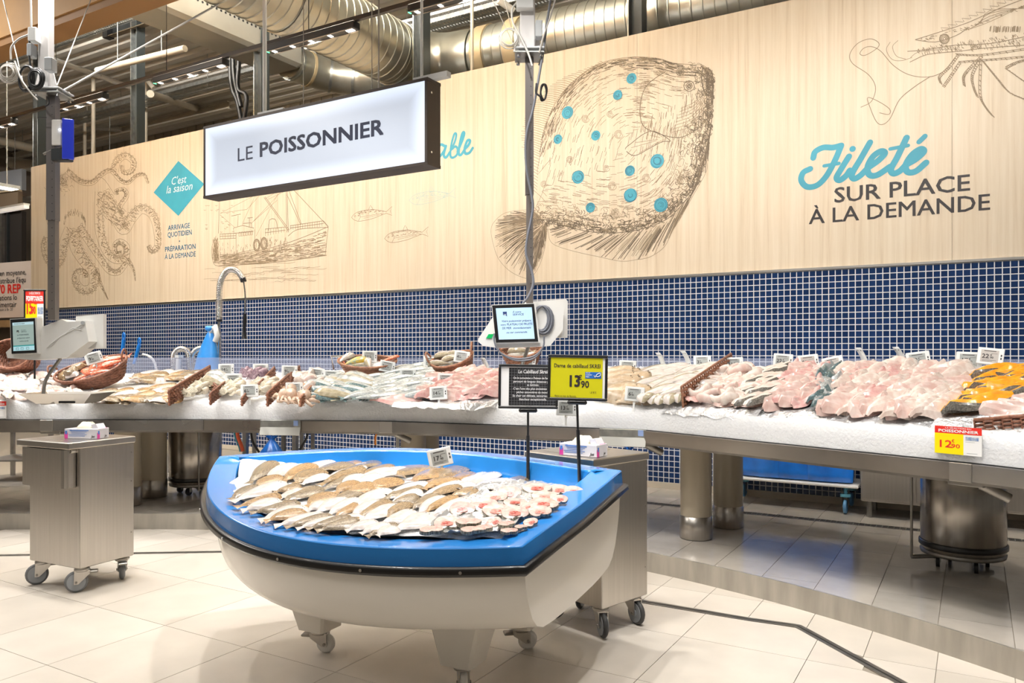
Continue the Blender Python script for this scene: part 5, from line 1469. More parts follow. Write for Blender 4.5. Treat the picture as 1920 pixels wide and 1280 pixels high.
def zone(kinds, poly, nu, nv, L, wid, hgt, ang, jit, label, cat, group, lift=(.002, .02), asp=1.0, mode='row'):
    """lays nu x nv fish over a quadrilateral of the ice given by its corners (left back, right back, right front, left front)"""
    q = [on_ice(*p) for p in poly]; out = []
    for j in range(nv):
        for i in range(nu):
            f = .1 + .86 * (j + .5 + R.uniform(-.25, .25)) / nv; u = (i + .5 * (1 + (j % 2) * .6 - .3) + R.uniform(-jit, jit)) / nu
            u = min(1, max(0, u))
            p = q[0].lerp(q[1], u).lerp(q[3].lerp(q[2], u), f); p.z = ice_z(p.x, p.y)
            t_, n_, u_ = st(p.x, p.y)
            an = ang + R.uniform(-jit, jit) * 1.2
            d_ = Vector((u_.x * math.cos(an) + n_.x * math.sin(an), u_.y * math.cos(an) + n_.y * math.sin(an), 0))
            ll = L * R.uniform(.85, 1.15)
            a = p + d_ * ll / 2; e = p - d_ * ll / 2; a.z = ice_z(a.x, a.y); e.z = ice_z(e.x, e.y)
            k = kinds[(i * 3 + j * 2 + R.randrange(2)) % len(kinds)]
            zn = ice_n(p) + Vector((-n_.x, -n_.y, 0)) * .24; out.append((j, p, k, a, e, zn.normalized()))
    # number them left to right within their row, as they are seen
    res = []
    for j in range(nv):
        row = sorted([o for o in out if o[0] == j], key=lambda o: to_px(o[1])[0])
        for r, (jj, p, k, a, e, zn) in enumerate(row):
            rn = ['back row', 'front row'][j] if nv == 2 else (['back row', 'middle row', 'front row'][j] if nv == 3 else ('single row' if nv == 1 else '%s row from the back' % ORD[j]))
            ls = label[k] if isinstance(label, dict) else label
            lab = '%s, %s from left in %s' % (ls, ORD[r], rn) if nv > 1 else '%s, %s from left' % (ls, ORD[r])
            res.append(lay(k, a, e, wid * R.uniform(.85, 1.15), hgt, R.uniform(*lift) + .006 * (nv - j) / nv, R.uniform(-.12, .12), zn, lab, cat, group))
    return res

def foil(lab, pts, depth, z=.004):
    """crumpled sheet following sighted points along its front edge, lying back over the ice"""
    P = spline([on_ice(*p) for p in pts], 8); b = MB(); rows = []
    for i, p in enumerate(P):
        t_, n_, u_ = st(p.x, p.y); r = []
        for k in range(9):
            f = k / 8 * depth - .012; x = p.x + n_.x * f; y = p.y + n_.y * f
            h = ice_z(x, y) + z + .014 * noise.noise(Vector((x * 22, y * 22, 4))) + (.006 if k else -.03 + .02 * noise.noise(Vector((x * 14, 1, 2))))
            r.append((x, y, h))
        rows.append(r)
    b.add([q for r in rows for q in r], [(i * 9 + k, (i + 1) * 9 + k, (i + 1) * 9 + k + 1, i * 9 + k + 1) for i in range(len(rows) - 1) for k in range(8)], 0, None, False)
    return tag(b.build('foil_sheet', M_FOIL), lab, 'foil')
foil('crumpled foil sheet under the pink fillets left of the signs', [(735, 757), (790, 757), (850, 760), (930, 758)], .35)
foil('crumpled foil sheet under the squid rings right of the woven divider', [(1240, 766), (1300, 770), (1370, 774), (1420, 776)], .4)
foil('crumpled foil sheet under the white and pink fillets', [(1425, 777), (1500, 781), (1600, 789), (1720, 796), (1800, 800)], .55)
foil('crumpled foil sheet with raised edges around the orange smoked fillets', [(1745, 797), (1800, 796), (1860, 790), (1935, 775)], .5, .012)

zone(['monk', 'monk', 'monk', 'monk_dark'], [(-60, 705), (108, 700), (130, 752), (-60, 752)], 9, 4, .3, .12, .3, 2.4, .25, {'monk': 'pale monkfish tail at left end', 'monk_dark': 'dark patched monkfish at left end'}, 'fish', 'monkfish tails at the left end of the counter')
zone(['monk', 'monk_dark'], [(96, 695), (128, 690), (165, 748), (130, 750)], 2, 4, .26, .1, .3, 2.2, .25, {'monk': 'pale monkfish beside left scale pan', 'monk_dark': 'dark monkfish beside left scale pan'}, 'fish', 'monkfish tails by the left scale')
zone(['flat_brown', 'flat_white'], [(255, 697), (392, 688), (380, 712), (250, 722)], 8, 3, .2, .15, .36, .75, .2, {'flat_brown': 'brown flatfish right of red basket', 'flat_white': 'white flatfish right of red basket'}, 'fish', 'flatfish behind the woven divider', (.003, .022))
zone(['flat_brown', 'flat_white'], [(175, 735), (345, 722), (318, 753), (165, 755)], 10, 4, .2, .15, .36, .7, .25, {'flat_brown': 'brown flatfish before the red basket', 'flat_white': 'white flatfish before the red basket'}, 'fish', 'flatfish in front of the red fish basket', (.003, .022))
zone(['squid'], [(352, 728), (392, 720), (388, 748), (340, 752)], 5, 3, .14, .16, .22, 1.0, .5, 'white squid in left squid heap', 'squid', 'small squid in the left compartment', (.01, .05))
zone(['squid'], [(430, 728), (456, 725), (452, 750), (408, 750)], 4, 3, .14, .16, .22, 1.2, .5, 'white squid in middle squid heap', 'squid', 'small squid in the middle compartment', (.01, .05))
zone(['squid'], [(486, 722), (520, 715), (502, 750), (470, 752)], 4, 3, .15, .17, .22, 1.0, .5, 'white squid in right squid heap', 'squid', 'small squid in the right compartment', (.01, .05))
zone(['bass_gold', 'whiting'], [(395, 722), (430, 716), (428, 735), (405, 738)], 2, 2, .3, .5, .5, 2.6, .2, 'speckled fish behind the 10 tag', 'fish', 'speckled fish behind the 10 euro tag', (.02, .04))
zone(['squid_mauve'], [(455, 708), (500, 704), (496, 718), (458, 722)], 3, 2, .18, .2, .3, 1.3, .4, 'purple cuttlefish behind 6 tag', 'cuttlefish', 'purple cuttlefish', (.02, .05))
zone(['octopus'], [(520, 730), (575, 728), (570, 757), (510, 757)], 3, 2, .25, .25, .3, 1.0, .5, 'tan octopus below the 12 tag', 'octopus', 'octopus in front of the 12 euro tag')
zone(['white', 'curl'], [(565, 708), (600, 702), (598, 752), (575, 750)], 3, 4, .2, .14, .3, 1.0, .6, 'white cuttlefish piece below 19 tag', 'seafood', 'white cuttlefish pieces', (.01, .05))
zone(['bass', 'bass', 'bass_gold'], [(600, 716), (690, 708), (690, 752), (600, 756)], 3, 5, .42, .42, .42, 2.75, .12, {'bass': 'silver fish below yellow fish basket', 'bass_gold': 'golden fish below yellow fish basket'}, 'fish', 'silver fish in the middle of the counter', (.01, .04))
zone(['mackerel', 'mackerel', 'bass'], [(690, 708), (800, 706), (805, 755), (655, 757)], 7, 6, .34, .34, .34, .55, .12, {'mackerel': 'small mackerel at counter middle', 'bass': 'silver fish among the mackerel'}, 'fish', 'mackerel in the middle of the counter', (.01, .04))
zone(['mackerel'], [(745, 690), (825, 687), (822, 706), (740, 707)], 5, 3, .34, .34, .34, .4, .15, 'mackerel between the two baskets', 'fish', 'mackerel between the baskets', (.01, .04))
zone(['pink', 'pink'], [(840, 712), (945, 706), (945, 752), (780, 755)], 7, 6, .25, .14, .5, .5, .5, 'soft pink fillet left of black sign', 'fillet', 'pink fillets left of the signs', (.01, .05))
zone(['pink'], [(735, 748), (800, 748), (800, 756), (735, 756)], 2, 1, .36, .16, .3, .3, .1, 'pink skate fillet at the front beside the mackerel', 'fillet', 'pink fillets at the front')
zone(['skate'], [(1145, 704), (1195, 702), (1190, 758), (1140, 756)], 2, 4, .33, .26, 1.2, .4, .3, 'beige skate wing by yellow sign', 'fish', 'skate wings right of the yellow sign', (.01, .04))
zone(['whiting', 'whiting'], [(1212, 697), (1345, 697), (1290, 755), (1195, 748)], 7, 6, .4, .42, .4, .62, .1, 'slim whiting left of long divider', 'fish', 'whiting left of the long woven divider', (.01, .045))
zone(['whiting'], [(1195, 745), (1300, 752), (1285, 762), (1175, 758)], 9, 1, .16, .4, .4, -1.3, .2, 'small fish with head facing front below the whiting', 'fish', 'small fish heads at the front edge', (.02, .04))
zone(['curl', 'curl', 'pink', 'white'], [(1368, 706), (1420, 700), (1405, 770), (1300, 765)], 6, 6, .2, .18, .25, 1.0, .8, {'curl': 'pink squid ring right of divider', 'pink': 'pink squid strip right of divider', 'white': 'white squid strip right of divider'}, 'seafood', 'squid rings right of the long woven divider', (.01, .05))
zone(['skin'], [(1440, 696), (1475, 696), (1440, 770), (1395, 770)], 2, 6, .28, .13, .36, 1.1 + PI, .15, 'dark skinned white fillet below 22 tag', 'fillet', 'skin on fillets below the 22 euro tag', (.03, .055))
zone(['pink', 'pink'], [(1485, 694), (1540, 694), (1528, 776), (1450, 773)], 4, 7, .24, .13, .5, 1.05, .35, 'rosy fillet left of mackerel fillets', 'fillet', 'rosy pink fillets', (.008, .035))
zone(['mackfillet', 'mackslice'], [(1542, 700), (1572, 700), (1562, 778), (1532, 776)], 3, 10, .15, .085, .35, 1.3, .5, 'shiny mackerel fillet in narrow column', 'fillet', 'mackerel fillets in a narrow column', (.03, .05))
zone(['white', 'white', 'pink'], [(1580, 700), (1700, 696), (1690, 790), (1565, 780)], 8, 7, .24, .14, .5, 1.05, .4, {'white': 'white fillet right of mackerel fillets', 'pink': 'pinkish fillet right of mackerel fillets'}, 'fillet', 'white fillets right of the mackerel fillets', (.008, .035))
zone(['white', 'white'], [(1705, 697), (1820, 697), (1755, 790), (1690, 792)], 6, 7, .24, .14, .5, 1.0, .4, 'white fillet left of orange fish', 'fillet', 'white fillets left of the orange fish', (.008, .035))
zone(['white', 'pink'], [(1835, 705), (1862, 700), (1770, 785), (1745, 788)], 1, 5, .24, .1, .4, .75, .1, {'white': 'pale fillet along foil edge', 'pink': 'mauve fillet along foil edge'}, 'fillet', 'fillets along the foil edge', (.01, .04))
zone(['orange'], [(1880, 708), (1975, 698), (1905, 772), (1782, 796)], 5, 6, .25, .11, .36, .72 + PI, .12, 'orange smoked fillet in foil', 'fillet', 'orange smoked fillets', (.012, .06))
zone(['white'], [(1925, 768), (1990, 755), (1980, 788), (1868, 798)], 3, 2, .22, .11, .35, .55, .1, 'long white fillet at right edge', 'fillet', 'white fillets at the right edge', (.03, .05))

# ---- woven dividers
def divider(lab, p0, p1, h, pale=False):
    a = on_ice(*p0); e = on_ice(*p1); m1 = M_WICKER2 if pale else M_WICKER
    d_ = e - a; L = d_.length; M = frame(a + Vector((0, 0, -.02)), d_, Vector((0, 0, 1)))
    t = thing('woven_divider', lab, 'divider', M=M)
    b = MB(); n = max(4, int(L / .035))
    rows_ = 5
    for r in range(rows_):
        z = .012 + r * (h - .015) / rows_
        pts = []
        for k in range(n * 2 + 1):
            pts.append(Vector((L * k / (2 * n), .013 * math.sin(PI * k / 2 + PI * r), z)))
        b.tube(pts, min(.0085, h / 14), 5)
    tag(b.build('weave', m1, t), kind='stuff')
    b = MB()
    for k in range(n + 1): b.cyl((L * k / n, 0, 0), (L * k / n, 0, h), .005, n=5)
    tag(b.build('stakes', m1, t), kind='stuff')
    b = MB(); b.tube([(0, 0, 0), (0, 0, h), (L, 0, h), (L, 0, 0)], .009, 6); b.build('frame', m1, t)
divider('long woven divider slanting beside the flatfish', (318, 757), (394, 706), .12)
divider('short woven divider meeting the long one behind the squid', (380, 716), (408, 744), .1)
divider('woven divider between left and middle squid heaps', (395, 754), (434, 722), .09)
divider('small woven divider under the lower 6 euro tag', (454, 756), (464, 742), .06)
divider('woven divider rising left of the upper 9 euro tag', (485, 738), (515, 704), .1)
divider('long woven divider between squid and octopus', (502, 758), (542, 718), .1)
divider('short woven divider behind the 12 euro tag', (546, 714), (562, 700), .09)
divider('woven divider right of the octopus by the silver fish', (564, 760), (602, 714), .07, True)
divider('long pale brown woven divider between whiting and squid rings', (1282, 764), (1374, 697), .16, True)
divider('low woven tray edge at the right front corner', (1830, 803), (1990, 790), .06)

# ---- baskets
def basket(name, lab, c, a, bb, h, rot, flare=.72, handles=True, pale=False, lining=True):
    m1 = M_WICKER2 if pale else M_WICKER
    t = thing(name, lab, 'basket', M=Matrix.Translation(c) @ rot); t.location = c
    b = MB(); rows_ = 11; N = 72
    for r in range(rows_):
        f = r / (rows_ - 1); s_ = flare + (1 - flare) * f ** .8; z = h * f
        pts = []
        for k in range(N):
            q = 2 * PI * k / N; w_ = 1 + .016 * math.sin(k * PI / 2 + PI * r) ; up = 0.12 * h * abs(math.cos(q)) ** 3 * f
            pts.append((a * s_ * w_ * math.cos(q), bb * s_ * w_ * math.sin(q), z + up))
        b.tube(pts, h / rows_ * .62, 5, closed=True)
    tag(b.build('woven_side', m1, t), kind='stuff')
    b = MB(); b.tube([(a * 1.02 * math.cos(k * PI / 24), bb * 1.03 * math.sin(k * PI / 24), h * 1.03 + 0.12 * h * abs(math.cos(k * PI / 24)) ** 3) for k in range(48)], .012, 7, closed=True); b.build('rim', m1, t)
    b = MB(); b.prism([(a * flare * math.cos(k * PI / 16), bb * flare * math.sin(k * PI / 16)) for k in range(32)], -.006, .006); b.build('base', m1, t)
    if handles:
        for s_ in (-1, 1):
            b = MB(); b.tube([(s_ * (a * 1.0 + .02 * math.sin(q)), .06 * math.cos(q), h * 1.3 + .07 * math.sin(q)) for q in [k * PI / 8 for k in range(9)]], .009, 6); b.build('handle', m1, t)
    if not lining: return t
    b = MB()
    def fn(u, v):
        q = 2 * PI * u; r = v * .96; k_ = flare + (1 - flare) * .7
        return (a * k_ * r * math.cos(q), bb * k_ * r * math.sin(q), h * (.62 + .12 * (1 - r * r)) + .01 * noise.noise(Vector((r * math.cos(q) * 5, r * math.sin(q) * 5, a))))
    b.grid(fn, 28, 7)
    o = tag(b.build('basket_ice', M_ICE), 'crushed ice filling the ' + lab, 'ice', kind='stuff'); o.matrix_world = t.matrix_world.copy()
    return t
def in_basket(t, kind, x, y, z, ang, L, w_, h_, lab, cat='fish', group=None, tilt=0):
    M = t.matrix_world @ Matrix.Translation((x, y, z)) @ Matrix.Rotation(ang, 4, 'Z') @ Matrix.Rotation(tilt, 4, 'Y') @ Matrix.Diagonal((L, w_, h_, 1))
    me = R.choice(FISH[kind]); o = link(me.name, me); o.matrix_world = M
    return tag(o, lab, cat, group)
def b_rot(yaw, pitch, roll): return Euler((roll, pitch, yaw)).to_matrix().to_4x4()
VY = math.radians(30.5)
c = on_ice(185, 722); c.z += .03
B1 = basket('oval_basket', 'large dark oval basket of red fish near the left end', c, .3, .17, .13, b_rot(VY + .0, -.22, .55))
for k, (x, y, z, an, L) in enumerate(((.1, .05, .11, 3.3, .3), (.16, .0, .13, 3.4, .3), (.1, -.03, .12, 3.3, .28), (.18, .06, .14, 3.2, .3), (.06, -.07, .12, 2.9, .2), (.0, -.05, .12, 2.6, .18), (-.05, -.08, .11, 3.6, .17), (-.02, .02, .11, 3.0, .2), (.12, -.09, .12, 3.2, .2))):
    in_basket(B1, 'gurnard', x, y, z, an, L, L * .95, L * .9, 'red spiny fish in the large oval basket, %s laid' % ORD[k], group='red fish in the large basket')
for k, (x, y, kd) in enumerate(((-.2, .06, 'flat_white'), (-.22, -.03, 'flat_brown'), (-.14, -.04, 'flat_white'), (-.12, .06, 'flat_brown'), (-.15, .0, 'flat_brown'))):
    in_basket(B1, kd, x, y, .12 + .008 * k, 1.0 + k * .8, .15, .12, .6, ('pale flat fish' if kd == 'flat_white' else 'grey round flatfish') + ' at the left end of the red fish basket, %s laid' % ORD[k])
c = on_ice(690, 702); c.z += .02
B2 = basket('oval_basket', 'long oval basket with a yellow fish in the middle of the counter', c, .25, .13, .1, b_rot(VY, 0.02, .42), .75, False, True)
in_basket(B2, 'wrasse', -.1, -.03, .1, .4, .24, .24, .26, 'yellow and blue fish lying in the middle basket')
in_basket(B2, 'bream', -.19, .02, .11, .9, .2, .15, .2, 'silver grey fish head at the left end of the middle basket')
in_basket(B2, 'gurnard', -.22, .0, .1, 2.2, .14, .12, .15, 'small reddish fish at the far left of the middle basket')
in_basket(B2, 'bream', .02, -.05, .1, 1.9, .18, .15, .18, 'striped silver fish standing in the centre of the middle basket')
in_basket(B2, 'gurnard', .2, .0, .13, .7, .2, .16, .18, 'reddish fish tail at the right end of the middle basket')
b = MB(); v0 = atd(626, 668, 7.0); b.tube([(0, 0, -.12), (-.03, 0, 0), (.16, .02, 0), (.19, .02, -.06)], .009, 7); tag(b.build('bent_rod', M_CHROME, None, v0), 'bent steel rod handle rising behind the yellow fish basket', 'rod')
c = on_ice(856, 706); c.z += .02
B3 = basket('oval_basket', 'oval basket of white fish left of the right scale', c, .18, .13, .14, b_rot(VY - .1, -.22, .45), .7, True, True)
for k, (x, y, an) in enumerate(((-.1, -.03, 2.9), (.02, .0, 3.3), (.05, .05, 3.1), (-.04, .05, 3.0))):
    in_basket(B3, 'bream', x, y, .13 + .01 * k, an, .24, .15, .2, 'pale silver fish in the basket left of the right scale, %s laid' % ORD[k], group='silver fish in the small basket')
c = on_ice(980, 690); c.z += .03
B4 = basket('oval_basket', 'oval basket partly hidden behind the black sign', c, .17, .12, .13, b_rot(VY, -.1, .45), .7, True, True)
in_basket(B4, 'bream', 0, 0, .12, 3.0, .25, .15, .2, 'grey fish in the basket behind the black sign')
c = on_ice(46, 703); c.z += .12
B0 = basket('oval_basket', 'dark woven basket tipped on its side behind the left scale', c, .2, .14, .16, b_rot(VY - .2, 0.15, 1.1), .75, False, False, False)
c = on_ice(5, 690); c.z += .02
B5 = basket('oval_basket', 'pale basket at the very left edge behind the scale', c, .2, .13, .08, b_rot(VY, 0, .2), .75, False, True)

# ---- electronic price tags
M_TAG = mat('tag_case', (.74, .76, .76), .4); M_LCD = mat('tag_screen', (.36, .38, .37), .3); M_LCDW = mat('tag_screen_warm', (.46, .43, .4), .3)
_pm = {}
def tag_meshes():
    b = MB(); b.bbox((0, 0, .05), (.132, .012, .1), .004); _pm['case'] = b.mesh('case', M_TAG)
    b = MB(); b.box((-.004, -.0066, .05), (.088, .0012, .072)); _pm['s0'] = b.mesh('screen', M_LCD)
    b = MB(); b.box((-.004, -.0066, .05), (.088, .0012, .072)); _pm['s1'] = b.mesh('screen', M_LCDW)
    b = MB()
    b.box((-.004, -.0075, .08), (.06, .0006, .004)); b.box((.018, -.0075, .066), (.03, .0006, .0015)); b.box((-.004, -.0075, .026), (.07, .0006, .0015)); b.box((-.014, -.0075, .02), (.05, .0006, .0015))
    _pm['lines'] = b.mesh('small_print', M_CHAR)
    b = MB(); b.box((.053, -.0066, .058), (.007, .001, .012)); b.box((.053, -.0066, .04), (.007, .001, .012)); _pm['marks'] = b.mesh('key_marks', M_CHAR)
    b = MB(); b.box((0, .012, 0.03), (.016, .006, .09)); b.box((0, .012, -.03), (.012, .004, .06)); _pm['clip'] = b.mesh('clip', M_WHITEP)
tag_meshes()
def price_tag(px_, py_, price, cents, lab, roll=0.0, tilt=-.3, d_=None, yaw=0.0, k=1.0, warm=False):
    c = atd(px_, py_, d_) if d_ else None
    if c is None:
        g = on_ice(px_, py_ + 13); r = ray(px_, py_); kk = (g.x * r.x + g.y * r.y) / (r.x ** 2 + r.y ** 2); c = Vector((r.x * kk, r.y * kk, CH + r.z * kk))
        if abs(to_px(g)[1] - py_) > 26: c = g + Vector((0, 0, .05))
        c = c - Vector((r.x, r.y, 0)) * .13
    az = math.atan2(-c.x, c.y)
    M = Matrix.Translation(c) @ Matrix.Rotation(az + yaw, 4, 'Z') @ Matrix.Rotation(tilt, 4, 'X') @ Matrix.Rotation(roll, 4, 'Y') @ Matrix.Diagonal((k, k, k, 1)) @ Matrix.Translation((0, 0, -.05))
    t = thing('price_tag', lab, 'price tag', M=M, group='electronic price tags on the ice')
    link('case', _pm['case'], t); link('screen', _pm['s1' if warm else 's0'], t); link('small_print', _pm['lines'], t); link('key_marks', _pm['marks'], t); link('clip', _pm['clip'], t)
    text(price, .036, M_CHAR, t, Matrix.Translation((-.042, -.0085, .036)) @ Matrix.Rotation(PI / 2, 4, 'X'), 'price', .02)
    text(cents, .017, M_CHAR, t, Matrix.Translation((-.042 + .0205 * len(price), -.0085, .036)) @ Matrix.Rotation(PI / 2, 4, 'X'), 'cents', .02)
    text('\u20ac', .013, M_CHAR, t, Matrix.Translation((-.042 + .0205 * len(price), -.0085, .052)) @ Matrix.Rotation(PI / 2, 4, 'X'), 'euro_sign', .02)
dep = lambda o: o.location.dot(Vector((-.5075, .8616, 0)))
BD_ = {176: dep(B1) - .14, 693: dep(B2) + .02, 726: dep(B2) - .13, 866: dep(B3) - .1, 990: dep(B4) - .1}
TAGS = [(176, 671, '9', '90', 'price tag reading 9 leaning on the red fish basket', -.28), (424, 692, '14', '90', 'price tag reading 14 beside the light blue bag', 0), (438, 711, '10', '90', 'price tag reading 10 over the grey speckled fish', 0),
        (489, 692, '6', '90', 'price tag reading 6 behind the purple cuttlefish', 0), (468, 731, '6', '90', 'price tag reading 6 in front of the squid heaps', 0), (543, 695, '9', '90', 'price tag reading 9 behind the short divider', .03), (552, 727, '12', '90', 'price tag reading 12 above the octopus', 0),
        (593, 700, '19', '90', 'price tag reading 19 half hidden left of the silver fish', .15), (621, 704, '11', '90', 'price tag reading 11 above the silver fish', .05), (693, 668, '11', '90', 'price tag reading 11 standing over the yellow fish basket', .04), (726, 687, '26', '90', 'price tag reading 26 lying in the right end of the middle basket', .2),
        (765, 702, '4', '90', 'price tag reading 4 among the mackerel', 0), (808, 678, '7', '90', 'pale price tag standing left of the white fish basket', .06), (836, 711, '17', '90', 'price tag reading 17 above the pink fillets', .04), (822, 735, '14', '90', 'price tag reading 14 in front of the pink fillets', -.07),
        (866, 669, '4', '90', 'price tag reading 4 on the white fish basket', .12), (990, 676, '8', '90', 'price tag hidden behind the black sign', .1), (1177, 687, '14', '90', 'price tag reading 14 right of the yellow sign', .05), (1190, 737, '6', '90', 'price tag reading 6 at the skate wings', .08),
        (1317, 678, '3', '90', 'price tag reading 3 behind the whiting', -.02), (1376, 682, '11', '90', 'price tag reading 11 at the top of the long pale divider', -.03), (1468, 676, '22', '90', 'price tag reading 22 behind the skin on fillets', .07), (1516, 678, '9', '90', 'warm toned price tag reading 9 behind the pink fillets', -.12),
        (1562, 682, '11', '90', 'tilted price tag reading 11 behind the mackerel fillets', -.22), (1722, 674, '19', '90', 'price tag reading 19 behind the white fillets', -.14), (1817, 675, '17', '90', 'price tag reading 17 left of the topmost right tag', .05), (1857, 668, '22', '90', 'tilted price tag reading 22 behind the orange fish', .12), (1062, 762, '13', '90', 'price tag half hidden below the yellow sign', 0.05)]
for px_, py_, p_, c_, lab, roll in TAGS:
    price_tag(px_, py_, p_, c_, lab, roll, R.uniform(-.3, -.15), BD_.get(px_), yaw=R.uniform(-.15, .15), warm=(px_ in (1516, 1857, 1562)))
def holder(px_, py_, lab, fl=1):
    g = on_ice(px_, py_ + 15)
    az = math.atan2(-g.x, g.y)
    t = thing('tag_holder', lab, 'tag holder', g + Vector((0, 0, -.02)), az + .9 * fl, 'empty tag holders')
    b = MB(); P = [(-.07 * fl * math.sin(q) * 1.0 + .03 * fl, 0, .15 * math.sin(q)) for q in [k * PI / 16 for k in range(9)]]
    P = [(.05 * fl - .08 * fl * (k / 8) ** 2, 0, .02 + .14 * k / 8) for k in range(9)]
    vv = []
    for x_, y_, z_ in P: vv += [(x_, -.022, z_), (x_, .022, z_), (x_ + .006, .022, z_), (x_ + .006, -.022, z_)]
    b.add(vv, [(i * 4 + k, i * 4 + (k + 1) % 4, i * 4 + 4 + (k + 1) % 4, i * 4 + 4 + k) for i in range(8) for k in range(4)] + [(3, 2, 1, 0), (32, 33, 34, 35)], 0, None, True); b.build('curved_back', M_WHITEP, t)
    b = MB()
    for z_ in (.06, .14):
        for y_ in (-.011, .011): b.box((.05 * fl - .08 * fl * ((z_ - .02) / .14) ** 2 + .003, y_, z_), (.012, .005, .005))
    b.build('slots', M_CHAR, t)
    b = MB(); b.box((.05 * fl, 0, .0), (.008, .02, .06)); b.build('spike', M_STEELD, t)
holder(908, 686, 'white empty tag holder standing right of the white fish basket'); holder(1237, 679, 'white empty tag holder above the skate wings'); holder(1284, 676, 'white empty tag holder above the whiting'); holder(1613, 676, 'white empty tag holder leaning right of the tilted 11 tag'); holder(1684, 676, 'white empty tag holder left of the 19 tag')

# ---- paper price cards on the front panes
def card(lab, px_, py_, wpx, hpx, whole, cents, on_front=True, d_=None, ny=0.0):
    k = None
    if on_front:
        p = atz(px_, py_ + 30, .97)
        r = ray(px_, py_)
        lo = 2.0
        for i in range(400):
            kk = 2.0 + i * .02; q = Vector((r.x * kk, r.y * kk))
            if st(q.x, q.y)[0] > -.012: break
        c = Vector((r.x * kk, r.y * kk, CH + r.z * kk)); t_, n_, u_ = st(c.x, c.y); rt = Vector((u_.x, u_.y, 0)); d_ = kk
        fc = max(.55, abs(Vector((u_.x, u_.y)).dot(Vector((.8616, .5075)))))
    else:
        c = atd(px_, py_, d_); rt = Vector((.8616, .5075, 0)); fc = 1
    w_, h_ = wpx * d_ / 1474 / fc, hpx * d_ / 1474
    M = upright(c, rt, Vector((0, 0, 1)))
    t = thing('price_card', lab, 'price card', M=M, group='red and yellow price cards')
    b = MB(); b.box((0, 0, 0), (w_, h_, .003)); b.build('card', M_WHITE, t)
    b = MB(); b.box((0, h_ * .37, .0018), (w_, h_ * .26, .001)); b.build('red_header', M_RED, t)
    b = MB(); b.box((-w_ * .19, -h_ * .13, .0018), (w_ * .62, h_ * .74, .001)); b.build('yellow_field', M_YELLOW, t)
    b = MB(); b.box((w_ * .3, h_ * .1, .0018), (w_ * .27, h_ * .13, .001)); b.build('picture', mat('card_picture', (.1, .2, .45), .4, col2=(.5, .55, .6), scale=60), t)
    def tx(s, x, y, hh, m, bold=.02, width=None): text(s, hh * h_ / .72, m, t, Matrix.Translation((x * w_, (y + (ny if m is M_RED else 0)) * h_, .003)), bold=bold, width=width)
    tx('LA S\u00c9LECTION DU', -.27, .42, .05, M_WHITE, .01, w_ * .55); tx('POISSONNIER', -.42, .29, .1, M_WHITE, .04, w_ * .84)
    tx(whole, -.45, -.27, .27, M_RED, .02, w_ * .26); tx(cents, -.14, -.27, .15, M_RED, .02, w_ * .18); tx('\u20ac', -.13, -.08, .12, M_RED, .01)
    b = MB(); b.box((w_ * .26, -h_ * .02, .0018), (w_ * .2, h_ * .012, .001)); b.box((w_ * .3, -h_ * .42, .0018), (w_ * .22, h_ * .015, .001)); tag(b.build('small_print', M_GREYP, t), kind='stuff')
    return t, w_, h_
card('red and yellow price card reading 12 on the right front pane', 1796, 826, 51, 52, '12', '90')
card('red and yellow price card cut by the left edge of the picture', -8, 768, 40, 32, '11', '90')
t, w_, h_ = card('framed red and yellow card reading 15 above the left scale screen', 65, 592, 37, 96, '15', '90', False, 6.3, .31)
b = MB()
for c_, s_ in (((0, h_ / 2, 0), (w_ + .02, .012, .012)), ((0, -h_ / 2, 0), (w_ + .02, .012, .012)), ((-w_ / 2, 0, 0), (.012, h_, .012)), ((w_ / 2, 0, 0), (.012, h_, .012))): b.bbox(c_, s_, .002)
b.build('frame', M_BLACK, t)
b = MB(); b.cyl((0, -h_ / 2, 0), (0, -h_ / 2 - .3, 0), .008, n=8); b.build('stem', M_BLACK, t)
# ================================================================== THE BOAT
TH = 0.4635; RHO = 0.06 / 0.5227
def bd(d, l): return dl(d, l)
B_O = bd(3.1432, 0.2683)
B_S = bd(math.sin(TH), -math.cos(TH)); B_B = bd(math.cos(TH), math.sin(TH))       # along the keel to the bow / towards the far side
BM = Matrix((B_S, -B_B, Vector((0, 0, 1)))).transposed().to_4x4(); BM.translation = B_O     # local: x to bow, y to the near side
BMI = BM.inverted()
BL = 1.9777
def bez(t):
    P = [(0, .5227), (.6494, .7607), (1.3384, .9116), (BL, 0)]; m = 1 - t
    return tuple(m ** 3 * P[0][k] + 3 * m * m * t * P[1][k] + 3 * m * t * t * P[2][k] + t ** 3 * P[3][k] for k in (0, 1))
BT = [bez(k / 60) for k in range(61)]
bxs = [p[0] for p in BT]; bys = [p[1] for p in BT]
def beam(s_): return interp(bxs, bys, s_)
def rimz(s_, y_=0.0): f = max(0, min(BL, s_)) / BL; return .82 - .0627 * f + .1337 * f * f - y_ * RHO
def dense(P, n=1): return P
side = [bez((k / 40) ** 1.0) for k in range(41)]
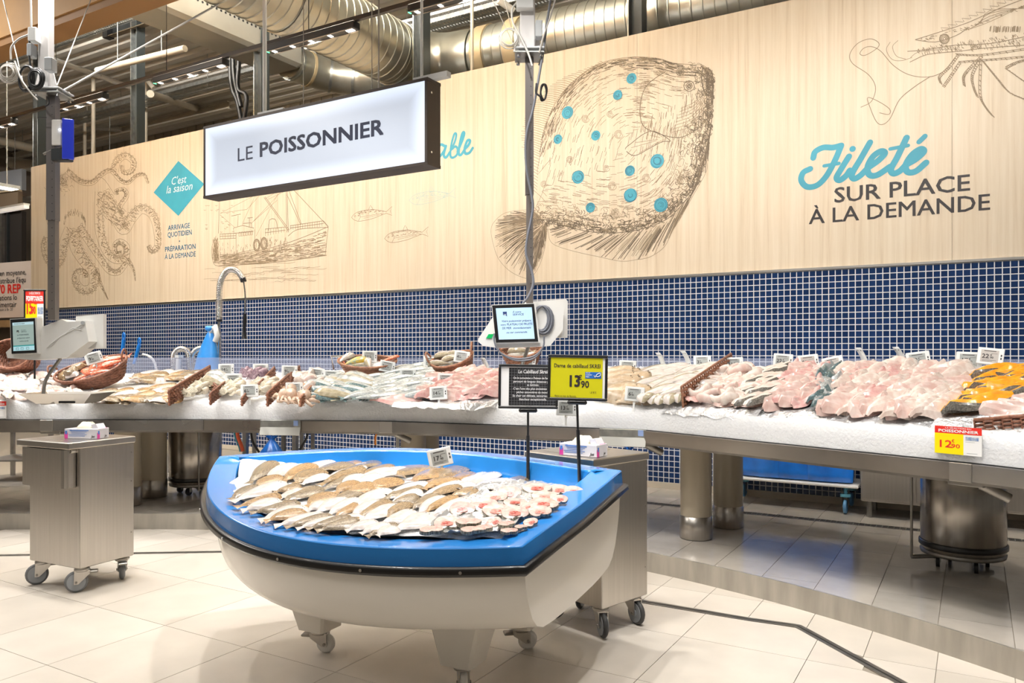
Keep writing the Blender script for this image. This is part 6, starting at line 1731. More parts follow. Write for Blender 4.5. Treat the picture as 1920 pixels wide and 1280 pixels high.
# outline: near stern corner -> bow -> far stern corner -> transom (slight ridge in the middle)
OUT = [(x, y) for x, y in side] + [(x, -y) for x, y in reversed(side[:-1])]
OUT += [(-.012 * (1 - abs(q)), -.5227 + .5227 * (1 + q)) for q in (-.66, -.33, 0, .33, .66)]
OUT = [Vector(p) for p in OUT]
NO = len(OUT)
def onorm(i):
    p = OUT[i]; a = (p - OUT[i - 1]).normalized(); c = (OUT[(i + 1) % NO] - p).normalized()
    n1 = Vector((-a.y, a.x)); n2 = Vector((-c.y, c.x)); n = n1 + n2
    return n * (1 / max(.35, n.length_squared)) * 1.0 * 1.0 if n.length > 1e-6 else n1
ONRM = []
area2 = sum(OUT[i - 1].x * OUT[i].y - OUT[i].x * OUT[i - 1].y for i in range(NO))
for i in range(NO):
    n = onorm(i) * 2 / 2
    a = (OUT[i] - OUT[i - 1]).normalized(); c = (OUT[(i + 1) % NO] - OUT[i]).normalized()
    n1 = Vector((-a.y, a.x)); n2 = Vector((-c.y, c.x)); m_ = (n1 + n2).normalized(); m_ = m_ / max(.45, m_.dot(n1))
    ONRM.append(m_ if area2 > 0 else -m_)             # points inwards
def ring_at(inset, dz):
    return [(OUT[i].x + ONRM[i].x * inset, OUT[i].y + ONRM[i].y * inset, rimz(OUT[i].x, OUT[i].y) + dz) for i in range(NO)]
def loft(b, rings, mi=0, sm=True, closed_profile=False):
    n = len(rings[0]); V_ = [p for r in rings for p in r]; K = len(rings)
    b.add(V_, [(k * n + i, k * n + (i + 1) % n, ((k + 1) % K) * n + (i + 1) % n, ((k + 1) % K) * n + i) for k in range(K if closed_profile else K - 1) for i in range(n)], mi, None, sm)
M_BOATB = mat('boat_blue', (.022, .235, .68), .22, coat=.5, spec=.5, var=.05, scale=2)
M_BOATW = mat('boat_white', (.8, .755, .68), .25, coat=.4)
boat = thing('display_boat', 'blue and white boat shaped fish display on castors in the foreground', 'boat', M=BM)
b = MB()
for prof in ([(-.006, -.075), (-.0035, -.04), (-.001, -.005)], [(-.001, -.005), (.0005, -.002), (.004, 0)], [(.004, 0), (.06, .0015), (.117, .001)], [(.117, .001), (.122, -.001), (.125, -.006)], [(.125, -.006), (.135, -.06), (.15, -.2), (.16, -.3)]):
    loft(b, [ring_at(i_, z_) for i_, z_ in prof])
b.build('gunwale', M_BOATB, boat)
b = MB(); loft(b, [ring_at(-.004, -.064), ring_at(-.02, -.062), ring_at(-.03, -.07), ring_at(-.026, -.078), ring_at(-.031, -.086), ring_at(-.022, -.097), ring_at(.0, -.098)]); b.build('rubber_bumper', M_RUBBER, boat)
b = MB()
for i in range(4, NO - 6, 7):
    p = ring_at(-.0305, -.078)[i]; n = ONRM[i]; b.cyl(p, (p[0] - n.x * .004, p[1] - n.y * .004, p[2]), .006, n=8)
tag(b.build('bumper_screws', M_CHROME, boat), kind='stuff')
HP = [(1.0, 1.0), (.997, .88), (.985, .74), (.96, .6), (.925, .45), (.875, .28), (.8, .14), (.7, .06), (.5, .02), (.3, .005), (0, 0)]
def keel(s_):
    z = .437 - .055 * math.sin(PI * min(1, s_ / 1.6))
    if s_ > 1.58: z += .42 * ((s_ - 1.58) / (BL - 1.58)) ** 2
    return z
b = MB(); rows = []
HS = [BL * (1 - (1 - k / 26) ** 1.6) for k in range(27)]
for s_ in HS:
    B_ = max(.0, beam(s_) - .022); zt = rimz(s_, B_) - .085; zu = rimz(s_, -B_) - .085; zk = min(keel(s_), zt - .02)
    pr = [(s_ * (1 - .012), f * B_, zk + t * (zt - zk) - (1 - t) * f * B_ * RHO * .55) for f, t in HP] + [(s_ * (1 - .012), -f * B_, zk + t * (zu - zk) + (1 - t) * f * B_ * RHO * .55) for f, t in reversed(HP[:-1])]
    rows.append(pr)
n = len(rows[0])
b.add([p for r in rows for p in r], [(i * n + k, i * n + k + 1, (i + 1) * n + k + 1, (i + 1) * n + k) for i in range(len(rows) - 1) for k in range(n - 1)], 0, None, True)
tr = rows[0]
b.add(tr, [tuple(range(n))], 0)
b.build('hull', M_BOATW, boat)
M_CWHITE = mat('castor_white', (.72, .7, .66), .35)
def castor(parent, c, r, w_, rz, mw, mt=None, name='castor', brake=True):
    ca = link(name, None, parent, c, (0, 0, rz))
    b = MB(); b.tube([(0, .03 + .0 + (r - .012) * math.cos(k * PI / 12), r + (r - .012) * math.sin(k * PI / 12)) for k in range(24)], .014, 8, closed=True); b.build('tyre', mt or mw, ca)
    b = MB(); b.cyl((-w_ / 2, .03, r), (w_ / 2, .03, r), r - .012, n=24); b.cyl((-w_ / 2 - .004, .03, r), (w_ / 2 + .004, .03, r), r * .3, n=14); b.build('wheel', mw, ca)
    b = MB(); tp = 2 * r + .012
    for s_ in (-1, 1):
        x0 = s_ * (w_ / 2 + .006); x1 = s_ * (w_ / 2 + .01)
        P = [(.018, r - .012), (.042, r - .012), (.04, tp - .01), (-.045, tp - .01), (-.04, tp - .03)]
        b.add([(x0, y, z) for y, z in P] + [(x1, y, z) for y, z in P], [(0, 1, 2, 3, 4), (9, 8, 7, 6, 5)] + [(k, (k + 1) % 5, 5 + (k + 1) % 5, 5 + k) for k in range(5)])
    b.box((0, 0, tp - .008), (w_ + .024, .085, .006)); b.build('fork', M_STEEL, ca)
    b = MB(); b.lathe([(.0, tp + .012), (.036, tp + .01), (.044, tp), (.04, tp - .012), (.0, tp - .012)], 18); b.build('swivel', M_STEEL, ca)
    b = MB(); b.cyl((-w_ / 2 - .016, .03, r), (w_ / 2 + .016, .03, r), .007, n=8); b.build('axle', M_STEELD, ca)
    if brake:
        b = MB(); b.bbox((0, -.06, tp - .02), (w_ + .02, .05, .012), .003, M=Matrix.Rotation(.0, 4, 'X')); b.build('brake_pedal', M_STEELD, ca)
    return ca
for k, (s_, y_, rz) in enumerate(((.5, .06, .6), (.48, -.46, 2.2), (1.32, .0, 1.9))):
    b = MB(); zt = .46
    T = [(-.15, -.12), (.13, -.12), (.13, .12), (-.15, .12)] ; Q = [(-.075, -.075), (.075, -.075), (.075, .075), (-.075, .075)]
    lv = [(zt, 1.0), (.3, .86), (.22, .45), (.16, .18), (.118, 0)]
    rings = []
    for z, f in lv:
        pts = []
        for (tx, ty), (qx, qy) in zip(T, Q):
            ff = f if tx > 0 else f * .7
            pts.append((s_ + qx + (tx - qx) * ff, y_ + qy + (ty - qy) * (f if (ty < 0) == (y_ > 0) else f * .3), z))
        rr = []
        for i in range(4):                            # small chamfers at the corners
            a = Vector(pts[i]); p_ = Vector(pts[i - 1]); q_ = Vector(pts[(i + 1) % 4]); e = .012
            rr += [a + (p_ - a).normalized() * e, a + (q_ - a).normalized() * e]
        rings.append(rr)
    loft(b, rings, 0, False); b.add(rings[-1], [tuple(range(8))], 0)
    b.build('leg', M_BOATW, boat)
    castor(boat, (s_, y_, 0), .045, .03, rz, M_CWHITE)

# ice in the boat
def bice(s_, y_):
    B_ = max(.05, beam(min(max(s_, 0), BL)) - .13); q = max(-1, min(1, y_ / B_)); f = max(0, min(1, s_ / BL))
    far = max(0, -q)
    return rimz(s_, y_) + .008 + .018 * (1 - q * q) - .07 * far ** 1.5 * (1 - .8 * f) - .03 * far - .012 * max(0, 1 - f / .2) 
b = MB(); rows = []
for i in range(49):
    s_ = .12 + (BL - .12 - .16) * i / 48; B_ = max(.02, beam(s_) - .128) if s_ < BL - .35 else max(.02, beam(s_ + .05) - .14); r = []
    for k in range(57):
        q = -1 + 2 * k / 56; y_ = q * B_
        z = bice(s_, y_) - .012 + .012 * noise.noise(Vector((s_ * 14, y_ * 14, 2))) + .006 * noise.noise(Vector((s_ * 45, y_ * 45, 5)))
        r.append((s_, y_, z))
    rows.append(r)
n = 57
b.add([p for r in rows for p in r], [(i * n + k, i * n + k + 1, (i + 1) * n + k + 1, (i + 1) * n + k) for i in range(48) for k in range(n - 1)], 0, None, True)
b.add([(s_, sg * max(.02, beam(s_) - .13), .45) for s_ in (.12, 1.6) for sg in (-1, 1)], [(0, 1, 3, 2)])
o = tag(b.build('boat_ice', M_ICE), 'crushed ice heaped inside the display boat', 'ice', kind='stuff'); o.matrix_world = BM
def bhit(px_, py_):
    r = ray(px_, py_); k = 1.8
    while k < 6:
        p = Vector((r.x * k, r.y * k, CH + r.z * k)); q = BMI @ p
        if q.z <= bice(q.x, q.y): break
        k += .02
    lo, hi = k - .02, k
    for _ in range(10):
        m = (lo + hi) / 2; q = BMI @ Vector((r.x * m, r.y * m, CH + r.z * m))
        if q.z <= bice(q.x, q.y): hi = m
        else: lo = m
    q = BMI @ Vector((r.x * hi, r.y * hi, CH + r.z * hi)); q.z = bice(q.x, q.y)
    return BM @ q
def binside(px_, py_, m=.15):                        # like bhit, but never beyond the far inner wall
    r = ray(px_, py_); k = 1.8
    while k < 6:
        q = BMI @ Vector((r.x * k, r.y * k, CH + r.z * k))
        if q.z <= bice(q.x, q.y) or (q.y < 0 and q.y < -(beam(max(0, q.x)) - m)): break
        k += .01
    return Vector((r.x * k, r.y * k, CH + r.z * k))
def bn(p):
    q = BMI @ p; e = .05
    dx = (bice(q.x + e, q.y) - bice(q.x - e, q.y)) / (2 * e); dy = (bice(q.x, q.y + e) - bice(q.x, q.y - e)) / (2 * e)
    return (BM.to_3x3() @ Vector((-dx, -dy, 1))).normalized()
for nm, ms, bends in (('sole_b', F_BROWN, (.0, .1, -.1, .16, -.06)), ('sole_w', [F_BELLY], (.0, .1, -.09, .15))):
    FISH[nm] = [flat_mesh('sole', m_, bend=bd_, hump=.06) for m_ in ms for bd_ in bends]
S3 = [('b', 660, 100, 350, 400, 180), ('w', 960, 130, 570, 370, 150), ('b', 760, 300, 400, 470, 110), ('b', 470, 440, 80, 620, 120), ('b', 1210, 140, 790, 390, 150), ('w', 1480, 100, 970, 240, 90), ('b', 1700, 130, 1250, 260, 130), ('b', 1320, 220, 950, 400, 150), ('w', 820, 390, 110, 650, 110),
      ('w', 1400, 280, 1060, 410, 100), ('b', 760, 560, 170, 730, 100), ('b', 1050, 430, 700, 520, 80), ('b', 1290, 450, 790, 660, 150), ('w', 1080, 480, 760, 600, 120), ('w', 780, 650, 240, 760, 90), ('b', 1030, 680, 370, 810, 90), ('w', 1140, 740, 480, 890, 120), ('b', 1120, 810, 560, 920, 90),
      ('w', 1400, 840, 700, 960, 90), ('b', 1480, 850, 850, 1000, 80), ('w', 1580, 880, 1000, 1010, 70), ('b', 1750, 880, 1150, 1040, 90), ('b', 1860, 920, 1280, 1060, 90), ('b', 1820, 390, 1540, 540, 120), ('b', 1540, 540, 1110, 710, 140), ('b', 1900, 480, 1450, 680, 90), ('w', 1420, 670, 1150, 770, 80), ('w', 1690, 610, 1240, 800, 110),
      ('w', 1840, 620, 1410, 850, 100), ('b', 1800, 680, 1540, 870, 100), ('w', 1920, 160, 1400, 310, 80), ('b', 1900, 190, 1310, 430, 110), ('b', 1900, 280, 1340, 480, 100), ('w', 1910, 290, 1600, 430, 100), ('w', 1900, 840, 1620, 960, 80)]
S4 = [('b', 370, 105, 0, 220, 80), ('w', 480, 130, 0, 290, 80), ('b', 610, 110, 220, 230, 100), ('b', 820, 160, 420, 280, 80), ('w', 880, 215, 390, 330, 100), ('w', 690, 300, 360, 400, 100), ('w', 980, 190, 680, 320, 130), ('b', 1290, 170, 890, 310, 150), ('b', 560, 400, 200, 570, 150), ('w', 740, 480, 310, 780, 170),
      ('b', 900, 350, 590, 500, 150), ('w', 1300, 400, 770, 560, 80), ('b', 1590, 210, 1110, 370, 150), ('b', 1820, 160, 1470, 340, 130), ('b', 1220, 440, 700, 640, 120), ('w', 1220, 500, 830, 670, 85), ('b', 1700, 340, 1240, 480, 120), ('b', 1200, 590, 830, 690, 80), ('w', 1800, 380, 1240, 570, 85), ('w', 1920, 390, 1740, 490, 110),
      ('b', 1450, 550, 1080, 770, 130), ('w', 1550, 590, 1190, 830, 110), ('b', 1720, 590, 1270, 810, 100), ('b', 1760, 440, 1330, 600, 90), ('w', 680, 660, 250, 860, 100), ('b', 810, 660, 350, 900, 110), ('w', 950, 720, 400, 930, 140), ('b', 1060, 690, 760, 880, 70), ('w', 1160, 790, 680, 970, 150), ('w', 1390, 850, 880, 1070, 170), ('w', 650, 960, 200, 1060, 100),
      ('w', 800, 980, 400, 1100, 70), ('b', 920, 970, 480, 1120, 80), ('w', 900, 1030, 620, 1130, 80), ('w', 1900, 640, 1400, 840, 130)]
S5 = [('b', 500, 205, 130, 350, 90), ('w', 650, 205, 350, 310, 70), ('w', 780, 220, 330, 390, 85), ('w', 930, 280, 510, 380, 90), ('w', 770, 320, 460, 500, 100), ('b', 1095, 260, 740, 400, 85), ('b', 540, 390, 270, 470, 80), ('w', 520, 500, 60, 690, 110)]
soles = []
for S_, ox, oy, k_ in ((S3, 420, 850, 7.385), (S4, 620, 850, 7.385), (S5, 800, 850, 6.0)):
    for c_, x1, y1, x2, y2, w_ in S_:
        soles.append((c_, ox + x1 / k_, oy + 4 + y1 / k_, ox + x2 / k_, oy + 4 + y2 / k_, w_ / k_))
info = []
for c_, x1, y1, x2, y2, w_ in soles:
    cx, cy = (x1 + x2) / 2, (y1 + y2) / 2; L = math.hypot(x2 - x1, y2 - y1); nx, ny = -(y2 - y1) / L, (x2 - x1) / L
    a, e = bhit(x1, y1), bhit(x2, y2); m1, m2 = bhit(cx + nx * w_ / 2, cy + ny * w_ / 2), bhit(cx - nx * w_ / 2, cy - ny * w_ / 2)
    d_ = (a - e).normalized(); v = m1 - m2; wid = (v - d_ * v.dot(d_)).length
    info.append((cy, cx, c_, a, e, max(.07, min(.135, wid))))
info.sort()
nb = 7; per = math.ceil(len(info) / nb)
for r_ in range(nb):
    for q, (cy, cx, c_, a, e, wid) in enumerate(sorted(info[r_ * per:(r_ + 1) * per], key=lambda t_: t_[1])):
        a, e = a + (a - e) * .06, e + (e - a) * .02
        lay('sole_' + c_, a, e, wid * 1.3, .18, .001 + .008 * R.random(), R.uniform(-.1, .05), (bn((a + e) / 2) - Vector((-.5075, .8616, 0)) * .14).normalized(),
            '%s, %s from left in %s row of the boat' % ('brown backed sole' if c_ == 'b' else 'white bellied sole', ORD[q], ORD[r_]), 'fish', 'soles in the boat', 'sole')
# foil and cod steaks
def bfoil():
    b = MB(); rows = []
    q = [bhit(*p) for p in ((905, 912), (1040, 902), (1100, 897), (955, 1003), (790, 1003))]
    c0 = [q[0], q[2], q[3], q[4]]
    for i in range(31):
        r = []
        for k in range(31):
            u, v = i / 30, k / 30
            p = c0[0].lerp(c0[1], u).lerp(c0[3].lerp(c0[2], u), v); l_ = BMI @ p
            p.z = (BM @ Vector((l_.x, l_.y, bice(l_.x, l_.y)))).z + .004 + .012 * noise.noise(Vector((u * 16, v * 16, 1))) + (.012 if i in (0, 30) or k in (0, 30) else 0)
            r.append(p)
        rows.append(r)
    b.add([p for r in rows for p in r], [(i * 31 + k, i * 31 + k + 1, (i + 1) * 31 + k + 1, (i + 1) * 31 + k) for i in range(30) for k in range(30)])
    tag(b.build('foil_sheet', M_FOIL), 'crumpled foil sheet under the cod steaks in the boat', 'foil')
bfoil()
def steak_meshes():
    def outl(s_, n=22):
        out = []
        for k in range(n):
            a = 2 * PI * k / n; r = 1.0
            dent = math.exp(-((a - 4.9) % (2 * PI) - 0) ** 2 / .1) + math.exp(-(((4.9 - a) % (2 * PI))) ** 2 / .1)
            r -= .38 * min(1, dent); r *= 1 + .05 * math.sin(3 * a + s_)
            out.append((r * math.cos(a), r * math.sin(a)))
        return out
    res = []
    for s_ in range(3):
        o_ = outl(s_)
        b = MB(); n = len(o_)
        V_ = [(0, .05, .34)] + [(x * .55, y * .55, .36 + .03 * math.sin(x * 5 + s_)) for x, y in o_] + [(x * .96, y * .96, .3) for x, y in o_]
        b.add(V_, [(0, 1 + k, 1 + (k + 1) % n) for k in range(n)] + [(1 + k, 1 + n + k, 1 + n + (k + 1) % n, 1 + (k + 1) % n) for k in range(n)], 0, None, True)
        fl_ = b.mesh('flesh', mat('steak_flesh', (.62, .46, .41), .25, col2=(.54, .29, .26), scale=3.0, coat=.4, lo=.3, hi=.6))
        b = MB(); V_ = [(x * .96, y * .96, .3) for x, y in o_] + [(x, y, .24) for x, y in o_] + [(x * 1.0, y, 0) for x, y in o_]
        b.add(V_, [(j * n + k, (j + 1) * n + k, (j + 1) * n + (k + 1) % n, j * n + (k + 1) % n) for j in (0, 1) for k in range(n)], 0, None, True)
        sk = b.mesh('skin', mat('cod_skin', (.4, .36, .27), .25, col2=(.1, .085, .06), scale=10, coat=.4, stretch=(1, 1, .1)))
        b = MB()
        for q in range(7):
            a = R.uniform(0, 6.3); rr = R.uniform(0, .3); c = (rr * math.cos(a), -.3 + rr * math.sin(a)); r = R.uniform(.04, .1)
            b.add([(c[0] + r * math.cos(k * .785) * R.uniform(.7, 1.3), c[1] + r * math.sin(k * .785), .385 + .004 * q) for k in range(8)], [tuple(range(8))])
        bl = b.mesh('blood_spots', mat('steak_blood', (.42, .035, .025), .25, coat=.4))
        b = MB(); b.add([(.44 * math.cos(k * .628) * (1 + .2 * math.sin(k * 2.3)), -.26 + .36 * math.sin(k * .628), .376) for k in range(10)], [tuple(range(10))]); bo = b.mesh('belly_lining', mat('steak_red', (.5, .15, .12), .25, coat=.4))
        res.append((fl_, sk, bl, bo))
    return res
STK = steak_meshes()
ST = [(760, 490, 130, 70, 1.2), (930, 430, 120, 80, -.6), (1240, 390, 150, 62, 0), (1490, 395, 110, 62, 0), (1650, 410, 100, 60, .3), (1320, 480, 130, 65, .2), (1500, 500, 80, 50, 0), (400, 620, 130, 82, .2), (650, 580, 140, 80, -.2), (990, 550, 120, 48, .2), (1310, 570, 150, 70, 0), (1150, 600, 100, 60, .9), (790, 650, 150, 80, -.3), (990, 670, 140, 80, 0),
      (1270, 650, 120, 65, .4), (230, 790, 140, 75, 0), (470, 790, 130, 75, -.2), (50, 880, 120, 70, .2), (760, 770, 85, 50, 3), (640, 850, 100, 50, 2), (1170, 770, 80, 45, 2.5), (930, 885, 90, 55, .5), (500, 875, 110, 50, 1), (900, 800, 90, 45, 2.2), (1060, 830, 70, 45, 1.5)]
ST = sorted(ST, key=lambda s_: s_[1])
camR = Vector((.8616, .5075, 0)); camF = Vector((-.5075, .8616, 0))
for q, (x, y, rx, ry, an) in enumerate(ST):
    px_, py_ = 800 + x / 6, 857 + y / 6
    p = bhit(px_, py_); d_ = p.dot(camF); r1 = rx / 6 * d_ / 1474 * 1.14
    want = ry / 6 * d_ / 1474; el = math.atan2(CH - p.z, d_)
    ti = max(.12, min(.75, math.asin(min(.95, want / (r1 * .8))) - el))
    if q >= 18: ti = .12
    up = Matrix.Rotation(ti, 3, camR) @ Vector((0, 0, 1))
    M = frame(p + Vector((0, 0, .004 + .0003 * q)), camR, up) @ Matrix.Rotation(an * .25, 4, 'Z') @ Matrix.Diagonal((r1, r1 * .8, r1 * 1.05 if q >= 18 else r1 * .8, 1))
    row = q // 5; col = sorted(ST[row * 5:row * 5 + 5], key=lambda s_: s_[0]).index((x, y, rx, ry, an))
    t = thing('cod_steak', 'pink cod steak with red centre, %s from left in %s row on the foil' % (ORD[col], ORD[row]) if q < 18 else 'cod tail slice showing dark skin, %s from left in %s row on the foil' % (ORD[col], ORD[row]), 'fish steak', M=M, group='cod steaks in the boat')
    fl_, sk, bl, bo = STK[q % 3]
    link('flesh', fl_, t); link('skin', sk, t)
    if q < 18: link('belly_lining', bo, t); link('blood_spots', bl, t)
price_tag(825, 857, '17', '90', 'price tag reading 17 stuck in the ice of the boat', -.2, -.12, binside(825, 880, .16).dot(camF), .12, .92)

# sign holders stuck into the boat
def board(name, lab, px_, ytop, ybot, wpx, basey, d_, roll, yaw):
    c = atd(px_, (ytop + ybot) / 2, d_); k = d_ / 1474; w_, h_ = wpx * k, (ybot - ytop) * k
    az = math.radians(30.5) + yaw
    M = Matrix.Translation(c) @ Matrix.Rotation(az, 4, 'Z') @ Matrix.Rotation(-.06, 4, 'X') @ Matrix.Rotation(roll, 4, 'Y') @ Matrix.Rotation(PI / 2, 4, 'X')
    t = thing(name, lab, 'sign', M=M)
    e = .012
    for c_, s_ in (((0, h_ / 2 - e / 2, 0), (w_, e, .014)), ((0, -h_ / 2 + e / 2, 0), (w_, e, .014)), ((-w_ / 2 + e / 2, 0, 0), (e, h_ - 2 * e, .014)), ((w_ / 2 - e / 2, 0, 0), (e, h_ - 2 * e, .014))):
        b = MB(); b.bbox(c_, s_, .003); b.build('frame', M_BLACK, t)
    b = MB(); b.bbox((0, -h_ / 2 - .008, 0), (.09, .02, .02), .006); b.build('clamp', M_BLACK, t)
    base = M.inverted() @ (atd(basey[0], basey[1], basey[2]) - Vector((0, 0, .06)))
    b = MB(); b.tube([(0, -h_ / 2 - .01, 0), base], .0055, 8); m_ = Vector((0, -h_ / 2 - .01, 0)).lerp(base, .3); b.tube([m_, base], .0085, 8); b.build('rod', M_BLACK, t)
    return t, w_, h_
t, w_, h_ = board('black_sign', 'black hand lettered sign about skrei cod on a thin rod in the boat', 990.5, 683, 766, 112, (990, 899, binside(990, 899).dot(camF)), binside(990, 899).dot(camF), .015, .05)
b = MB(); b.box((0, 0, -.002), (w_ - .02, h_ - .02, .004)); b.build('white_card', M_WHITE, t)
def slate():
    m = bpy.data.materials.new('slate_with_grid'); m.use_nodes = True; nt = m.node_tree; bs = nt.nodes['Principled BSDF']; bs.inputs['Roughness'].default_value = .4
    tc = nt.nodes.new('ShaderNodeTexCoord'); br = nt.nodes.new('ShaderNodeTexBrick'); br.offset = 0; br.inputs['Scale'].default_value = 1
    br.inputs['Brick Width'].default_value = .0135; br.inputs['Row Height'].default_value = .0135; br.inputs['Mortar Size'].default_value = .0007
    br.inputs['Color1'].default_value = br.inputs['Color2'].default_value = (.012, .012, .014, 1); br.inputs['Mortar'].default_value = (.16, .16, .17, 1)
    nt.links.new(tc.outputs['Object'], br.inputs['Vector']); nt.links.new(br.outputs['Color'], bs.inputs['Base Color']); return m
b = MB(); b.box((w_ * .075, 0, .001), (w_ * .8, h_ - .035, .002)); b.build('slate_print', slate(), t)
for s_, y_, hh, wd_ in (('Le Cabillaud Skre\u00ef', .3, .085, .5), ("On le surnomme \u00ab Poisson de l'amour", .17, .05, .66), ('parcourt de longues distances pour', .09, .05, .66), ('sa dulcin\u00e9e.', .015, .05, .2), ("C'est l'une des plus anciennes dans", -.07, .05, .66), ('p\u00eaches saisonni\u00e8res du monde.', -.15, .05, .55), ('Sa chair est d\u00e9licate, savoureuse, et', -.23, .05, .68), ('blancheur exceptionnelle.', -.31, .05, .46)):
    text(s_, hh * h_ / .72, M_WHITE, t, Matrix.Translation((w_ * (.075 - wd_ / 2), y_ * h_, .003)), bold=.01, shear=.12, width=wd_ * w_)
t, w_, h_ = board('yellow_sign', 'bright yellow price sign for skrei cod on a thin rod in the boat', 1083, 665, 751, 112, (1087, 897, binside(1087, 897).dot(camF)), min(binside(1087, 897).dot(camF), binside(990, 899).dot(camF) - .05), .022, -.03)
b = MB(); b.box((0, 0, -.002), (w_ - .02, h_ - .02, .004)); b.build('white_card', M_WHITE, t)
M_ACID = mat('print_acid_yellow', (.6, .56, .01), .35)
b = MB(); b.box((-.005, 0, .001), (w_ - .036, h_ - .028, .002)); b.build('yellow_print', M_ACID, t)
def yt(s_, x_, y_, hh, wd_=None, bold=.015, m=M_CHAR): text(s_, hh * h_ / .72, m, t, Matrix.Translation((x_ * w_, y_ * h_, .003)), bold=bold, width=wd_ * w_ if wd_ else None)
yt('Darne de cabillaud SKREI', -.4, .22, .085, .77); yt('13', -.17, -.19, .25, .16, .03); yt('90', .055, -.21, .15, .13, .02); yt('\u20ac', .005, -.04, .1, None, .02); yt('LE KG', .21, -.33, .04, .1, .005); yt('P\u00each\u00e9 en mer de Barents.', -.38, -.42, .04, .36, .005)
b = MB(); b.bbox((.26 * w_, .06 * h_, .0025), (.27 * w_, .14 * h_, .001), .0004); b.build('blue_label', mat('label_blue', (.02, .13, .45), .4), t)
yt('P\u00caCHE', .135, .095, .028, .07, .01, M_WHITE); yt('DURABLE', .135, .055, .028, .1, .01, M_WHITE); yt('MSC', .135, .012, .03, .06, .02, M_WHITE)
b = MB(); P = [Vector((.27 * w_, .06 * h_, .0036)), Vector((.29 * w_, .02 * h_, .0036)), Vector((.32 * w_, .08 * h_, .0036)), Vector((.37 * w_, .11 * h_, .0036)), Vector((.375 * w_, .06 * h_, .0036)), Vector((.34 * w_, .03 * h_, .0036)), Vector((.31 * w_, .04 * h_, .0036))]
b.tube(spline(P, 5), .0016, 5); b.build('fish_tick_mark', M_WHITE, t)

# ================================================================== STEEL TROLLEYS WITH GLOVE BOXES
def trolley(lab, P0, vd, ud, wheel, tyre, castors):
    x = dl(*vd).normalized(); M = frame(dl(*P0), x); t = thing('steel_trolley', lab, 'trolley', M=M)
    b = MB(); b.bbox((.183, .235, .505), (.366, .47, .71), .004); b.build('body', M_STEEL, t)
    b = MB(); b.bbox((.146, .232, .88), (.45, .485, .04), .005); b.build('worktop', M_STEELH, t)
    b = MB(); b.bbox((.15, .3, .9005), (.3, .2, .002), .0005); b.build('inset_panel', M_STEEL, t)
    # waste bin hung under the overhang, with rounded corner
    b = MB(); pl = [(-.004, .03), (-.004, .42), (-.075, .42), (-.075, .06), (-.068, .042), (-.05, .03)]
    b.prism(pl, .63, .855); b.build('hung_bin', M_STEEL, t)
    b = MB(); b.cyl((-.04, .03, .845), (-.0, .03, .845), .012, n=10); b.build('bin_rail', M_STEELH, t)
    b = MB()
    for z in (.3, .62, .8):
        b.cyl((.345, -.0005, z), (.345, -.003, z), .004, n=8)
    tag(b.build('rivets', M_STEELD, t), kind='stuff')
    for (cx, cy, rz) in castors: castor(t, (cx, cy, 0), .0625, .032, rz, wheel, tyre)
    return t
M_CG = mat('castor_grey', (.3, .32, .34), .4); M_CT = mat('castor_tyre', (.055, .055, .056), .5)
trolley('steel trolley with hung bin and grey wheels at the left', (4.62, -2.54), (.9, .44), None, M_CG, mat('castor_tyre_grey', (.17, .175, .18), .5), ((.05, .05, .9), (.32, .05, -.6), (.05, .42, 1.0), (.32, .42, -.8)))
trolley('steel trolley with black wheels standing behind the boat', (3.885, .444), (.68, .733), None, M_CG, M_CT, ((.05, .05, 2.6), (.32, .06, 2.9), (.05, .42, 3.6), (.32, .42, 2.0)))
M_CARTON = mat('glove_carton', (.7, .68, .72), .5); M_PINK = mat('carton_pink', (.75, .06, .35), .5); M_CBLUE = mat('carton_blue', (.08, .22, .6), .5)
M_GLOVE = mat('latex_glove', (.78, .74, .6), .5, bump=.3, scale=20)
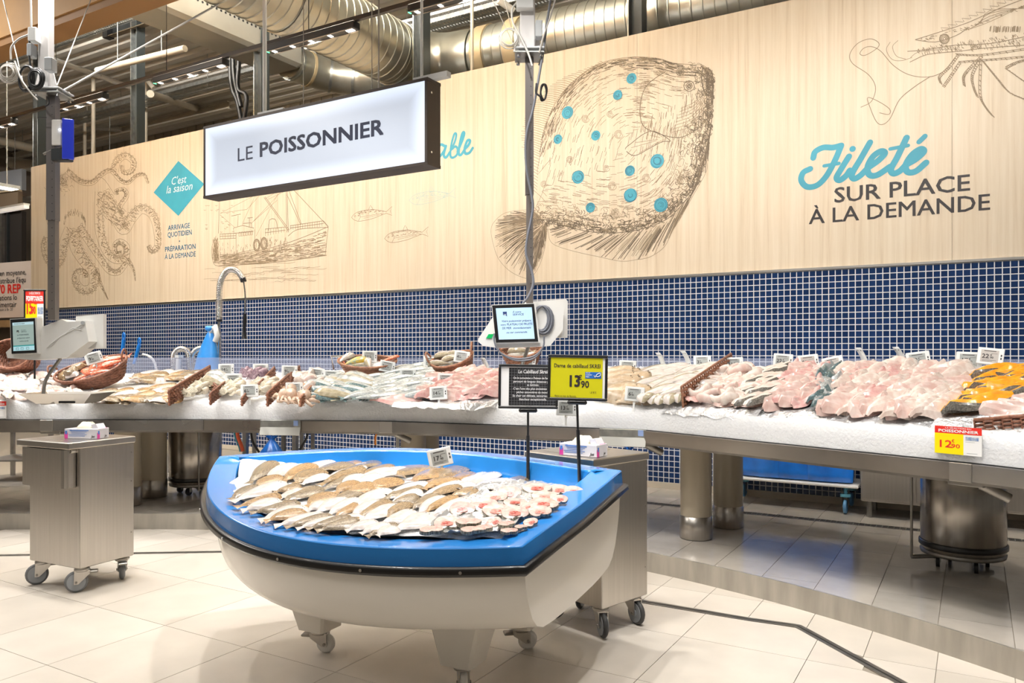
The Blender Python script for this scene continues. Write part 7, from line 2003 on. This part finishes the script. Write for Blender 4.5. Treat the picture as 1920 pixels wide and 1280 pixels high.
def gloves(lab, c0, cr):
    c = dl(*c0); x = (dl(*cr) - c).normalized(); M = frame(Vector((c.x, c.y, .9015)), x); t = thing('glove_box', lab, 'box', M=M)
    L, W, Hh = .215, .115, .06
    b = MB(); b.bbox((L / 2, W / 2, Hh / 2), (L, W, Hh), .002); b.build('carton', M_CARTON, t)
    for x_ in (.0125,): 
        b = MB(); b.box((x_, -.0006, Hh * .32), (.022, .001, Hh * .6)); b.build('pink_patch', M_PINK, t)
        b = MB(); b.box((x_, -.0009, Hh * .62), (.014, .001, Hh * .35)); b.build('blue_hand', M_CBLUE, t)
    b = MB(); b.box((L + .0006, .014, Hh * .32), (.001, .024, Hh * .6)); b.build('pink_patch', M_PINK, t)
    b = MB(); b.box((L + .001, .016, Hh * .62), (.001, .014, Hh * .35)); b.build('blue_hand', M_CBLUE, t)
    b = MB(); b.box((L * .93, W * .6, Hh + .001), (L * .12, W * .5, .001)); b.build('pink_lid_mark', M_PINK, t)
    F = Matrix.Rotation(PI / 2, 4, 'X')
    text('100', .012, M_CBLUE, t, Matrix.Translation((.032, -.0012, Hh * .78)) @ F, 'count_print', .03); text('Jet', .02, M_CHAR, t, Matrix.Translation((.178, -.0012, .008)) @ F, 'maker_print', .03, .3)
    b = MB()
    for k in range(5): b.box((.1 - .004 * k, -.0008, Hh * (.84 - .14 * k)), (.12 - .016 * (k % 3), .0008, .0022 if k else .005))
    tag(b.build('small_print', M_CBLUE, t), kind='stuff')
    M2 = Matrix.Translation((L + .0014, W * .8, .008)) @ Matrix.Rotation(PI / 2, 4, 'Z') @ F
    text('Jet', .018, M_CHAR, t, Matrix.Translation((L + .0014, W * .62, .008)) @ Matrix.Rotation(PI / 2, 4, 'Z') @ F, 'maker_print', .03, .3)
    b = MB()
    def fn(u, v):
        a = 2 * PI * u; r = math.cos(v * PI / 2); k_ = 1 + .25 * noise.noise(Vector((math.cos(a) * 2, math.sin(a) * 2, v * 3 + L)))
        return (L * .52 + L * .3 * r * k_ * math.cos(a), W * .5 + W * .36 * r * math.sin(a), Hh + .036 * math.sin(v * PI / 2) * k_ + .006 * noise.noise(Vector((u * 9, v * 5, 2))))
    b.grid(fn, 24, 8); b.build('pulled_glove', M_GLOVE, t)
    b = MB(); b.add([(L * .8, .02, Hh), (L * .98, .02, Hh), (L * .9, .02, Hh + .03), (L * .75, .02, Hh + .025), (L * .8, W * .8, Hh), (L * .98, W * .8, Hh), (L * .9, W * .8, Hh + .03), (L * .75, W * .8, Hh + .025)], [(0, 1, 2, 3), (7, 6, 5, 4), (1, 5, 6, 2), (3, 2, 6, 7)]); b.build('torn_flap', M_CARTON, t)
gloves('white and pink glove box with a cream glove on left trolley', (4.776, -2.72), (4.749, -2.516)); gloves('white and pink glove box with a cream glove on right trolley', (4.009, .241), (3.906, .3914))

# ================================================================== HANGING SCALES
def scale(lab, d_, body, plate, screen, lcd, cx, cyb, arm, pan, lines, green=None, toolbar=False):
    k = d_ / 1474; O = atd(cx, cyb, d_); az = math.radians(30.5)
    M = Matrix.Translation(O) @ Matrix.Rotation(az, 4, 'Z') @ Matrix.Rotation(PI / 2, 4, 'X')       # x right, y up, z towards the viewer
    t = thing('hanging_scale', lab, 'scale', M=M)
    P = lambda p: ((p[0] - cx) * k, -(p[1] - cyb) * k)
    M_SC = mat('scale_white', (.74, .735, .71), .35)
    b = MB(); b.prism([P(p) for p in reversed(body)], -.2, -.02); b.build('body', M_SC, t)
    b = MB(); pts = [P(p) for p in reversed(plate)]; b.prism(pts, -.16, -.12); b.build('back_plate', M_SC, t)
    b = MB(); q = [P(p) for p in screen]; g = .004
    e = [(q[0][0] - g, q[0][1] + g), (q[1][0] + 2.4 * g, q[1][1] + g), (q[2][0] + 2.4 * g, q[2][1] - 1.5 * g), (q[3][0] - g, q[3][1] - 1.5 * g)]
    b.prism(list(reversed(e)), -.06, .006); b.build('display_housing', M_SC, t)
    b = MB(); b.prism(list(reversed(q)), .006, .009); b.build('bezel', M_BLACK, t)
    l = [P(p) for p in lcd]
    b = MB(); b.add([(x, y, .0096) for x, y in l], [(3, 2, 1, 0)]); b.build('lit_screen', mat('lcd_%d' % cx, (.33, .47, .62) if not toolbar else (.22, .29, .27), .25, emit=.75), t)
    u = Vector((l[1][0] - l[0][0], l[1][1] - l[0][1], 0)); v = Vector((l[0][0] - l[3][0], l[0][1] - l[3][1], 0)); W = u.length; Hh = v.length
    o = Vector((l[3][0], l[3][1], .0102))
    def ln(s_, x_, y_, hh, wd_, m, sh=0.0, bo=.01): text(s_, hh * Hh / .72, m, t, upright(o + u * x_ + v * y_, u, v), bold=bo, shear=sh, width=wd_ * W)
    M_SI = mat('screen_ink', (.03, .06, .2), .4) if not toolbar else mat('screen_ink_dim', (.08, .12, .13), .4)
    for a in lines: ln(a[0], a[1], a[2], a[3], a[4], M_SI, a[5])
    b = MB(); c = o + u * .24 + v * (.82 if not toolbar else .68)
    s_ = W * .055; b.add([c + u.normalized() * x + v.normalized() * y for x, y in ((-s_, -s_ * .7), (s_ * .3, -s_ * .7), (s_ * .9, -s_ * 1.5), (s_, s_), (-s_, s_))], [(0, 1, 2, 3, 4)]); b.build('speech_icon', M_SI, t)
    b = MB(); b.tube([c + u.normalized() * (s_ * .6 * math.cos(a_)) + v.normalized() * (s_ * .5 * math.sin(a_)) + Vector((0, 0, .0005)) for a_ in (3.5, 4.1, 4.7, 5.3, 5.9)], s_ * .12, 5); b.build('icon_smile', M_WHITEP, t)
    if toolbar:
        for y0, y1, c_ in ((.0, .15, (.3, .5, .55)), (.15, .19, (.03, .22, .22)), (.9, 1.0, (.35, .5, .55))):
            b = MB(); b.add([o + v * y0, o + u + v * y0, o + u + v * y1, o + v * y1], [(0, 1, 2, 3)]); b.build('screen_bar', mat('bar_%d' % int(y0 * 100), c_, .3, emit=.7), t)
        for x_ in (.2, .42, .68):
            b = MB(); c = o + u * x_ + v * .07 + Vector((0, 0, .0006)); b.tube([c + u.normalized() * (a_ * .008) + v.normalized() * (b_ * .006) for a_, b_ in ((-1, -1), (1, -1), (1, 1), (-1, 1))], .001, 4, closed=True); b.build('screen_icon', M_CHAR, t)
        ln('POISSONNIER', .08, .925, .045, .5, M_SI)
    b = MB(); P3 = spline([Vector((*P(p[:2]), p[2])) for p in arm], 4); b.tube(P3, .011, 8); b.build('arm', M_STEELD, t)
    # pan
    (x0, y0), (x1, y1) = P(pan[0]), P(pan[1]); h_ = pan[2] * k; dp = pan[3]
    b = MB(); i_ = (x1 - x0) * .17
    zc = -.06
    top = [(x0, y0, zc + dp / 2), (x1, y0, zc + dp / 2), (x1, y0, zc - dp / 2), (x0, y0, zc - dp / 2)]
    bot = [(x0 + i_, y0 - h_, zc + dp * .3), (x1 - i_, y0 - h_, zc + dp * .3), (x1 - i_, y0 - h_, zc - dp * .3), (x0 + i_, y0 - h_, zc - dp * .3)]
    b.add(top + bot, [(0, 1, 5, 4), (1, 2, 6, 5), (2, 3, 7, 6), (3, 0, 4, 7), (4, 5, 6, 7)])
    top2 = [(x * .985 + (x0 + x1) / 2 * .015, y + .001, zc + (z - zc) * .97) for x, y, z in top]; bot2 = [(x, y + .003, z) for x, y, z in bot]
    b.add(top2 + bot2, [(4, 5, 1, 0), (5, 6, 2, 1), (6, 7, 3, 2), (7, 4, 0, 3), (7, 6, 5, 4)]); b.add(top + top2, [(0, 4, 5, 1), (1, 5, 6, 2), (2, 6, 7, 3), (3, 7, 4, 0)])
    b.build('weighing_pan', M_STEELH, t)
    b = MB(); b.bbox(((x0 + x1) / 2 + .05, y0 - h_ * .85, zc + dp * .34), (.1, .012, .01), .002); b.build('pan_grip', M_BLACK, t)
    if green:
        b = MB(); b.prism([P(p) for p in reversed(green)], -.018, -.014); b.build('green_button', mat('green_button', (.0, .42, .1), .4), t)
    return t, k, P
t, k_, P_ = scale('white hanging scale with tall screen above the left trolley', 4.9,
      [(76, 612), (112, 598), (122, 603), (156, 601), (163, 640), (122, 670), (60, 675), (10, 671), (7, 660), (20, 648), (70, 640)],
      [(122, 591), (175, 587), (175, 652), (148, 653), (122, 655)], [(21, 599), (66.5, 596.5), (70, 661), (23.4, 663)], [(25, 605), (64.5, 602.5), (66, 656.5), (27, 658)], 92, 640,
      [(96, 672, -.1), (72, 706, -.1), (69, 722, -.08), (70, 748, -.06), (78, 755, 0), (108, 753, .03)], [(50, 737), (185, 737), 19, .3],
      [('\u00c0 votre', .4, .7, .04, .22, .2), ('SERVICE', .4, .64, .045, .25, 0), ('Les POISSONNIERS', .2, .53, .05, .55, .1), ('pr\u00e9parent selon', .2, .42, .05, .6, .25), ('votre envie', .3, .31, .05, .42, .25)], None, True)
b = MB()
for r_ in (0, 1, 2): b.tube([(*P_(p), -.018) for p in ((84 + r_ * 4, 652 - r_ * 1), (104 + r_ * 3, 634 - r_ * 2), (130 + r_ * 2, 620 - r_ * 3), (151, 607 + r_ * 6))], .002, 4)
b.build('moulded_lines', MATS['scale_white'], t)
b = MB(); c = P_((153, 605)); b.cyl((c[0], c[1], -.02), (c[0], c[1], -.01), .012, n=14); b.build('knob', M_GREYP, t)
t, k_, P_ = scale('white hanging scale with square screen wrapped in grey cables', 4.6,
      [(925, 592), (985, 566), (1040, 570), (1057, 580), (1056, 618), (1032, 648), (1000, 650), (935, 652), (905, 648), (896, 640), (897, 634)],
      [(1000, 562), (1064, 558), (1067.5, 562), (1067, 632), (1040, 633), (1000, 640)], [(922.5, 572.5), (1001, 569.5), (1009, 640), (930, 642)], [(929.5, 578), (997, 576), (1002.5, 635), (935.5, 636.5)], 985, 620,
      [(992, 648, -.1), (985, 668, -.1), (978, 690, -.08), (976, 715, -.06), (985, 735, 0)], [(945, 722), (1040, 722), 12, .26],
      [('\u00c0 votre', .45, .84, .06, .24, .25), ('SERVICE', .45, .755, .065, .3, 0), ('Votre poissonnier pr\u00e9pare', .12, .555, .065, .8, .3), ('votre', .08, .44, .06, .14, .3), ('PLATEAU DE FRUITS', .26, .44, .07, .7, 0), ('DE MER', .12, .325, .07, .25, 0), ('imm\u00e9diatement', .42, .325, .065, .5, .3), ('ou sur commande.', .22, .19, .065, .58, .3)], [(911, 634), (916, 626), (926, 626), (921.5, 634)])
for r_ in range(5):
    b = MB(); b.tube([(*P_((1014 + r_ * 1.5 + (15 + r_ * 1.2) * math.cos(a * PI / 9) * .9, 596 + r_ + (23 + r_) * math.sin(a * PI / 9))), -.012 + .006 * (r_ % 2)) for a in range(18)], .0055, 6, closed=True); b.build('cable_coil', mat('grey_cable', (.17, .18, .21), .4), t)
for r_ in range(2):
    b = MB(); b.tube(spline([(*P_(p), .012) for p in ((927, 625 + r_ * 4), (927, 640), (937, 660), (965, 672 + r_ * 3), (1000, 668 + r_ * 4), (1018, 650), (1020, 630 + r_ * 4))], 5), .005, 6); b.build('cable_loop', MATS['grey_cable'], t)

# posts that carry the scales
def hang_post(lab, d_, x0, x1, ybot, yplate, colx0, colx1, tilt=0):
    k = d_ / 1474; cx = (x0 + x1) / 2; p = atd(cx, ybot, d_); zb = p.z; zp = CH + (665 - yplate) * k; w_ = (x1 - x0) * k
    az = math.radians(30.5)
    t = thing('ceiling_post', lab, 'post', p, az); H_ = zp - zb
    b = MB(); b.box((w_ * .04, 0, H_ / 2), (w_ * .92, w_ * .9, H_)); b.build('square_tube', mat('post_zinc', (.17, .15, .135), .45, .25), t)
    b = MB(); b.box((0, 0, H_ * .72), (w_ * 1.12, w_ * 1.08, H_ * .55)); b.build('outer_tube', mat('post_zinc_outer', (.14, .125, .12), .45, .25), t)
    b = MB()
    for q in range(26): b.cyl((w_ * .2, -w_ * .53, H_ * .05 + q * H_ * .036), (w_ * .2, -w_ * .57, H_ * .05 + q * H_ * .036), .003, n=6)
    tag(b.build('pin_holes', M_BLACK, t), kind='stuff')
    b = MB(); b.bbox((0, 0, H_ + .005), (.17, .17, .01), .002); b.build('lower_plate', M_GALV, t)
    b = MB(); b.bbox((0, 0, H_ + .03), (.17, .17, .01), .002); b.build('upper_plate', mat('plate_white', (.7, .72, .75), .4), t)
    for a in (-1, 1):
        for c in (-1, 1):
            b = MB(); b.cyl((a * .065, c * .065, H_ - .012), (a * .065, c * .065, H_ + .05), .006, n=8); b.cyl((a * .065, c * .065, H_ - .02), (a * .065, c * .065, H_ - .01), .011, n=6); b.build('bolt', M_CHROME, t)
    cw = (colx1 - colx0) * k; ox = ((colx0 + colx1) / 2 - cx) * k
    b = MB(); b.bbox((ox, 0, (6.7 - zb + H_ + .035) / 2), (cw, cw * .9, 6.7 - zb - H_ - .035), .006); b.build('column', mat('column_white', (.74, .72, .71), .45), t)
    for s_ in (-1, 1):
        b = MB(); b.add([(ox + s_ * cw * .5, -.004, H_ + .035), (ox + s_ * (cw * .5 + .04), -.004, H_ + .035), (ox + s_ * cw * .5, -.004, H_ + .2), (ox + s_ * cw * .5, .004, H_ + .035), (ox + s_ * (cw * .5 + .04), .004, H_ + .035), (ox + s_ * cw * .5, .004, H_ + .2)], [(0, 1, 2), (5, 4, 3), (0, 3, 4, 1), (1, 4, 5, 2)]); b.build('gusset', MATS['column_white'], t)
    def jb(px0, py0, px1, py1, m, dp=.06, dy=-.06):
        b = MB(); c = ((px0 + px1) / 2 - cx) * k, (ybot - (py0 + py1) / 2) * k
        b.bbox((c[0], dy, c[1]), ((px1 - px0) * k, dp, (py1 - py0) * k), .004); b.build('junction_box', m, t)
    def cab(pts, r, m, nm='cable', closed=False, dy=-.08, sp=5):
        P = [Vector(((x - cx) * k, dy - .004 * i, (ybot - y) * k)) for i, (x, y) in enumerate(pts)]
        b = MB(); b.tube(spline(P, sp, closed) if sp else P, r, 6, closed=closed); b.build(nm, m, t)
    def loop(x, y, rx, ry, n, r, m, dy=-.08):
        for q in range(n):
            b = MB(); a0 = R.uniform(-.2, .2); fx, fy = 1 - .1 * q + R.uniform(-.08, .08), 1 - .09 * q + R.uniform(-.08, .08)
            b.tube([((x - cx + R.uniform(-.4, .4) + rx * fx * math.cos(a) * math.cos(a0) - ry * fy * math.sin(a) * math.sin(a0)) * k, dy - .006 * q, (ybot - y + rx * fx * math.cos(a) * math.sin(a0) + ry * fy * math.sin(a) * math.cos(a0)) * k) for a in [2 * PI * j / 20 for j in range(20)]], r, 6, closed=True); b.build('cable_coil', m, t)
    return t, k, jb, cab, loop
M_CABG = mat('pale_grey_cable', (.5, .47, .43), .45)
t, k, jb, cab, loop = hang_post('grey hanging post with white column carrying the left scale', 4.92, 92, 107, 600, 181, 76, 97)
jb(68, 61, 83, 87, M_WHITEP); jb(66, 91, 76, 115, M_GREYP); jb(98, 117, 113, 141, M_GREYP)
loop(34, 146, 22, 20, 6, .0028, M_CABG); loop(69, 158, 15, 25, 3, .007, M_BLACK, -.1); loop(88, 160, 14, 19, 3, .007, M_BLACK, -.11)
cab([(68, 75), (50, 84), (38, 100), (38, 122)], .006, M_CABG); cab([(50, 128), (62, 160), (80, 185), (94, 200)], .006, M_CABG, dy=-.12); cab([(70, 85), (70, 110), (74, 140)], .006, M_BLACK); cab([(104, 190), (106, 202), (100, 208)], .005, M_BLACK); cab([(72, -20), (74, 62)], .006, M_CABG, sp=0)
cab([(85, 228), (102, 228)], .004, M_BLACK, 'cable_tie', sp=0)
bd_ = thing('display_board', 'blue display board with pale box clipped to the left post', 'display', atd(118, 262, 4.9), math.radians(30.5))
b = MB(); b.bbox((.028, -.03, .0), (.065, .02, .25), .003, M=Matrix.Rotation(.5, 4, 'Z')); b.build('blue_panel', mat('display_blue', (.02, .04, .5), .35, emit=.12), bd_)
b = MB(); b.bbox((-.028, .0, .04), (.06, .05, .16), .004); b.build('pale_box', M_WHITEPAINT, bd_)
b = MB(); b.bbox((-.01, .01, -.095), (.11, .06, .075), .004); b.build('black_mount', M_DARKMETAL, bd_)
b = MB(); b.cyl((-.06, .0, -.06), (-.12, .0, -.09), .008, n=8); b.build('clamp_arm', M_STEELD, bd_)
b = MB(); b.lathe([(0, -.006), (.008, 0), (0, .006)], 8, (-.003, -.03, .055)); b.build('lamp', mat('blue_white_led', (.7, .8, 1), .3, emit=8), bd_)
t, k, jb, cab, loop = hang_post('grey hanging post with white column carrying the right scale', 4.62, 985.5, 999.5, 572, 108, 975, 1003)
jb(968, -10, 1000, 27, M_WHITEP); jb(1003, 49, 1016, 80, M_GREYP); loop(955, 83, 21, 20, 5, .0028, mat('white_cable', (.72, .7, .64), .45)); loop(1018, 182, 6, 16, 3, .005, M_BLACK)
M_LIL = MATS['grey_cable']
cab([(968, 17), (960, 30), (962, 55), (975, 80), (990, 112), (997, 135)], .006, MATS['white_cable'])
cab([(1034, -10), (1026, 40), (1018, 100), (1008, 160), (999, 210), (988, 250), (985, 285), (988, 330), (996, 370), (998, 400), (988, 450), (986, 480), (996, 510), (999, 535), (990, 558), (980, 570)], .0075, M_LIL, dy=-.04)
cab([(1046, -10), (1028, 50), (1016, 85), (1010, 110)], .005, M_CABG, sp=0); cab([(1005, 165), (1004, 182), (1012, 190)], .006, M_BLACK)
for pts, lab in ((((172, -5), (107, 160)), 'thin bracing wire from roof to the left post plate'), (((409, 8), (115, 172)), 'white bracing rod rising right from the left post plate'), (((5, -5), (42, 150)), 'thin wire crossing the bulkhead at far left')):
    a = atd(*pts[0], 5.6); e = atd(*pts[1], 4.9)
    b = MB(); b.tube([Vector((0, 0, 0)), e - a], .004 if 'rod' not in lab else .007, 6); tag(b.build('bracing_wire', M_CABG, None, a), lab, 'wire')
for pts, lab in ((((920, -8), (966, 90)), 'left bracing wire from roof to the right post plate'), (((944, -8), (968, 88)), 'second bracing wire from roof to the right post plate')):
    a = atd(*pts[0], 5.4); e = atd(*pts[1], 4.66)
    b = MB(); b.tube([Vector((0, 0, 0)), e - a], .003, 6); tag(b.build('bracing_wire', M_CABG, None, a), lab, 'wire')
